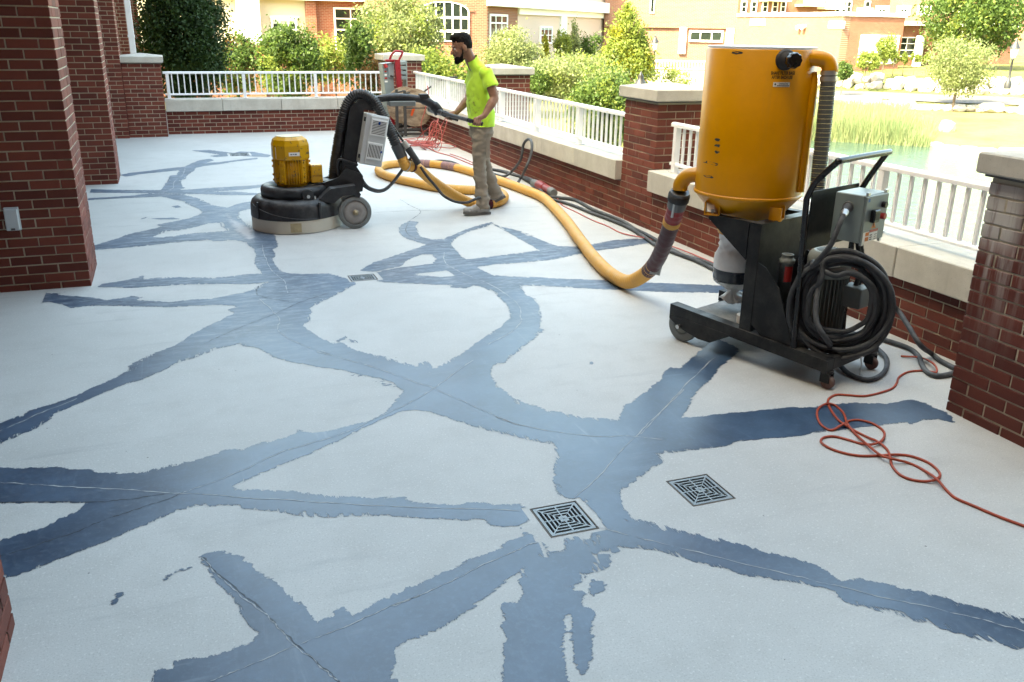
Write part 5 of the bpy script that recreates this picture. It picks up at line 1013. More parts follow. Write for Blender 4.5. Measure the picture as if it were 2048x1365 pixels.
# ---- cart
def sl(y): return 0.143+0.058*(y+0.80)/1.08      # the frame rises a little towards the big wheels
for sx in (-1, 1):
    x0, x1 = (-0.285, -0.215) if sx < 0 else (0.215, 0.285)
    ys = (-0.82, 0.285); mb = LB(); vs = []
    for y in ys:
        zc = sl(y); vs += [(x0, y, zc-0.038), (x1, y, zc-0.038), (x1, y, zc+0.032), (x0, y, zc+0.032)]
    mb.add(vs, [(0, 1, 2, 3), (7, 6, 5, 4), (0, 4, 5, 1), (1, 5, 6, 2), (2, 6, 7, 3), (3, 7, 4, 0)]); mb.build('side_rail', M_blk, vc)
    xs = x0-0.002 if sx < 0 else x1+0.002; xe = xs+0.008*(1 if sx < 0 else -1)
    pl = [(0.284, 0.165), (0.284, 0.14), (0.20, 0.095), (0.05, 0.062), (-0.04, 0.062), (-0.17, 0.135), (-0.17, 0.15)]
    mb = LB(); mb.add([(xs, y, z) for y, z in pl]+[(xe, y, z) for y, z in pl], [tuple(range(7)), tuple(range(7, 14))[::-1]]+[(i, (i+1) % 7, 7+(i+1) % 7, 7+i) for i in range(7)]); mb.build('axle_plate', M_blk, vc)
    wx = -0.245 if sx < 0 else 0.245
    w = LB().lathe([(0.055, -0.022), (0.098, -0.022), (0.104, -0.016), (0.104, 0.016), (0.098, 0.022), (0.055, 0.022)], M=Matrix.Translation(Vector((wx, 0.20, 0.104))) @ Matrix.Rotation(R(90), 4, 'Y'), n=36).build('wheel', M_tyre, vc)
    LB().lathe([(0.0, -0.02), (0.055, -0.02), (0.055, 0.02), (0.0, 0.02)], M=Matrix.Translation(Vector((wx, 0.20, 0.104))) @ Matrix.Rotation(R(90), 4, 'Y'), n=24).build('hub', M_motor, w)
    LB().cyl((wx+sx*0.02, 0.20, 0.104), (wx+sx*0.062, 0.20, 0.104), 0.014, n=8).build('axle_bolt', M_steel, w)
    # swivel casters at the rear
    cx = -0.235 if sx < 0 else 0.24; cy = -0.80; c = LB().cyl((cx, cy, 0.092), (cx, cy, 0.106), 0.035, n=14).box((cx-0.026, cy-0.03, 0.038), (cx-0.020, cy+0.025, 0.0915)).box((cx+0.020, cy-0.03, 0.038), (cx+0.026, cy+0.025, 0.0915)).build('caster_fork', M_blk, vc)
    LB().lathe([(0.0, -0.016), (0.034, -0.016), (0.039, -0.010), (0.039, 0.010), (0.034, 0.016), (0.0, 0.016)], M=Matrix.Translation(Vector((cx, cy-0.012, 0.0395))) @ Matrix.Rotation(R(90), 4, 'Y'), n=24).build('caster_wheel', pm('caster_red', (0.13, 0.055, 0.045), 0.6, dust=0.5), c)
LB().box((-0.214, -0.82, 0.105), (0.214, -0.755, 0.176), 0.004).build('rear_beam', M_blk, vc)
LB().box((-0.214, -0.17, 0.182), (0.214, 0.20, 0.192)).build('front_deck', pm('dusty_deck', (0.16, 0.165, 0.16), 0.8, var=0.5, scale=10, dust=0.6), vc)
LB().box((-0.214, -0.62, 0.158), (0.214, -0.30, 0.166)).build('motor_deck', M_blk, vc)
mb = LB().cyl((0.045, -0.822, 0.14), (0.045, -0.845, 0.14), 0.014, n=10); mb.tube(catmull([(0.045, -0.84, 0.13), (0.042, -0.85, 0.09), (0.05, -0.845, 0.05), (0.045, -0.85, 0.02)], 6), 0.0035, 6); mb.box((0.028, -0.862, 0.004), (0.062, -0.84, 0.022)); mb.build('pin_chain', M_steel, vc)
# stand under the tank: two corner posts, back panel, left and right gussets with a folded top edge
for x in (-0.272, 0.232):
    LB().box((x, -0.305, 0.172), (x+0.04, -0.225, 0.832), 0.003).build('post', M_blk, vc)
    g = [(0.06, 0.836), (0.06, 0.815), (-0.224, 0.62), (-0.224, 0.836)]; xa = x-0.003 if x < 0 else x+0.034
    mb = LB(); mb.add([(xa, y, z) for y, z in g]+[(xa+0.008, y, z) for y, z in g], [(0, 1, 2, 3), (7, 6, 5, 4)]+[(i, (i+1) % 4, 4+(i+1) % 4, 4+i) for i in range(4)]); mb.build('gusset', M_blk, vc)
    LB().box((x-0.004, -0.309, 0.8335), (x+0.046, 0.075, 0.842)).build('rim', M_blk, vc)
    k_ = [(-0.306, 0.62), (-0.36, 0.60), (-0.46, 0.50), (-0.585, 0.19), (-0.40, 0.178), (-0.306, 0.25)]; xb = x+0.004
    mb = LB(); mb.add([(xb, y, z) for y, z in k_]+[(xb+0.006, y, z) for y, z in k_], [tuple(range(6)), tuple(range(6, 12))[::-1]]+[(i, (i+1) % 6, 6+(i+1) % 6, 6+i) for i in range(6)]); mb.build('side_panel', M_blk, vc)
LB().box((-0.231, -0.296, 0.172), (0.231, -0.288, 0.832)).build('back_panel', M_blk, vc); LB().box((-0.225, -0.309, 0.8337), (0.225, -0.24, 0.8415)).build('rim', M_blk, vc)
LB().cyl((-0.12, -0.16, 0.17), (-0.12, -0.16, 0.24), 0.05, n=16).build('white_pot', M_label, vc)
# push handle
H_ = [(-0.262, -0.595, 0.17), (-0.262, -0.575, 0.6), (-0.265, -0.558, 1.02), (-0.268, -0.60, 1.115), (-0.27, -0.70, 1.225), (-0.245, -0.722, 1.243), (0.225, -0.712, 1.247), (0.255, -0.692, 1.228), (0.255, -0.60, 1.06), (0.25, -0.575, 0.95), (0.25, -0.58, 0.5), (0.25, -0.60, 0.17)]
hp = [Vector(H_[0]), Vector(H_[1])]+catmull(H_[2:11], 7)+[Vector(H_[-1])]
LB().tube(hp, 0.0165, 14).build('push_handle', M_blk_clean, vc)
LB().box((-0.245, -0.578, 0.74), (0.235, -0.570, 1.062), 0.002).build('mounting_plate', M_blk, vc)
# control cabinet
CB = Vector((-0.085, -0.79, 0.795)); CE = Vector((0.155, -0.62, 1.052))
cb = LB().box(CB, CE, 0.005).build('control_cabinet', M_grybox, vc)
LB().box((CB.x+0.004, CB.y-0.012, CB.z+0.004), (CE.x-0.004, CB.y-0.001, CE.z-0.004), 0.004).build('door', M_grybox, cb)
for x, z in ((CB.x+0.02, CE.z), (CE.x-0.03, CE.z), (CB.x+0.02, CB.z-0.012), (CE.x-0.03, CB.z-0.012)): LB().box((x, CB.y-0.008, z-0.002), (x+0.02, CB.y+0.006, z+0.014)).build('door_clamp', M_steel, cb)
yd = CB.y-0.0125
LB().box((-0.03, yd-0.03, 0.905), (0.03, yd-0.0003, 0.975), 0.006).build('rotary_switch', M_blk_clean, cb); LB().cyl((0.0, yd-0.031, 0.94), (0.0, yd-0.028, 0.94), 0.022, n=18).build('switch_recess', M_ink, cb)
LB().cyl((0.095, yd, 0.990), (0.095, yd-0.022, 0.990), 0.017, n=18).build('button', M_blk_clean, cb); LB().cyl((0.095, yd, 0.928), (0.095, yd-0.024, 0.928), 0.017, n=18).build('button', M_red, cb)
for z in (0.990, 0.928): LB().box((0.118, yd-0.004, z-0.012), (0.138, yd-0.0004, z+0.012)).build('button_plate', M_ink, cb)
def tri(a, b, c, y, m, n): mb = LB(); mb.add([(a[0], y, a[1]), (b[0], y, b[1]), (c[0], y, c[1])], [(0, 1, 2)]); return mb.build(n, m, cb)
tri((0.002, 0.868), (0.052, 0.868), (0.027, 0.908), yd-0.0008, M_orl, 'warning_triangle')
mb = LB(); mb.add([(0.027, yd-0.0014, 0.900), (0.018, yd-0.0014, 0.884), (0.026, yd-0.0014, 0.885), (0.022, yd-0.0014, 0.872), (0.035, yd-0.0014, 0.889), (0.028, yd-0.0014, 0.888)], [(0, 1, 2, 3, 4, 5)]); mb.build('warning_flash', M_ink, cb)
def plate(x0, z0, x1, z1, m, name, k=1): return LB().box((x0, yd-0.0008*k, z0), (x1, yd-0.0002, z1)).build(name, m, cb)
plate(-0.008, 0.800, 0.080, 0.862, M_label, 'label'); plate(-0.008, 0.848, 0.080, 0.862, M_red, 'label_heading', 2); plate(-0.072, 0.800, -0.010, 0.855, M_label, 'label'); plate(-0.048, 0.832, -0.012, 0.852, M_orl, 'label_block', 2); plate(-0.048, 0.804, -0.012, 0.826, M_orl, 'label_block', 2)
for i in range(3): plate(0.0, 0.806+i*0.012, 0.024, 0.811+i*0.012, M_ink, 'label_print', 2); plate(0.048, 0.806+i*0.012, 0.074, 0.809+i*0.012, M_ink, 'label_print', 2)
plate(-0.068, 1.018, -0.048, 1.036, pm('label_blue', (0.02, 0.12, 0.35), 0.5), 'label')
# power inlet on the left side of the cabinet
pl_ = LB().cyl((CB.x, -0.705, 0.985), (CB.x-0.016, -0.71, 0.982), 0.030, n=20).build('power_inlet', M_motor, vc)
LB().cyl((CB.x-0.016, -0.71, 0.982), (CB.x-0.085, -0.735, 0.967), 0.026, 0.023, n=20).build('plug', M_rub, pl_); LB().cyl((CB.x-0.085, -0.735, 0.967), (CB.x-0.125, -0.75, 0.955), 0.022, 0.015, n=14).build('plug_clamp', M_steel, pl_)
# motor with cooling fins, fan cowl and terminal box
mx, my = 0.03, -0.575; MM = Matrix.Translation(Vector((mx, my, 0)))
mo = LB().lathe([(0.0, 0.16), (0.10, 0.16), (0.10, 0.19), (0.098, 0.19), (0.098, 0.56), (0.0, 0.56)], M=MM, n=32).build('motor', M_motor, vc)
fin = LB()
for q in range(34):
    a = 2*math.pi*q/34; F = MM @ Matrix.Rotation(a, 4, 'Z'); fin.box((0.094, -0.0025, 0.19), (0.118, 0.0025, 0.555), 0, F)
fin.build('cooling_fins', M_motor, mo)
LB().lathe([(0.116, 0.558), (0.120, 0.560), (0.120, 0.66), (0.112, 0.685), (0.09, 0.70), (0.09, 0.70), (0, 0.703)], M=MM, n=36).build('fan_cowl', pm('cowl_grey', (0.26, 0.275, 0.25), 0.45, dust=0.3), mo)
sl_ = LB()
for i in range(-4, 5):
    w = math.sqrt(max(0, 0.075**2-(i*0.016)**2)); sl_.box((mx-w, my+i*0.016-0.003, 0.7032), (mx+w, my+i*0.016+0.003, 0.7045))
sl_.build('fan_slots', M_ink, mo)
ca = math.atan2(-0.84, -0.54)-0.35
def on_cyl(a, z, r): return MM @ Vector((r*math.cos(a), r*math.sin(a), z))
for z0, z1, m in ((0.588, 0.650, M_label), (0.606, 0.626, M_red)):
    mb = LB(); rr = 0.1206 if m is M_label else 0.1212; vs = [on_cyl(ca-0.42+0.8*i/8, z, rr) for i in range(9) for z in (z0, z1)]; mb.add(vs, [(2*i, 2*i+2, 2*i+3, 2*i+1) for i in range(8)]); mb.build('motor_label', m, mo)
LB().box((-0.055, -0.062, 0), (0.055, 0.062, 0.12), 0.006, MM @ Matrix.Translation(Vector((0.05, -0.155, 0.40)))).build('terminal_box', M_motor, mo)
for dx in (0.0, 0.03): LB().tube(catmull([(mx+0.05+dx, my-0.15, 0.51), (mx+0.06+dx, my-0.16, 0.62), (mx+0.03+dx, my-0.13, 0.78)], 24), 0.013, 10, rf=rib(0.01, 0.12)).build('conduit', M_rub, mo)
# oil-filter like canister with an arrow label
cn = LB().lathe([(0.0, 0.40), (0.036, 0.40), (0.036, 0.62), (0.044, 0.625), (0.044, 0.645), (0.036, 0.65), (0.030, 0.668), (0.034, 0.668), (0.034, 0.675), (0.022, 0.675), (0.022, 0.65)], c=(-0.155, -0.42, 0), n=24).build('canister', M_motor, vc)
mb = LB(); vs = [(-0.155+0.0365*math.cos(a), -0.42+0.0365*math.sin(a), z) for a in np.linspace(3.5, 5.2, 7) for z in (0.52, 0.61)]; mb.add(vs, [(2*i, 2*i+2, 2*i+3, 2*i+1) for i in range(6)]); mb.build('canister_label', M_red, cn)
# collection bag under the cone
LB().lathe([(0.0, 0.40), (0.125, 0.40), (0.13, 0.41), (0.13, 0.475), (0.13, 0.475)], c=(0, 0.03, 0), n=40).build('bag_holder_band', pm('band_dark', (0.035, 0.04, 0.05), 0.25), vc)
bag = LB(); rg = random.Random(3); vs = []; Z_ = [0.476, 0.50, 0.53, 0.56, 0.585, 0.60, 0.62, 0.64, 0.66, 0.685, 0.70]; R_ = [0.131, 0.133, 0.132, 0.130, 0.118, 0.106, 0.112, 0.106, 0.114, 0.110, 0.118]; n_ = 48
for z, r_ in zip(Z_, R_):
    for q in range(n_):
        a = 2*math.pi*q/n_; j = 1+(0.035*math.sin(a*7+z*90)+0.02*math.sin(a*13-z*60))*(1 if z > 0.575 else 0.2); vs.append((r_*j*math.cos(a), 0.03+r_*j*math.sin(a), z))
bag.add(vs, [(i*n_+q, i*n_+(q+1) % n_, (i+1)*n_+(q+1) % n_, (i+1)*n_+q) for i in range(len(Z_)-1) for q in range(n_)], True)
def film_mat():
    m, t, b, N, L = nm('bag_film'); n = noise(t, coords(t, 'Object'), 18, 5, 0.7); L.new(mix(t, n, (0.72, 0.72, 0.70), (0.95, 0.95, 0.94)), b.inputs['Base Color']); b.inputs['Roughness'].default_value = 0.3
    b.inputs['Subsurface Weight'].default_value = 0.0; bump(t, noise(t, coords(t, 'Object'), 30, 4), 0.5, 0.01); return m
M_film = film_mat(); bag.build('collection_bag', M_film, vc)
tail = LB(); vs = []; Z_ = [0.398, 0.38, 0.355, 0.335, 0.32, 0.30, 0.275, 0.255]; R_ = [0.118, 0.085, 0.045, 0.022, 0.03, 0.055, 0.075, 0.05]
for i, (z, r_) in enumerate(zip(Z_, R_)):
    for q in range(n_):
        a = 2*math.pi*q/n_; j = 1+0.25*math.sin(a*5+i*0.9)*(i > 0)+0.12*math.sin(a*11-i); vs.append((r_*j*math.cos(a)+0.012*i*(i > 4)*0.3-0.0, 0.03+r_*j*math.sin(a), z+0.014*math.sin(a*3+i)*(i > 1)))
tail.add(vs, [(i*n_+q, i*n_+(q+1) % n_, (i+1)*n_+(q+1) % n_, (i+1)*n_+q) for i in range(len(Z_)-1) for q in range(n_)], True); tail.build('tied_bag_end', M_film, vc)
# coiled supply cable hung in front of the motor: its own thing
cc = thing('coiled_cable', 'thick grey power cable coiled round the motor of the dust collector', 'cable', tuple(VM @ Vector((0.0, -0.7, 0))))
vn = Vector((-0.60, -0.80, 0)); rx = Vector((0.80, -0.60, 0)); up = Vector((0.0, 0.0, 1.0)); ctr = VM @ Vector((0.02, -0.665, 0.50)); rg = random.Random(21); P_ = []
P_ += [VM @ Vector((CB.x-0.12, -0.748, 0.956)), VM @ Vector((CB.x-0.165, -0.755, 0.91)), VM @ Vector((CB.x-0.20, -0.74, 0.80)), VM @ Vector((-0.285, -0.66, 0.68))]
turns = 13; st = 16
for i in range(turns*st):
    a = math.pi*0.75+2*math.pi*i/st; k = i//st
    rr = 0.222+0.046*math.sin(k*2.3+0.6)+rg.uniform(-0.005, 0.005); sq = 1.0+0.10*math.sin(k*1.7)
    a += 0.0; sh = rx*(0.035*math.sin(k*3.1))+up*(-0.045*abs(math.sin(k*1.9)))
    p = ctr+sh+rx*(math.cos(a)*rr*0.98)+up*(math.sin(a)*rr*1.02*sq - (0.03+0.010*(k % 3))*(1 if math.sin(a) < 0 else 0.2))+vn*(0.115+0.022*((k*5) % 4)+0.03*math.sin(a*1.0+k*0.8))
    P_.append(p)
P_ += [VM @ Vector((-0.30, -0.72, 0.42)), VM @ Vector((-0.25, -0.80, 0.26))]+[onz(1655, 690, 0.10), onz(1690, 742, 0.02), onz(1735, 760, 0.016), onz(1768, 745, 0.016), onz(1773, 718, 0.018), onz(1752, 695, 0.03)]
CP = catmull(P_, 5); MB().tube(CP, 0.0145, 10).build('cable', M_cable, cc)
# ================================================================ floor grinder
M_shroud = pm('shroud_black', (0.007, 0.008, 0.0105), 0.45, var=0.35, scale=8, dust=0.24, dustc=(0.36, 0.37, 0.38), bmp=0.1, bscale=60); M_skirt = pm('skirt_cream', (0.52, 0.49, 0.41), 0.7, var=0.12, scale=7, dust=0.15, chip=0.12, chipc=(0.25, 0.21, 0.14), coord='Object')
M_gyel = ypaint('motor_yellow', (0.66, 0.34, 0.004), 0.85); M_gbox = pm('inverter_grey', (0.50, 0.53, 0.54), 0.4, var=0.06, dust=0.15); M_ghose = pm('hose_black', (0.020, 0.021, 0.023), 0.4, dust=0.12)
GX, GY = 1.0, 8.67
gr = thing('floor_grinder', 'black and yellow walk-behind floor grinder with grey inverter box', 'grinder', (GX, GY, 0))
def ring(mb, prof, sy=1.0, tail=0.0, n=64):
    """lathe about the grinding head whose back stretches towards the wheels"""
    vs = []
    for r, z in prof:
        for q in range(n):
            a = 2*math.pi*q/n; k = max(0.0, math.cos(a))**3
            vs.append((GX+r*math.cos(a)+tail*k*0.16, GY+r*math.sin(a)*(1-0.12*k*tail), z))
    mb.add(vs, [(i*n+q, i*n+(q+1) % n, (i+1)*n+(q+1) % n, (i+1)*n+q) for i in range(len(prof)-1) if prof[i] != prof[i+1] for q in range(n)], True); return mb
sk = ring(MB(), [(0.392, 0.006), (0.402, 0.006), (0.402, 0.006), (0.404, 0.125), (0.404, 0.125), (0.392, 0.127)], tail=0.35).build('dust_skirt', M_skirt, gr)
a_ = R(-96); MB().add([(GX+0.407*math.cos(a_+da), GY+0.407*math.sin(a_+da), z) for da in (-0.12, -0.03, 0.10, 0.13) for z in (0.022, 0.108)], [(0, 2, 3, 1), (2, 4, 5, 3), (4, 6, 7, 5)]).build('skirt_patch', pm('worn_cream', (0.40, 0.33, 0.20), 0.8, var=0.4, scale=25), sk)
ring(MB(), [(0.398, 0.120), (0.408, 0.128), (0.408, 0.128), (0.405, 0.235), (0.39, 0.275), (0.36, 0.300), (0.33, 0.306), (0.0, 0.310)], tail=0.35).build('shroud', M_shroud, gr)
ring(MB(), [(0.285, 0.30), (0.300, 0.315), (0.302, 0.375), (0.290, 0.402), (0.270, 0.412), (0.225, 0.412), (0.21, 0.40), (0.205, 0.36), (0.20, 0.33)], tail=0.25).build('upper_shroud', M_shroud, gr)
rb = MB()       # raised ribs on the shroud flank
for a0 in (R(-62), R(-150)):
    rb.box((-0.012, -0.02, 0.0), (0.012, 0.0, 0.16), 0.004, Matrix.Translation(Vector((GX+0.402*math.cos(a0), GY+0.402*math.sin(a0), 0.128))) @ Matrix.Rotation(a0+math.pi/2, 4, 'Z'))
rb.tube([(GX+0.409*math.cos(R(t)), GY+0.409*math.sin(R(t)), 0.255-0.12*math.sin(math.pi*(t+165)/100*0.5)) for t in range(-165, -64, 5)], 0.006, 6); rb.build('shroud_rib', M_shroud, gr)
MB().cyl((GX+0.10, GY-0.32, 0.345), (GX+0.10, GY-0.27, 0.345), 0.055, n=24).build('pivot_boss', M_shroud, gr); MB().cyl((GX+0.10, GY-0.336, 0.338), (GX+0.10, GY-0.318, 0.338), 0.017, n=6).build('pivot_bolt', M_steel, gr)
for a0 in (R(-60), R(-20)): MB().cyl((GX+0.33*math.cos(a0), GY+0.33*math.sin(a0), 0.30), (GX+0.33*math.cos(a0), GY+0.33*math.sin(a0), 0.335), 0.012, n=6).build('bolt', M_steel, gr)
# electric motor
gm = MB().lathe([(0.0, 0.40), (0.145, 0.40), (0.145, 0.66), (0.0, 0.66)], c=(GX, GY, 0), n=32).build('motor', M_gyel, gr)
fin = MB()
for q in range(40):
    a = 2*math.pi*q/40; fin.box((0.140, -0.003, 0.425), (0.160, 0.003, 0.655), 0, Matrix.Translation(Vector((GX, GY, 0))) @ Matrix.Rotation(a, 4, 'Z'))
fin.build('cooling_fins', M_gyel, gm)
for a0 in (R(-128), R(-52), R(-15), R(160)):
    lg = MB(); A = Matrix.Translation(Vector((GX, GY, 0))) @ Matrix.Rotation(a0, 4, 'Z')
    lg.box((0.14, -0.028, 0.43), (0.168, 0.028, 0.65), 0.004, A)
    for z in (0.45, 0.50, 0.58, 0.63): lg.cyl(A @ Vector((0.165, 0, z)), A @ Vector((0.182, 0, z)), 0.012, n=8)
    lg.build('mounting_lug', M_gyel, gm)
def octa(r): return [(GX+r*math.cos(R(22.5+45*q)), GY+r*math.sin(R(22.5+45*q))) for q in range(8)]
cw = MB(); lv = [(0.178, 0.655), (0.182, 0.67), (0.182, 0.785), (0.165, 0.835), (0.125, 0.862)]; vs = [(x, y, z) for r, z in lv for x, y in octa(r)]
cw.add(vs, [(i*8+q, i*8+(q+1) % 8, (i+1)*8+(q+1) % 8, (i+1)*8+q) for i in range(4) for q in range(8)]); cw.add(vs[-8:], [tuple(range(8))]); cw.add(vs[:8], [tuple(range(8))[::-1]]); cw.build('fan_cowl', M_gyel, gm)
MB().cyl((GX, GY, 0.863), (GX, GY, 0.866), 0.115, n=28).build('cowl_top', pm('cowl_top_cream', (0.62, 0.56, 0.38), 0.6, var=0.25, scale=30), gm)
lp = MB().box((-0.055, -0.001, -0.017), (0.045, 0.0, 0.017), 0, Matrix.Translation(Vector((GX+0.02, GY-0.1695, 0.712)))); lp = lp.build('maker_label', M_label, gm)
for k in range(3): MB().box((GX-0.02+0.02*k, GY-0.1708, 0.706+0.003*(k % 2)), (GX-0.006+0.022*k, GY-0.1704, 0.716)).build('label_print', pm('ink_blue', (0.05, 0.09, 0.16), 0.5), lp)
A = Matrix.Translation(Vector((GX, GY, 0))) @ Matrix.Rotation(R(-158), 4, 'Z'); MB().box((0.1690, -0.036, 0.668), (0.1705, 0.036, 0.772), 0, A).build('number_plate', M_label, gm)
cu = bpy.data.curves.new('lettering', 'FONT'); cu.body = '2'; cu.size = 0.12; cu.align_x = 'CENTER'; cu.align_y = 'CENTER'; cu.offset = 0.003; _o = bpy.data.objects.new('number', cu); COL.objects.link(_o)
me = bpy.data.meshes.new_from_object(_o.evaluated_get(bpy.context.evaluated_depsgraph_get())); bpy.data.objects.remove(_o); me.materials.clear(); me.materials.append(M_ink)
me.transform(Matrix.Translation(-Vector((GX, GY, 0))) @ A @ Matrix.Translation(Vector((0.1712, 0, 0.72))) @ Matrix(((0, 0, 1, 0), (1, 0, 0, 0), (0, 1, 0, 0), (0, 0, 0, 1)))); o = bpy.data.objects.new('number', me); COL.objects.link(o); o.parent = gm
MB().box((1.165, GY-0.12, 0.43), (1.275, GY-0.005, 0.60), 0.006).build('terminal_box', M_gyel, gm); MB().box((1.17, GY-0.128, 0.50), (1.27, GY-0.121, 0.592), 0.004).build('terminal_cover', M_gyel, gm)
# chassis, wheels
ch = [(1.05, 0.395), (1.28, 0.43), (1.42, 0.47), (1.50, 0.56), (1.64, 0.50), (1.67, 0.44), (1.65, 0.33), (1.50, 0.30), (1.30, 0.34)]
XZ = lambda Y: Matrix(((1, 0, 0, 0), (0, 0, -1, Y), (0, 1, 0, 0), (0, 0, 0, 1)))
for y0 in (GY-0.13, GY+0.09): MB().prism(ch, 0.0, 0.035, XZ(y0+0.035)).build('chassis_plate', M_shroud, gr)
MB().box((1.28, GY-0.094, 0.36), (1.62, GY+0.088, 0.44), 0.005).build('chassis_deck', M_shroud, gr)
fd = [(1.20, 0.305), (1.32, 0.40), (1.55, 0.42), (1.60, 0.33), (1.58, 0.30), (1.52, 0.33), (1.42, 0.325), (1.34, 0.26), (1.28, 0.27)]
for y0 in (8.36, 8.86): MB().prism(fd, 0.0, 0.13, XZ(y0+0.13)).build('wheel_arch', M_shroud, gr)
for wy in (8.40, 8.94):
    Mw = Matrix.Translation(Vector((1.54, wy, 0.158))) @ Matrix.Rotation(R(90), 4, 'X')
    w = MB().lathe([(0.118, 0.030), (0.150, 0.030), (0.158, 0.022), (0.158, -0.022), (0.150, -0.030), (0.118, -0.030), (0.118, 0.030)], M=Mw, n=44).build('wheel', M_tyre, gr)
    MB().lathe([(0.0, 0.034), (0.018, 0.034), (0.022, 0.024), (0.045, 0.018), (0.06, 0.026), (0.118, 0.022), (0.118, -0.022), (0.0, -0.022)], M=Mw, n=36).build('wheel_disc', pm('wheel_disc_grey', (0.27, 0.26, 0.25), 0.6, var=0.3, scale=20, dust=0.3), w)
    MB().lathe([(0.0, 0.062), (0.012, 0.062), (0.016, 0.05), (0.026, 0.048), (0.028, 0.034), (0.0, 0.034)], M=Mw, n=20).build('hub_nut', pm('hub_brass', (0.30, 0.24, 0.15), 0.45, 0.5), w)
MB().cyl((1.54, 8.43, 0.158), (1.54, 8.91, 0.158), 0.02, n=12).build('axle', M_shroud, gr)
# upright mast
ms = MB(); ms.prism([(1.455, 0.47), (1.60, 0.47), (1.70, 1.05), (1.72, 1.14), (1.63, 1.165), (1.575, 1.12)], 0.0, 0.12, XZ(GY+0.05)); ms.build('mast', M_shroud, gr)
MB().prism([(1.44, 0.43), (1.665, 0.36), (1.67, 0.47), (1.60, 0.58), (1.50, 0.58)], 0.0, 0.16, XZ(GY+0.075)).build('mast_foot', M_shroud, gr)
ar = [(1.62, 1.06), (1.615, 1.13), (1.66, 1.185), (1.78, 1.215), (1.90, 1.215), (1.90, 1.19), (1.86, 1.16), (1.84, 1.10), (1.80, 1.085), (1.72, 1.10)]
MB().prism(ar, 0.0, 0.09, XZ(GY+0.03)).build('mast_head', M_shroud, gr)
arm = catmull([(1.84, GY-0.01, 1.185), (2.0, GY-0.01, 1.205), (2.2, GY-0.01, 1.195), (2.34, GY-0.01, 1.165), (2.43, GY-0.01, 1.105), (2.47, GY-0.01, 1.055)], 8)
MB().tube(arm, [0.036]*12+[0.034]*10+[0.042]*8+[0.052]*11, 14).build('handle_arm', M_shroud, gr)
MB().box((1.96, GY-0.07, 1.125), (2.22, GY+0.05, 1.172), 0.006).build('control_pod', pm('pod_grey', (0.17, 0.19, 0.19), 0.5), gr); MB().box((2.27, GY-0.05, 1.195), (2.36, GY+0.03, 1.235), 0.005).build('switch_box', M_shroud, gr)
HB = Vector((2.47, GY-0.01, 1.055))
MB().cyl((2.46, 8.43, 1.062), (2.46, 8.955, 1.058), 0.030, n=14).build('handle_crossbar', M_shroud, gr)
M_bar = pm('bar_steel', (0.10, 0.105, 0.11), 0.35, 0.5)
for y0, x1, z1 in ((8.45, 2.845, 0.958), (8.935, 2.74, 0.955)):
    dx = (x1-2.43); dz = z1-1.072
    bar = MB().tube([(2.43, y0, 1.072), (2.43+dx*0.4, y0, 1.072+dz*0.4), (x1, y0, z1)], 0.0185, 14).build('handle_bar', M_bar, gr)
    MB().tube([(2.43+dx*0.62, y0, 1.072+dz*0.62), (x1+0.01, y0, z1-0.003)], 0.0205, 14).build('grip', M_blk_clean, bar); MB().cyl((2.44, y0, 1.069), (2.50, y0, 1.053), 0.03, 0.026, n=14).build('collar', M_bar, bar)
# inverter box hung on the mast
IM = Matrix.Translation(Vector((1.695, GY-0.16, 0.595))) @ Matrix.Rotation(R(11.5), 4, 'Y')
iv = MB().box((-0.085, -0.06, 0.0), (0.135, 0.14, 0.475), 0.008, IM).build('inverter_box', M_gbox, gr)
MB().box((-0.045, -0.075, 0.008), (0.128, -0.0605, 0.467), 0.006, IM).build('inverter_door', M_gbox, iv)
for z0, hor in ((0.285, True), (0.06, False)):
    gv = MB().box((-0.035 if hor else -0.038, -0.090, z0), (0.12 if hor else 0.11, -0.0755, z0+0.155 if hor else z0+0.16), 0.004, IM).build('vent_grille', pm('vent_white', (0.66, 0.68, 0.68), 0.4), iv)
    for k in range(9):
        if hor: b = MB().box((-0.024, -0.0912, z0+0.018+k*0.0142), (0.105, -0.0896, z0+0.024+k*0.0142), 0, IM)
        else: b = MB().box((-0.026+k*0.0145, -0.0912, z0+0.02), (-0.019+k*0.0145, -0.0896, z0+0.14), 0, IM)
        b.build('slot', M_ink, gv)
MB().box((0.03, -0.096, 0.395), (0.05, -0.0905, 0.42), 0.002, IM).build('badge', pm('badge_blue', (0.01, 0.05, 0.22), 0.3), iv); MB().box((0.09, -0.096, 0.135), (0.11, -0.0905, 0.155), 0.002, IM).build('badge', pm('badge_blue2', (0.01, 0.05, 0.22), 0.3), iv)
for z in (0.05, 0.40): MB().box((-0.10, -0.055, z), (-0.084, -0.02, z+0.04), 0.003, IM).build('hinge', M_shroud, iv)
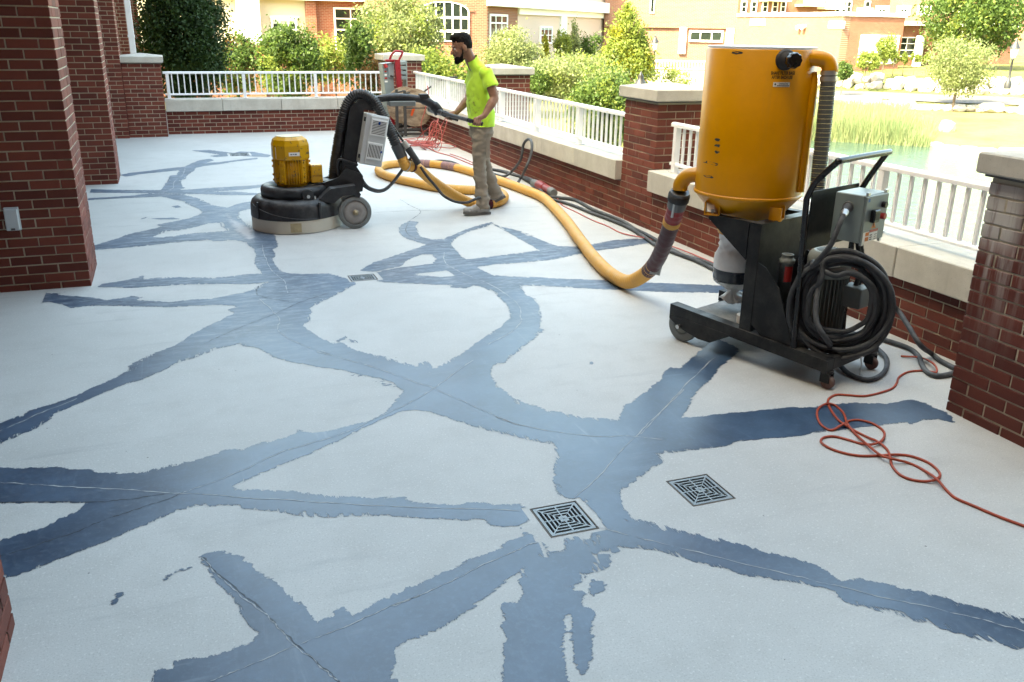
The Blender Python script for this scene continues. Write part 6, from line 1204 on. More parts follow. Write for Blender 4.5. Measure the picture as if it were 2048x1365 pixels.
# suction hose from the shroud up over the mast and down to the yellow hose
hp = catmull([(1.40, GY+0.05, 0.42), (1.43, GY+0.03, 0.62), (1.49, GY+0.02, 0.90), (1.55, GY+0.01, 1.11), (1.62, GY-0.0, 1.215), (1.71, GY-0.02, 1.235), (1.80, GY-0.05, 1.185), (1.86, GY-0.09, 1.09), (1.93, GY-0.12, 0.93), (2.01, GY-0.14, 0.74)], 34)
MB().tube(hp, 0.050, 18, rf=rib(0.021, 0.16, 0.92)).build('suction_hose', M_ghose, gr)
e = hp[-1]; d_ = (hp[-1]-hp[-6]).normalized(); MB().cyl(e-d_*0.03, e+d_*0.10, 0.058, 0.055, n=20).build('cam_coupling', pm('coupling_dark', (0.07, 0.075, 0.08), 0.4, 0.3, dust=0.3), gr)
q_ = e+d_*0.09; MB().tube(catmull([q_+Vector((0.055, -0.02, 0.03)), q_+Vector((0.11, -0.03, 0.0)), q_+Vector((0.10, -0.03, -0.05))], 6), 0.006, 6).build('coupling_lever', M_steel, gr)
# tilt strut and kick loop
MB().tube(catmull([(1.66, GY-0.10, 0.43), (1.72, GY-0.10, 0.36), (1.83, GY-0.10, 0.325), (1.93, GY-0.10, 0.37), (2.06, GY-0.10, 0.52), (2.19, GY-0.10, 0.68)], 8), 0.014, 10).build('strut', M_bar, gr)
MB().tube(catmull([(1.64, GY-0.07, 0.40), (1.74, GY-0.07, 0.33), (1.85, GY-0.07, 0.31), (1.96, GY-0.07, 0.38), (2.17, GY-0.07, 0.64)], 8), 0.014, 10).build('strut', M_bar, gr)
MB().tube([(1.90, GY-0.13, 1.05), (2.20, GY-0.13, 0.60)], 0.012, 8).build('stay', M_ghose, gr)
MB().tube(catmull([(1.62, GY-0.09, 0.58), (1.50, GY-0.12, 0.63), (1.44, GY-0.11, 0.64), (1.42, GY-0.10, 0.57), (1.43, GY-0.09, 0.47)], 8), 0.012, 8).build('cable_loop', M_ghose, gr)
# ================================================================ hoses and cords lying about
M_hose = pm('hose_yellow', (0.66, 0.33, 0.055), 0.55, var=0.18, scale=6, dust=0.55, dustc=(0.60, 0.47, 0.30), coord='World')
M_tape = pm('maroon_tape', (0.050, 0.004, 0.009), 0.42, var=0.5, scale=25, bmp=0.4, bscale=50, spec=0.25); M_tape_red = pm('red_tape', (0.26, 0.008, 0.010), 0.4, var=0.3, scale=25, bmp=0.6, bscale=40); M_tape_dusty = pm('dusty_tape', (0.26, 0.15, 0.15), 0.7, var=0.6, scale=30)
hs = thing('suction_hose', 'long yellow vacuum hose winding from grinder to dust collector', 'hose', (3.2, 7.5, 0))
HR = 0.053
def fl_(x, y, z=HR): return onz(x, y, z)
VL = lambda p: VM @ Vector(p)
path = [q_+d_*0.0, q_+d_*0.10, ony(832, 335, 8.58), ony(862, 360, 8.70), ony(892, 381, 8.84), ony(922, 398, 8.99), fl_(950, 408), fl_(980, 408), fl_(1003, 401), fl_(1008, 392), fl_(994, 384), fl_(965, 381), fl_(930, 380), fl_(880, 376), fl_(830, 366), fl_(790, 357), fl_(765, 348), fl_(757, 340), fl_(770, 331), fl_(810, 327), fl_(860, 328), fl_(905, 334), fl_(950, 346), fl_(1000, 362), fl_(1050, 380), fl_(1085, 395), fl_(1108, 415), fl_(1135, 445), fl_(1165, 487), fl_(1195, 524), fl_(1225, 551)]
path += [VL(pix(1256, 564, 0.90)), VL(pix(1288, 550, 0.72)), VL(pix(1312, 524, 0.50)), VL(pix(1330, 485, 0.28)), VL(pix(1345, 440, 0.11)), VL(pix(1354, 410, 0.03)), VL(pix(1360, 384, 0.0))]
HP = catmull(path, 46)
cut = [i for i in range(len(HP))]
i_end = 46*(len(path)-5)-10
MB().tube(HP[:i_end], HR, 18, rf=rib(0.030, 0.045, 0.97)).build('hose', M_hose, hs)
def sleeve(i0, i1, m, k=1.015, name='tape_sleeve'): return MB().tube(HP[i0:i1:3], HR*k, 18, rf=lambda i, al: 1+0.02*math.sin(al*160)+0.015*math.sin(i*1.7)).build(name, m, hs)
n = 46
sleeve(i_end-20, i_end+int(2.1*n), M_tape); sleeve(i_end+int(2.25*n), i_end+int(3.15*n), M_tape_red, 1.03); MB().tube(HP[i_end+int(2.05*n):i_end+int(2.3*n)], HR*1.02, 18, rf=rib(0.02, 0.06)).build('hose', M_hose, hs)
MB().tube(HP[i_end+int(3.1*n):], HR*1.12, 20).build('coupling', pm('coupling_grey', (0.13, 0.135, 0.14), 0.4, 0.4, dust=0.2), hs)
zc_ = HP[-6]; t_ = (HP[-1]-HP[-12]).normalized(); MB().lathe([(HR*1.2, -0.022), (HR*1.26, -0.02), (HR*1.26, 0.02), (HR*1.2, 0.022)], M=frame(zc_-t_*0.03, zc_+t_*0.3)[0], n=24).build('hose_clamp', M_rub, hs)
MB().tube([HP[i_end+int(3.1*n)]+Vector((-0.05, -0.055, 0.03)), HP[i_end+int(2.5*n)]+Vector((-0.05, -0.06, 0.0))], 0.008, 8).build('cam_lever', M_steel, hs)
pt_ = HP[i_end-6]; MB().add([pt_+Vector((-0.05, -0.052, -0.03)), pt_+Vector((0.03, -0.06, -0.05)), pt_+Vector((0.05, -0.058, 0.03)), pt_+Vector((0.0, -0.06, 0.06)), pt_+Vector((-0.03, -0.055, 0.03))], [(0, 1, 2, 3, 4)]).build('silver_tape', pm('silver_tape', (0.45, 0.47, 0.46), 0.4, 0.3, bmp=0.5, bscale=60), hs)
sleeve(int(19.4*n), int(20.1*n), M_tape_dusty, 1.03); sleeve(int(20.6*n), int(21.2*n), M_tape_dusty, 1.03); sleeve(int(1.6*n), int(1.85*n), M_tape, 1.1); sleeve(int(6.7*n), int(7.1*n), M_tape, 1.1); sleeve(int(1.05*n), int(1.15*n), M_steel, 1.06, 'clamp_band')
def cord(name, label, cat, pts, r, m, seg=8, group=None, n=8):
    P = catmull(pts, seg); b = onz(0, 0) if False else P[0]
    o = MB().tube(P, r, n).build(name, m); tag(o, label, cat, group); return o
M_orange = pm('cord_orange', (0.40, 0.062, 0.028), 0.5, var=0.15, scale=20, coord='World'); M_pink = pm('cord_red', (0.44, 0.085, 0.075), 0.55, var=0.2, scale=20, dust=0.2, dustc=(0.5, 0.4, 0.38), coord='World')
r0 = 0.0062
oc = lambda x, y, z=r0: onz(1550+x/4.014, 740+y/4.014, z)
cord('extension_cord', 'orange extension cord looped on the floor at lower right', 'cord', [oc(1010, -110), oc(1180, -95, 0.02), oc(1280, -40, 0.03), oc(1295, 20, 0.01), oc(1210, 8), oc(1080, 15), oc(1000, 55), oc(975, 110), oc(940, 150), oc(840, 185), oc(720, 210), oc(600, 205), oc(500, 200), oc(440, 225), oc(425, 270), oc(460, 340), oc(510, 405), oc(560, 440, 0.014), oc(640, 490), oc(740, 540), oc(830, 580, .014), oc(900, 640), oc(925, 700, 0.014), oc(940, 770), oc(1000, 840), oc(1090, 880), oc(1190, 895), oc(1280, 885, 0.014), oc(1325, 850), oc(1300, 800), oc(1220, 740), oc(1100, 695), oc(1000, 682), oc(920, 683, 0.014), oc(820, 690), oc(680, 690), oc(540, 665), oc(430, 625), oc(370, 580), oc(390, 545), oc(470, 535), oc(580, 560), oc(680, 590), oc(770, 600, 0.014), oc(850, 575, .014), oc(880, 525), oc(860, 480), oc(780, 430), oc(680, 405), oc(600, 410), oc(540, 440, 0.016), oc(450, 485), oc(370, 440), oc(338, 370), oc(350, 310), oc(410, 275, 0.016), oc(480, 285), oc(550, 350), oc(580, 430, 0.02), oc(640, 510), oc(740, 600, 0.02), oc(840, 680, 0.02), oc(930, 712, 0.024), oc(1080, 750), oc(1200, 810), oc(1300, 880, 0.02), oc(1380, 970), oc(1450, 1030), oc(1600, 1095), oc(1800, 1180), oc(2000, 1255), oc(2150, 1320)], r0, M_orange, 8)
g4 = lambda x, y, z=0.02: onz(900+x/3.033, 150+y/3.033, z)
cord('power_cable', 'thick grey cable along the foot of the right parapet', 'cable', [g4(0, 535), g4(70, 560), g4(160, 580), g4(260, 575), g4(400, 610), g4(500, 640), g4(580, 735), g4(650, 745), g4(760, 760), g4(860, 815), g4(950, 850), g4(1050, 890), g4(1120, 935), g4(1220, 985), g4(1400, 1090), g4(1560, 1140), g4(1700, 1210), onz(1560, 600, 0.02)], 0.019, M_cable, 8)
cord('power_cable', 'second thick grey cable beside the first under the parapet', 'cable', [g4(570, 745), g4(640, 762), g4(740, 790), g4(850, 835), g4(960, 875), g4(1080, 925), g4(1180, 985), g4(1260, 1040), g4(1380, 1085), g4(1500, 1130), g4(1600, 1180), g4(1740, 1250), onz(1500, 590, 0.02)], 0.017, M_cable, 8)
cord('looped_cable', 'grey cable standing up in a loop against the right parapet', 'cable', [g4(260, 600, 0.018), g4(330, 615, 0.03), g4(380, 580, 0.10), onx(1041, 320, 4.02), onx(1047, 290, 4.05), onx(1056, 279, 4.05), onx(1063, 285, 4.02), onx(1062, 310, 3.98), onx(1050, 340, 3.9), g4(430, 625, 0.10), g4(395, 680, 0.018)], 0.017, M_cable, 8)
cord('extension_cord', 'thin red cord running beside the grey cables to the dust collector', 'cord', [g4(0, 480, r0), g4(60, 500, r0), g4(130, 530, r0), g4(260, 595, r0), g4(350, 630, r0), g4(450, 680, r0), g4(560, 715, r0), g4(640, 740, 0.012), g4(680, 790, r0), g4(760, 830, r0), g4(860, 880, r0), g4(960, 920, r0), g4(1040, 960, r0), g4(1180, 990, 0.02), g4(1260, 1010, r0), g4(1400, 1060, 0.02), g4(1560, 1125, r0), g4(1760, 1215, r0)], r0, M_pink, 8)
cq = lambda x, y, z: onz(1740+x/5.687, 560+y/5.687, z)
cord('power_cable', 'grey cable arching from the coil over to behind the stained pier', 'cable', [VL((0.24, -0.72, 0.42)), VL((0.33, -0.70, 0.44)), onx(1790, 615, 4.02), onx(1815, 650, 4.0), onx(1840, 690, 3.98), cq(700, 840, 0.03), cq(800, 920, 0.016), cq(930, 990, 0.016), cq(1100, 1080, 0.016)], 0.0155, M_cable, 8)
cord('power_cable', 'grey cable lying in a bend beside the stained pier', 'cable', [cq(60, 640, 0.02), cq(160, 680, 0.02), cq(350, 740, 0.02), cq(480, 800, 0.016), cq(560, 880, 0.016), cq(590, 960, 0.016), cq(640, 1040, 0.016), cq(740, 1090, 0.016), cq(880, 1080, 0.016), cq(1050, 1030, 0.016)], 0.0155, M_cable, 8)
cord('pendant_cable', 'black cable from the grinder coupling down past the boots', 'cable', [Vector((2.215, 8.45, 0.56)), Vector((2.27, 8.42, 0.47)), Vector((2.36, 8.40, 0.36)), Vector((2.42, 8.36, 0.28)), Vector((2.53, 8.34, 0.22)), Vector((2.66, 8.36, 0.20)), Vector((2.80, 8.45, 0.22)), Vector((2.95, 8.75, 0.17)), fl_(985, 385, 0.09)], 0.014, M_rub, 10)
pc = thing('cable_connector', 'black inline connector hanging below the yellow hose', 'connector', (2.2, 8.45, 0.56))
MB().cyl((2.10, 8.49, 0.74), (2.20, 8.455, 0.585), 0.034, 0.030, n=16).build('body', M_rub, pc); MB().cyl((2.06, 8.50, 0.80), (2.10, 8.49, 0.74), 0.030, n=16).build('collar', pm('connector_collar', (0.4, 0.38, 0.34), 0.5, 0.4), pc)
# red industrial plug by the wall
pg = thing('industrial_plug', 'red and grey industrial plug on the floor by the parapet', 'plug', tuple(g4(545, 680, 0)))
u0, u1, u2, u3 = g4(505, 655, 0.05), g4(540, 668, 0.05), g4(575, 685, 0.05), g4(610, 705, 0.05); M_redp = pm('plug_red', (0.28, 0.018, 0.022), 0.4, dust=0.35)
MB().cyl(u0, u1, 0.046, 0.052, n=20).build('plug_shell', M_tyre, pg); MB().cyl(u1, u2, 0.060, 0.052, n=22).build('plug_collar', M_redp, pg); MB().cyl(u2, u3, 0.046, 0.046, n=20).build('socket', M_redp, pg); MB().cyl(u3, u3+(u3-u2)*0.6, 0.050, 0.044, n=20).build('end_ring', M_tyre, pg)
cord('power_cable', 'short black cable tail behind the red industrial plug', 'cable', [u0+Vector((0.01, 0, 0)), g4(470, 640, 0.03), g4(420, 615, 0.02), g4(340, 590, 0.018), g4(260, 575, 0.018)], 0.02, M_rub, 8)
# crushed clear bottle by the back wall
bt = thing('plastic_bottle', 'clear crushed plastic bottle at the foot of the back parapet', 'bottle', tuple(onz(643, 261)))
def clear_mat():
    m, t, b, N, L = nm('clear_plastic'); b.inputs['Base Color'].default_value = (0.85, 0.87, 0.88, 1); b.inputs['Transmission Weight'].default_value = 0.75; b.inputs['Roughness'].default_value = 0.12; b.inputs['IOR'].default_value = 1.3; return m
p0_, p1_ = onz(630, 258, 0.035), onz(652, 257, 0.035); MB().tube([p0_, p0_.lerp(p1_, 0.06), p0_.lerp(p1_, 0.12), p0_.lerp(p1_, 0.3), p0_.lerp(p1_, 0.5), p0_.lerp(p1_, 0.72), p0_.lerp(p1_, 0.98), p1_], [0.012, 0.013, 0.014, 0.034, 0.029, 0.034, 0.033, 0.02], 14).build('bottle', clear_mat(), bt); MB().cyl(p0_-(p1_-p0_)*0.05, p0_, 0.014, n=12).build('cap', M_label, bt)
# ================================================================ the worker
from mathutils import noise as mnoise
def remesh(mb, name, m, parent, vox, smooth=6, disp=None, cuts=()):
    me = mb.mesh(name+'_raw'); o = bpy.data.objects.new(name, me); COL.objects.link(o)
    r = o.modifiers.new('r', 'REMESH'); r.mode = 'VOXEL'; r.voxel_size = vox; r.use_smooth_shade = True
    if smooth:
        s = o.modifiers.new('s', 'SMOOTH'); s.factor = 0.5; s.iterations = smooth
    me2 = bpy.data.meshes.new_from_object(o.evaluated_get(bpy.context.evaluated_depsgraph_get())); bpy.data.objects.remove(o)
    if cuts:
        bm = bmesh.new(); bm.from_mesh(me2)
        for co, no in cuts: bmesh.ops.bisect_plane(bm, geom=bm.verts[:]+bm.edges[:]+bm.faces[:], plane_co=co, plane_no=no, clear_outer=True)
        bm.to_mesh(me2); bm.free()
    if disp:
        n = [v.normal.copy() for v in me2.vertices]
        for v, q in zip(me2.vertices, n): v.co += q*disp(v.co)
    me2.polygons.foreach_set('use_smooth', [True]*len(me2.polygons)); me2.materials.clear(); me2.materials.append(m)
    me2.transform(TM[parent.name].inverted()); o = bpy.data.objects.new(name, me2); COL.objects.link(o); o.parent = parent; TM[o.name] = TM[parent.name]; return o
def caps(mb, p0, r0, p1, r1, n=14):
    p0, p1 = Vector(p0), Vector(p1); mb.cyl(p0, p1, r0, r1, n); mb.ball(p0, r0, n, 8); mb.ball(p1, r1, n, 8); return mb
def chain(mb, pts, rs, n=14):
    for a, b, r0, r1 in zip(pts[:-1], pts[1:], rs[:-1], rs[1:]): caps(mb, a, r0, b, r1, n)
    return mb
def loft(mb, rings, n=40):
    """rings: (cx, cy, cz, a, b) ellipses in plan, closed at both ends"""
    vs = []
    for cx, cy, cz, a, b in rings:
        for q in range(n): t = 2*math.pi*q/n; vs.append((cx+a*math.cos(t), cy+b*math.sin(t), cz))
    m = len(rings); mb.add(vs, [(i*n+q, i*n+(q+1) % n, (i+1)*n+(q+1) % n, (i+1)*n+q) for i in range(m-1) for q in range(n)]+[tuple(range(n))[::-1], tuple(range((m-1)*n, m*n))]); return mb
wk = thing('person', 'bearded worker in a neon yellow T-shirt and khaki trousers holding the grinder handles', 'person', (2.93, 8.80, 0))
CY = 8.80; HC = Vector((2.748, CY, 1.672)); hf = Vector((-math.cos(R(14)), 0.06, -math.sin(R(14)))).normalized(); hs_ = hf.cross(Vector((0, 0, 1))).normalized(); hu = hs_.cross(hf)
def hd(f, u, s=0.0): return HC+hf*f+hu*u+hs_*s
HM = Matrix((hf, hs_, hu)).transposed().to_4x4()
def el(mb, f, u, s, rf_, rs_, ru, n=22): mb.ball(hd(f, u, s), 1.0, n, 14, (rf_, rs_, ru), HM.to_3x3().to_4x4()); return mb
SK = MB()
el(SK, -0.012, 0.028, 0, 0.100, 0.076, 0.098); el(SK, 0.034, -0.035, 0, 0.060, 0.060, 0.085); el(SK, 0.036, -0.092, 0, 0.050, 0.050, 0.040); el(SK, 0.070, -0.116, 0, 0.022, 0.024, 0.020)
caps(SK, hd(0.086, 0.004), 0.0095, hd(0.114, -0.038), 0.0125); el(SK, 0.102, -0.045, 0, 0.012, 0.019, 0.010)
caps(SK, hd(0.082, 0.020, -0.036), 0.011, hd(0.086, 0.020, 0.036), 0.011); caps(SK, hd(0.072, -0.030, -0.038), 0.018, hd(0.072, -0.030, 0.038), 0.018)
caps(SK, hd(0.090, -0.070, -0.016), 0.0085, hd(0.090, -0.070, 0.016), 0.0085); caps(SK, hd(0.087, -0.083, -0.014), 0.0085, hd(0.087, -0.083, 0.014), 0.0085)
for s in (-1, 1): el(SK, -0.012, -0.012, s*0.077, 0.024, 0.009, 0.033); el(SK, -0.004, -0.036, s*0.074, 0.012, 0.009, 0.012)
chain(SK, [hd(-0.036, -0.030), (2.832, CY, 1.57), (2.876, CY, 1.49)], [0.060, 0.056, 0.058])
# shoulders and chest hidden by the shirt keep the body in one piece
loft(SK, [(2.95, CY, 0.98, 0.10, 0.14), (2.935, CY, 1.2, 0.11, 0.16), (2.93, CY, 1.38, 0.09, 0.16), (2.92, CY, 1.46, 0.06, 0.10)])
NS, NE, NW = Vector((2.955, 8.60, 1.44)), Vector((3.002, 8.515, 1.195)), Vector((2.872, 8.452, 1.035))
FS, FE, FW = Vector((2.94, 9.00, 1.44)), Vector((2.915, 9.07, 1.155)), Vector((2.742, 8.965, 1.022))
chain(SK, [NS, NS.lerp(NE, 0.45), NE, NE.lerp(NW, 0.3), NW.lerp(NE, 0.25), NW], [0.058, 0.054, 0.043, 0.046, 0.034, 0.028]); chain(SK, [FS, FS.lerp(FE, 0.45), FE, FE.lerp(FW, 0.3), FW], [0.058, 0.052, 0.042, 0.045, 0.028])
def hand(mb, c, d, out, wrist):
    """fist closed round a bar: c on the bar axis, d along the bar towards the machine, out = side the knuckles show"""
    d = d.normalized(); e2 = (out-d*out.dot(d)).normalized(); e1 = d.cross(e2); e1 = e1 if e1.z > 0 else -e1; R0 = 0.0285
    P = lambda s, th, r=R0: c+d*s+(e1*math.cos(R(th))+e2*math.sin(R(th)))*r
    # palm from the wrist over the top of the bar
    chain(mb, [wrist, wrist.lerp(P(-0.012, 10, 0.036), 0.55), P(-0.004, 8, 0.036)], [0.027, 0.026, 0.022])
    for k, s in enumerate((-0.033, -0.011, 0.011, 0.032)):
        caps(mb, P(-0.012+s*0.35, -18, 0.034), 0.018, P(s, 32, 0.034), 0.0125)
        rr = (0.0092, 0.0098, 0.0096, 0.0084)[k]; sp = (165, 205, 215, 190)[k]
        chain(mb, [P(s, 32, 0.033), P(s, 32+(sp-32)*0.42, R0+0.003), P(s, 32+(sp-32)*0.75), P(s, sp)], [0.0115, rr, rr*0.95, rr*0.82], 10)
    chain(mb, [P(-0.024, -30, 0.034), P(0.012, -72, 0.032), P(0.040, -104, 0.030), P(0.058, -132, 0.028)], [0.0145, 0.0125, 0.0110, 0.0085], 10)
bd = Vector((2.43-2.845, 0, 1.072-0.958)); fdv = Vector((2.43-2.74, 0, 1.072-0.955))
hand(SK, Vector((2.790, 8.45, 0.9735)), bd, Vector((0, -1, 0.1)), NW); hand(SK, Vector((2.665, 8.935, 0.9835)), fdv, Vector((0, 1, 0.1)), FW)
def skin_mat():
    m, t, b, N, L = nm('skin'); v = coords(t, 'World'); n1 = noise(t, v, 14, 5); n2 = noise(t, v, 120, 3)
    col = mix(t, ramp(t, n1, 0.3, 0.7), (0.235, 0.120, 0.075), (0.33, 0.175, 0.115)); L.new(mix(t, math_(t, 'MULTIPLY', n2, 0.25), col, (0.17, 0.08, 0.05)), b.inputs['Base Color'])
    b.inputs['Roughness'].default_value = 0.5; b.inputs['Subsurface Weight'].default_value = 0.08; b.inputs['Subsurface Radius'].default_value = (0.01, 0.004, 0.002); b.inputs['Specular IOR Level'].default_value = 0.35; bump(t, n2, 0.15, 0.002); return m
remesh(SK, 'body', skin_mat(), wk, 0.0042, 5)
M_hair = pm('dark_hair', (0.007, 0.0055, 0.005), 0.8, var=0.4, scale=60, bmp=0.9, bscale=140, spec=0.15)
HR_ = MB(); el(HR_, -0.018, 0.058, 0, 0.099, 0.0765, 0.079); el(HR_, -0.038, 0.022, 0, 0.080, 0.0800, 0.074); el(HR_, 0.026, 0.100, 0, 0.070, 0.058, 0.036); el(HR_, 0.058, 0.100, 0, 0.040, 0.048, 0.026); el(HR_, -0.066, 0.005, 0, 0.046, 0.060, 0.062)
remesh(HR_, 'hair', M_hair, wk, 0.006, 2, lambda c: 0.0045*mnoise.noise(c*70)+0.002*mnoise.noise(c*170))
BD_ = MB(); el(BD_, 0.048, -0.104, 0, 0.054, 0.053, 0.040); el(BD_, 0.076, -0.128, 0, 0.030, 0.032, 0.026)
for s in (-1, 1): chain(BD_, [hd(0.010, -0.022, s*0.0675), hd(0.014, -0.055, s*0.062), hd(0.030, -0.088, s*0.050)], [0.006, 0.009, 0.016])
caps(BD_, hd(0.097, -0.060, -0.018), 0.0065, hd(0.097, -0.060, 0.018), 0.0065)
remesh(BD_, 'beard', M_hair, wk, 0.006, 2, lambda c: 0.003*mnoise.noise(c*90)+0.0015*mnoise.noise(c*190))
for s in (-1, 1):
    MB().ball(hd(0.077, -0.002, s*0.031), 0.0115, 12, 8).build('eye', pm('eye_white', (0.6, 0.58, 0.55), 0.2), wk); MB().ball(hd(0.0865, -0.006, s*0.031), 0.0045, 8, 6).build('iris', M_ink, wk)
    caps(MB(), hd(0.088, 0.014, s*0.016), 0.0042, hd(0.080, 0.017, s*0.047), 0.0032, 8).build('eyebrow', M_hair, wk)
def shirt_mat():
    m, t, b, N, L = nm('neon_shirt'); v = coords(t, 'World'); sp = t.nodes.new('ShaderNodeSeparateXYZ'); L.new(v, sp.inputs[0])
    n = noise(t, v, 5, 4); col = mix(t, n, (0.47, 0.80, 0.060), (0.56, 0.88, 0.10))
    g1 = ramp(t, noise(t, v, 28, 8, 0.75), 0.50, 0.66); fr = math_(t, 'MULTIPLY', ramp(t, sp.outputs[0], 2.93, 2.81), math_(t, 'MULTIPLY', ramp(t, sp.outputs[2], 0.96, 1.04), ramp(t, sp.outputs[2], 1.26, 1.14)))
    col = mix(t, math_(t, 'MULTIPLY', math_(t, 'MULTIPLY', g1, fr), 0.9), col, (0.07, 0.09, 0.04))
    pr = math_(t, 'MULTIPLY', ramp(t, sp.outputs[0], 3.035, 3.045), math_(t, 'MULTIPLY', ramp(t, sp.outputs[2], 1.355, 1.36), ramp(t, sp.outputs[2], 1.405, 1.40)))
    pr = math_(t, 'MULTIPLY', pr, ramp(t, noise(t, v, 60, 2), 0.45, 0.5)); col = mix(t, pr, col, (0.02, 0.03, 0.03))
    L.new(col, b.inputs['Base Color']); b.inputs['Roughness'].default_value = 0.85; b.inputs['Specular IOR Level'].default_value = 0.2; b.inputs['Sheen Weight'].default_value = 0.15; bump(t, noise(t, v, 400, 2), 0.15, 0.002); return m
SH = MB(); loft(SH, [(2.960, CY, 0.890, 0.138, 0.195), (2.960, CY, 0.93, 0.134, 0.195), (2.955, CY, 1.02, 0.128, 0.19), (2.940, CY, 1.12, 0.124, 0.19), (2.930, CY, 1.22, 0.120, 0.195), (2.930, CY, 1.31, 0.116, 0.20), (2.935, CY, 1.38, 0.104, 0.20), (2.932, CY, 1.44, 0.092, 0.185), (2.91, CY, 1.49, 0.084, 0.150), (2.878, CY, 1.535, 0.078, 0.108), (2.848, CY, 1.575, 0.072, 0.079), (2.838, CY, 1.63, 0.068, 0.071)])
for S, E in ((NS, NE), (FS, FE)):
    d_s = (E-S).normalized(); MB.ball(SH, S+Vector((-0.004, 0, -0.008)), 0.072, 18, 12, (1.0, 0.92, 0.92)); SH.cyl(S+d_s*0.03, S+d_s*0.150, 0.064, 0.075, 24)
def wr(amp, sc, st=(1, 1, 0.55)):
    return lambda c: amp*(mnoise.noise(Vector((c.x*sc*st[0], c.y*sc*st[1], c.z*sc*st[2])))+0.5*mnoise.noise(Vector((c.x*sc*2.2+7, c.y*sc*2.2, c.z*sc*2.2*st[2]))))
remesh(SH, 'shirt', shirt_mat(), wk, 0.010, 4, wr(0.015, 9, (1.2, 1.2, 0.8)), cuts=[((0, 0, 0.905), (0, 0, -1)), ((2.90, CY, 1.592), (-0.58, 0, 0.81))])
def pants_mat():
    m, t, b, N, L = nm('khaki_trousers'); v = coords(t, 'World'); n = noise(t, v, 6, 6, 0.7); col = mix(t, n, (0.225, 0.195, 0.155), (0.33, 0.295, 0.245))
    s = ramp(t, noise(t, coords(t, 'World', (1, 1, 0.4)), 22, 7, 0.75), 0.60, 0.70); col = mix(t, math_(t, 'MULTIPLY', s, 0.5), col, (0.10, 0.085, 0.065)); w = ramp(t, noise(t, v, 55, 3), 0.68, 0.74); col = mix(t, math_(t, 'MULTIPLY', w, 0.5), col, (0.5, 0.48, 0.44))
    L.new(col, b.inputs['Base Color']); b.inputs['Roughness'].default_value = 0.9; b.inputs['Specular IOR Level'].default_value = 0.15; bump(t, noise(t, v, 500, 2), 0.2, 0.002); return m
M_pants = pants_mat(); PN = MB()
loft(PN, [(2.960, CY+0.01, 0.80, 0.115, 0.175), (2.957, CY, 0.88, 0.118, 0.175), (2.955, CY, 0.99, 0.112, 0.165)])
nl = [(2.945, 8.715, 0.86, 0.096), (2.925, 8.705, 0.70, 0.086), (2.905, 8.70, 0.52, 0.070), (2.925, 8.695, 0.30, 0.066), (2.942, 8.69, 0.12, 0.070), (2.945, 8.69, 0.062, 0.076)]
fl2 = [(2.970, 8.905, 0.86, 0.094), (3.00, 8.925, 0.70, 0.084), (3.045, 8.95, 0.50, 0.068), (3.115, 8.965, 0.32, 0.065), (3.175, 8.975, 0.17, 0.074), (3.185, 8.977, 0.13, 0.078)]
for Lg in (nl, fl2):
    for a, b in zip(Lg[:-1], Lg[1:]): PN.cyl(a[:3], b[:3], a[3], b[3], 22)
    for a in Lg[1:-1]: PN.ball(a[:3], a[3], 18, 12)
remesh(PN, 'trousers', M_pants, wk, 0.010, 4, wr(0.018, 9, (1.2, 1.2, 1.9)))
MB().box((2.945, 8.594, 0.60), (2.99, 8.600, 0.80), 0.002, Matrix.Translation(Vector((0, 0.012, 0))) ).build('thigh_pocket', M_pants, wk)
M_boot = pm('dusty_boot', (0.33, 0.335, 0.335), 0.85, var=0.35, scale=22, bmp=0.6, bscale=40, dust=0.5, dustc=(0.44, 0.45, 0.45)); M_sole = pm('boot_sole', (0.12, 0.12, 0.115), 0.9, dust=0.3)
def boot(ank, yaw, pitch, toe=0.20):
    A = Matrix.Translation(Vector(ank)) @ Matrix.Rotation(yaw, 4, 'Z') @ Matrix.Rotation(pitch, 4, 'Y')   # local +x = toe
    b = MB(); b.M = A
    caps(b, (0.0, 0, 0.07), 0.050, (0.01, 0, 0.0), 0.050); caps(b, (-0.035, 0, -0.045), 0.040, (0.05, 0, -0.05), 0.045); caps(b, (0.05, 0, -0.03), 0.044, (0.12, 0, -0.058), 0.040); b.ball((0.155, 0, -0.056), 1.0, 18, 12, (0.062, 0.050, 0.036)); b.ball((-0.05, 0, -0.055), 1.0, 16, 10, (0.035, 0.038, 0.045))
    o = remesh(b, 'boot', M_boot, wk, 0.008, 3, lambda c: 0.003*mnoise.noise(c*60), cuts=[])
    s = MB(); s.M = A
    pl = [(-0.085, -0.034), (-0.09, 0.0), (-0.085, 0.034), (-0.04, 0.040), (0.03, 0.038), (0.10, 0.052), (0.17, 0.048), (0.208, 0.022), (0.215, 0.0), (0.208, -0.022), (0.17, -0.048), (0.10, -0.052), (0.03, -0.038), (-0.04, -0.040)]
    s.prism(pl, -0.100, -0.076); s.build('sole', M_sole, o)
    l = MB(); l.M = A
    for k in range(4): x = 0.045+k*0.022; l.tube([(x, -0.032, -0.008-k*0.008), (x+0.008, 0, 0.008-k*0.009), (x, 0.032, -0.008-k*0.008)], 0.0035, 6)
    l.build('lace', M_sole, o)
boot((2.942, 8.69, 0.104), R(184), R(-3)); boot((3.175, 8.975, 0.175), R(178), R(24))
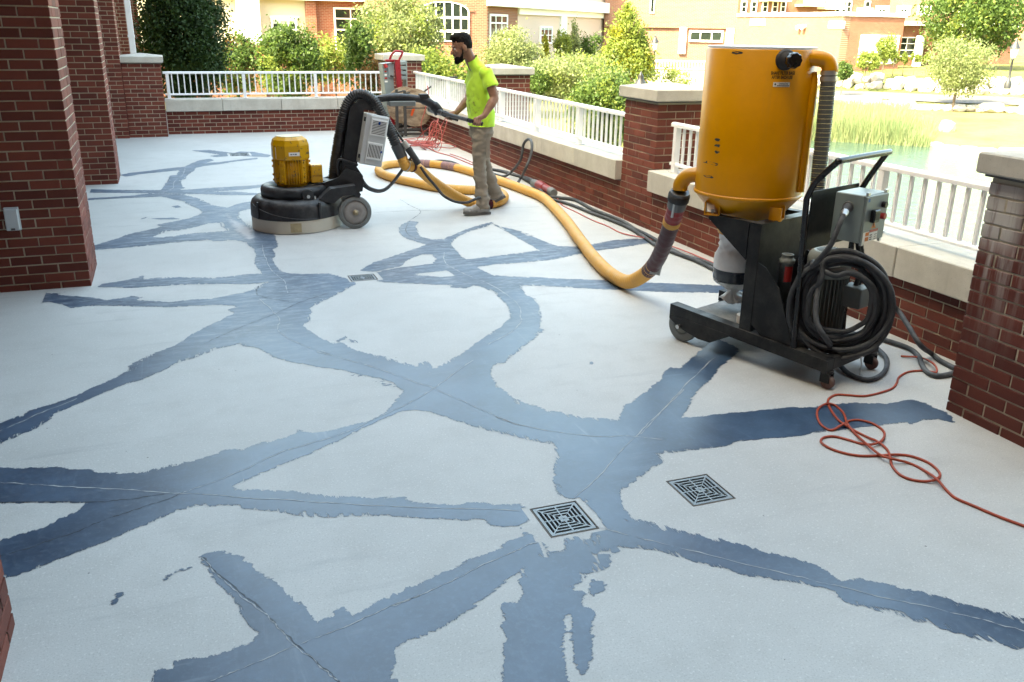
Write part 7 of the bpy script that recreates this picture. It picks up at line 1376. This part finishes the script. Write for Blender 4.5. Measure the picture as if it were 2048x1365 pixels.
# ================================================================ cable spool cart, distribution cabinet, heap of red cord
M_rustframe = pm('cart_frame_black', (0.028, 0.026, 0.025), 0.6, var=0.4, scale=20, dust=0.2)
def wood_mat():
    m, t, b, N, L = nm('spool_wood'); v = coords(t, 'World', (3, 1, 9)); n = noise(t, v, 2.2, 8, 0.7); col = mix(t, ramp(t, n, 0.25, 0.75), (0.16, 0.105, 0.070), (0.50, 0.385, 0.27))
    n2 = noise(t, coords(t, 'World'), 5, 6, 0.7); col = mix(t, math_(t, 'MULTIPLY', ramp(t, n2, 0.52, 0.68), 0.6), col, (0.16, 0.075, 0.04)); L.new(col, b.inputs['Base Color']); b.inputs['Roughness'].default_value = 0.85; bump(t, n, 0.4, 0.01); return m
M_wood = wood_mat(); SXc, SYc, SZc = 4.00, 15.55, 0.50
sp_ = thing('cable_spool', 'weathered wooden cable spool with an orange paint mark', 'spool', (SXc, SYc, 0))
for y0 in (SYc, SYc+0.42):
    MB().cyl((SXc-0.08*(y0 > SYc), y0, SZc+0.01*(y0 > SYc)), (SXc-0.08*(y0 > SYc), y0+0.035, SZc+0.01*(y0 > SYc)), 0.325, n=44, smooth=False).build('flange', M_wood, sp_)
MB().cyl((SXc-0.04, SYc+0.036, SZc), (SXc-0.08, SYc+0.419, SZc), 0.14, n=24).build('drum', M_wood, sp_)
for k in range(5): MB().lathe([(0.155+0.004*(k % 2), -0.03), (0.172, 0), (0.155, 0.03)], M=Matrix.Translation(Vector((SXc-0.06, SYc+0.08+0.065*k, SZc))) @ Matrix.Rotation(R(90), 4, 'X'), n=24).build('wound_cable', M_rub, sp_)
mk_ = MB(); mk_.add([(SXc-0.095, SYc-0.002, SZc-0.13), (SXc-0.055, SYc-0.002, SZc-0.14), (SXc+0.0, SYc-0.002, SZc-0.01), (SXc-0.02, SYc-0.002, SZc+0.015), (SXc-0.05, SYc-0.002, SZc+0.0)], [(0, 1, 2, 3, 4)]); mk_.build('orange_paint_mark', pm('marker_orange', (0.75, 0.09, 0.015), 0.6), sp_)
ct = thing('spool_cart', 'black steel cart frame holding the wooden cable spool', 'cart', (SXc, SYc, 0))
def bar_(p, q, r=0.018, nm_='frame_bar'): M_, L_ = frame(p, q); return MB().box((-r, -r, 0), (r, r, L_), 0, M_).build(nm_, M_rustframe, ct)
y0, y1 = SYc-0.06, SYc+0.50
for y in (y0, y1):
    for z in (0.06, 0.14): bar_((3.66, y, z), (4.40, y, z))
    bar_((3.80, y, 0.02), (3.80, y, 0.80), 0.022, 'post'); bar_((3.80, y, 0.50), (4.28, y, 0.50), 0.011)
for x in (3.66, 4.40): bar_((x, y0, 0.10), (x, y1, 0.10))
bar_((3.66, y0+0.02, 0.02), (3.66, y0+0.02, 0.82), 0.022, 'post')
for x, y, z in ((3.66, y0, 0.76), (3.80, y0, 0.74)): bar_((x-0.10, y-0.06, z-0.01), (x+0.16, y+0.10, z+0.03), 0.012, 'hook_arm')
for x in (3.74, 4.32):
    for y in (y0+0.08, y1-0.08): MB().cyl((x, y-0.03, 0.042), (x, y+0.03, 0.042), 0.042, n=18).build('wheel', M_rub, ct)
cabt = thing('distribution_cabinet', 'grey electrical cabinet on a red hand truck behind the spool', 'cabinet', (3.76, 16.35, 0)); YC = 16.28
def cpt(x, y): return ony(760+x/10.5, 90+y/10.5, YC)
A_, B_, = cpt(45, 400), cpt(300, 900)
MB().prism([(A_.x, A_.z), (cpt(260, 380).x, cpt(260, 380).z), (B_.x+0.02, B_.z-0.5), (A_.x+0.08, B_.z-0.5)], 0.0, 0.32, Matrix(((1, 0, 0, 0), (0, 0, 1, YC), (0, 1, 0, 0), (0, 0, 0, 1)))).build('cabinet', M_grybox, cabt)
MB().box((cpt(150, 0).x, YC-0.02, cpt(0, 690).z), (cpt(275, 0).x, YC-0.002, cpt(0, 400).z), 0.008).build('front_panel', pm('cab_panel', (0.27, 0.31, 0.32), 0.5), cabt)
for k in range(4): MB().box((cpt(75, 0).x, YC-0.006, cpt(0, 580+70*k).z), (cpt(120, 0).x+0.004*k, YC-0.0005, cpt(0, 545+70*k).z)).build('warning_label', M_label if k % 2 else M_red, cabt)
for x0, y0_ in ((190, 640), (225, 655)): MB().box((cpt(x0, 0).x, YC-0.04, cpt(0, y0_+30).z), (cpt(x0+28, 0).x, YC-0.021, cpt(0, y0_).z)).build('latch', M_ink, cabt)
M_rframe = pm('hand_truck_red', (0.26, 0.010, 0.020), 0.35)
MB().prism([(cpt(275, 0).x, cpt(0, 310).z), (cpt(385, 0).x, cpt(0, 310).z), (cpt(440, 0).x, cpt(0, 800).z-0.45), (cpt(345, 0).x, cpt(0, 800).z-0.45)], 0.0, 0.10, Matrix(((1, 0, 0, 0), (0, 0, 1, YC-0.10), (0, 1, 0, 0), (0, 0, 0, 1)))).build('truck_spine', M_rframe, cabt)
MB().tube(catmull([cpt(200, 330), cpt(235, 230), cpt(310, 140), cpt(400, 138), cpt(470, 150), cpt(455, 210), cpt(400, 320)], 7), 0.020, 10).build('truck_handle', M_rframe, cabt); MB().box((cpt(95, 0).x, YC-0.08, cpt(0, 350).z), (cpt(270, 0).x, YC+0.02, cpt(0, 305).z), 0.004).build('truck_shelf', M_rframe, cabt)
MB().tube([cpt(85, 400)+Vector((0, -0.03, 0)), cpt(125, 480)+Vector((0, -0.04, 0))], 0.035, 12).build('red_plug', M_red, cabt)
for k in range(4): MB().box((cpt(405, 0).x, YC-0.01, cpt(0, 420+105*k).z), (cpt(530, 0).x, YC+0.25, cpt(0, 345+105*k).z), 0.006).build('breaker_box', M_grybox, cabt)
MB().box((cpt(530, 0).x, YC-0.012, cpt(0, 800).z-0.3), (cpt(556, 0).x, YC+0.26, cpt(0, 335).z), 0.004).build('side_plate', M_grybox, cabt)
for s in (-1, 1): MB().cyl((3.76+s*0.16-0.02, YC+0.1, 0.10), (3.76+s*0.16+0.02, YC+0.1, 0.10), 0.10, n=22).build('wheel', M_rub, cabt)
MB().box((3.62, YC-0.06, 0.03), (3.92, YC+0.2, 0.06)).build('toe_plate', M_rframe, cabt); MB().box((3.72, YC+0.02, 0.05), (3.80, YC+0.08, 0.75)).build('truck_back', M_rframe, cabt)
# heap of thin red cord: loose loops on the floor, some standing up against the wall
rg = random.Random(9); pc_ = onz(866, 295); P_ = []
for i in range(13):
    cx, cy = pc_.x+rg.uniform(-0.22, 0.22), pc_.y+rg.uniform(-0.30, 0.45); a0 = rg.uniform(0, 6.28); ra, rb_ = rg.uniform(0.10, 0.30), rg.uniform(0.10, 0.42); rot = rg.uniform(0, 3.14); up_ = 0.0 if i % 3 else rg.uniform(0.15, 0.50)
    for k in range(9):
        t = a0+k*0.78; u, v = math.cos(t)*ra, math.sin(t)*rb_
        x, y = cx+u*math.cos(rot)-v*math.sin(rot), cy+u*math.sin(rot)+v*math.cos(rot)
        if up_: x, y, z = cx+0.12+0.10*math.cos(t), cy-0.1+0.22*math.sin(t)*0.6, max(0.01, up_*0.5+up_*0.55*math.sin(t+rot))
        else: z = 0.008+rg.uniform(0, 0.05)+0.004*i
        P_.append((min(x, 4.22), y, z))
cord('red_cord_heap', 'tangled heap of thin red cord beside the wooden spool', 'cord', P_, 0.0065, M_pink, 5, n=6)
cord('hanging_cord_cable', 'red cord hanging from the spool rim down to the tangled heap', 'cord', [ony(855, 172, 15.5), ony(857, 190, 15.46), ony(850, 222, 15.44), ony(842, 250, 15.42), ony(848, 275, 15.38), onz(840, 290, 0.02), onz(852, 300, 0.01)], 0.0075, M_pink, 8, n=6)
cord('hanging_cord_cable', 'second bright red cord from behind the handle to the heap', 'cord', [ony(877, 225, 15.2), ony(870, 245, 15.2), ony(860, 268, 15.15), onz(848, 288, 0.02), onz(870, 303, 0.01), onz(900, 312, 0.008), onz(925, 322, 0.008), onz(945, 330, 0.008)], 0.0075, M_pink, 8, n=6)
cord('black_cable', 'black cable reaching from the spool over the right railing', 'cable', [ony(840, 190, 15.7), ony(856, 178, 15.75), ony(870, 168, 15.8), onx(885, 160, 4.40), onx(900, 155, 4.5), onx(915, 156, 4.6)], 0.016, M_rub, 8)
cord('floor_cable', 'grey cable snaking over the floor behind the yellow hose', 'cable', [onz(818, 320, 0.018), onz(850, 325, 0.018), onz(880, 322, 0.018), onz(905, 325, 0.018), onz(925, 334, 0.018), onz(945, 340, 0.018), onz(980, 345, 0.018)], 0.019, M_cable, 8)
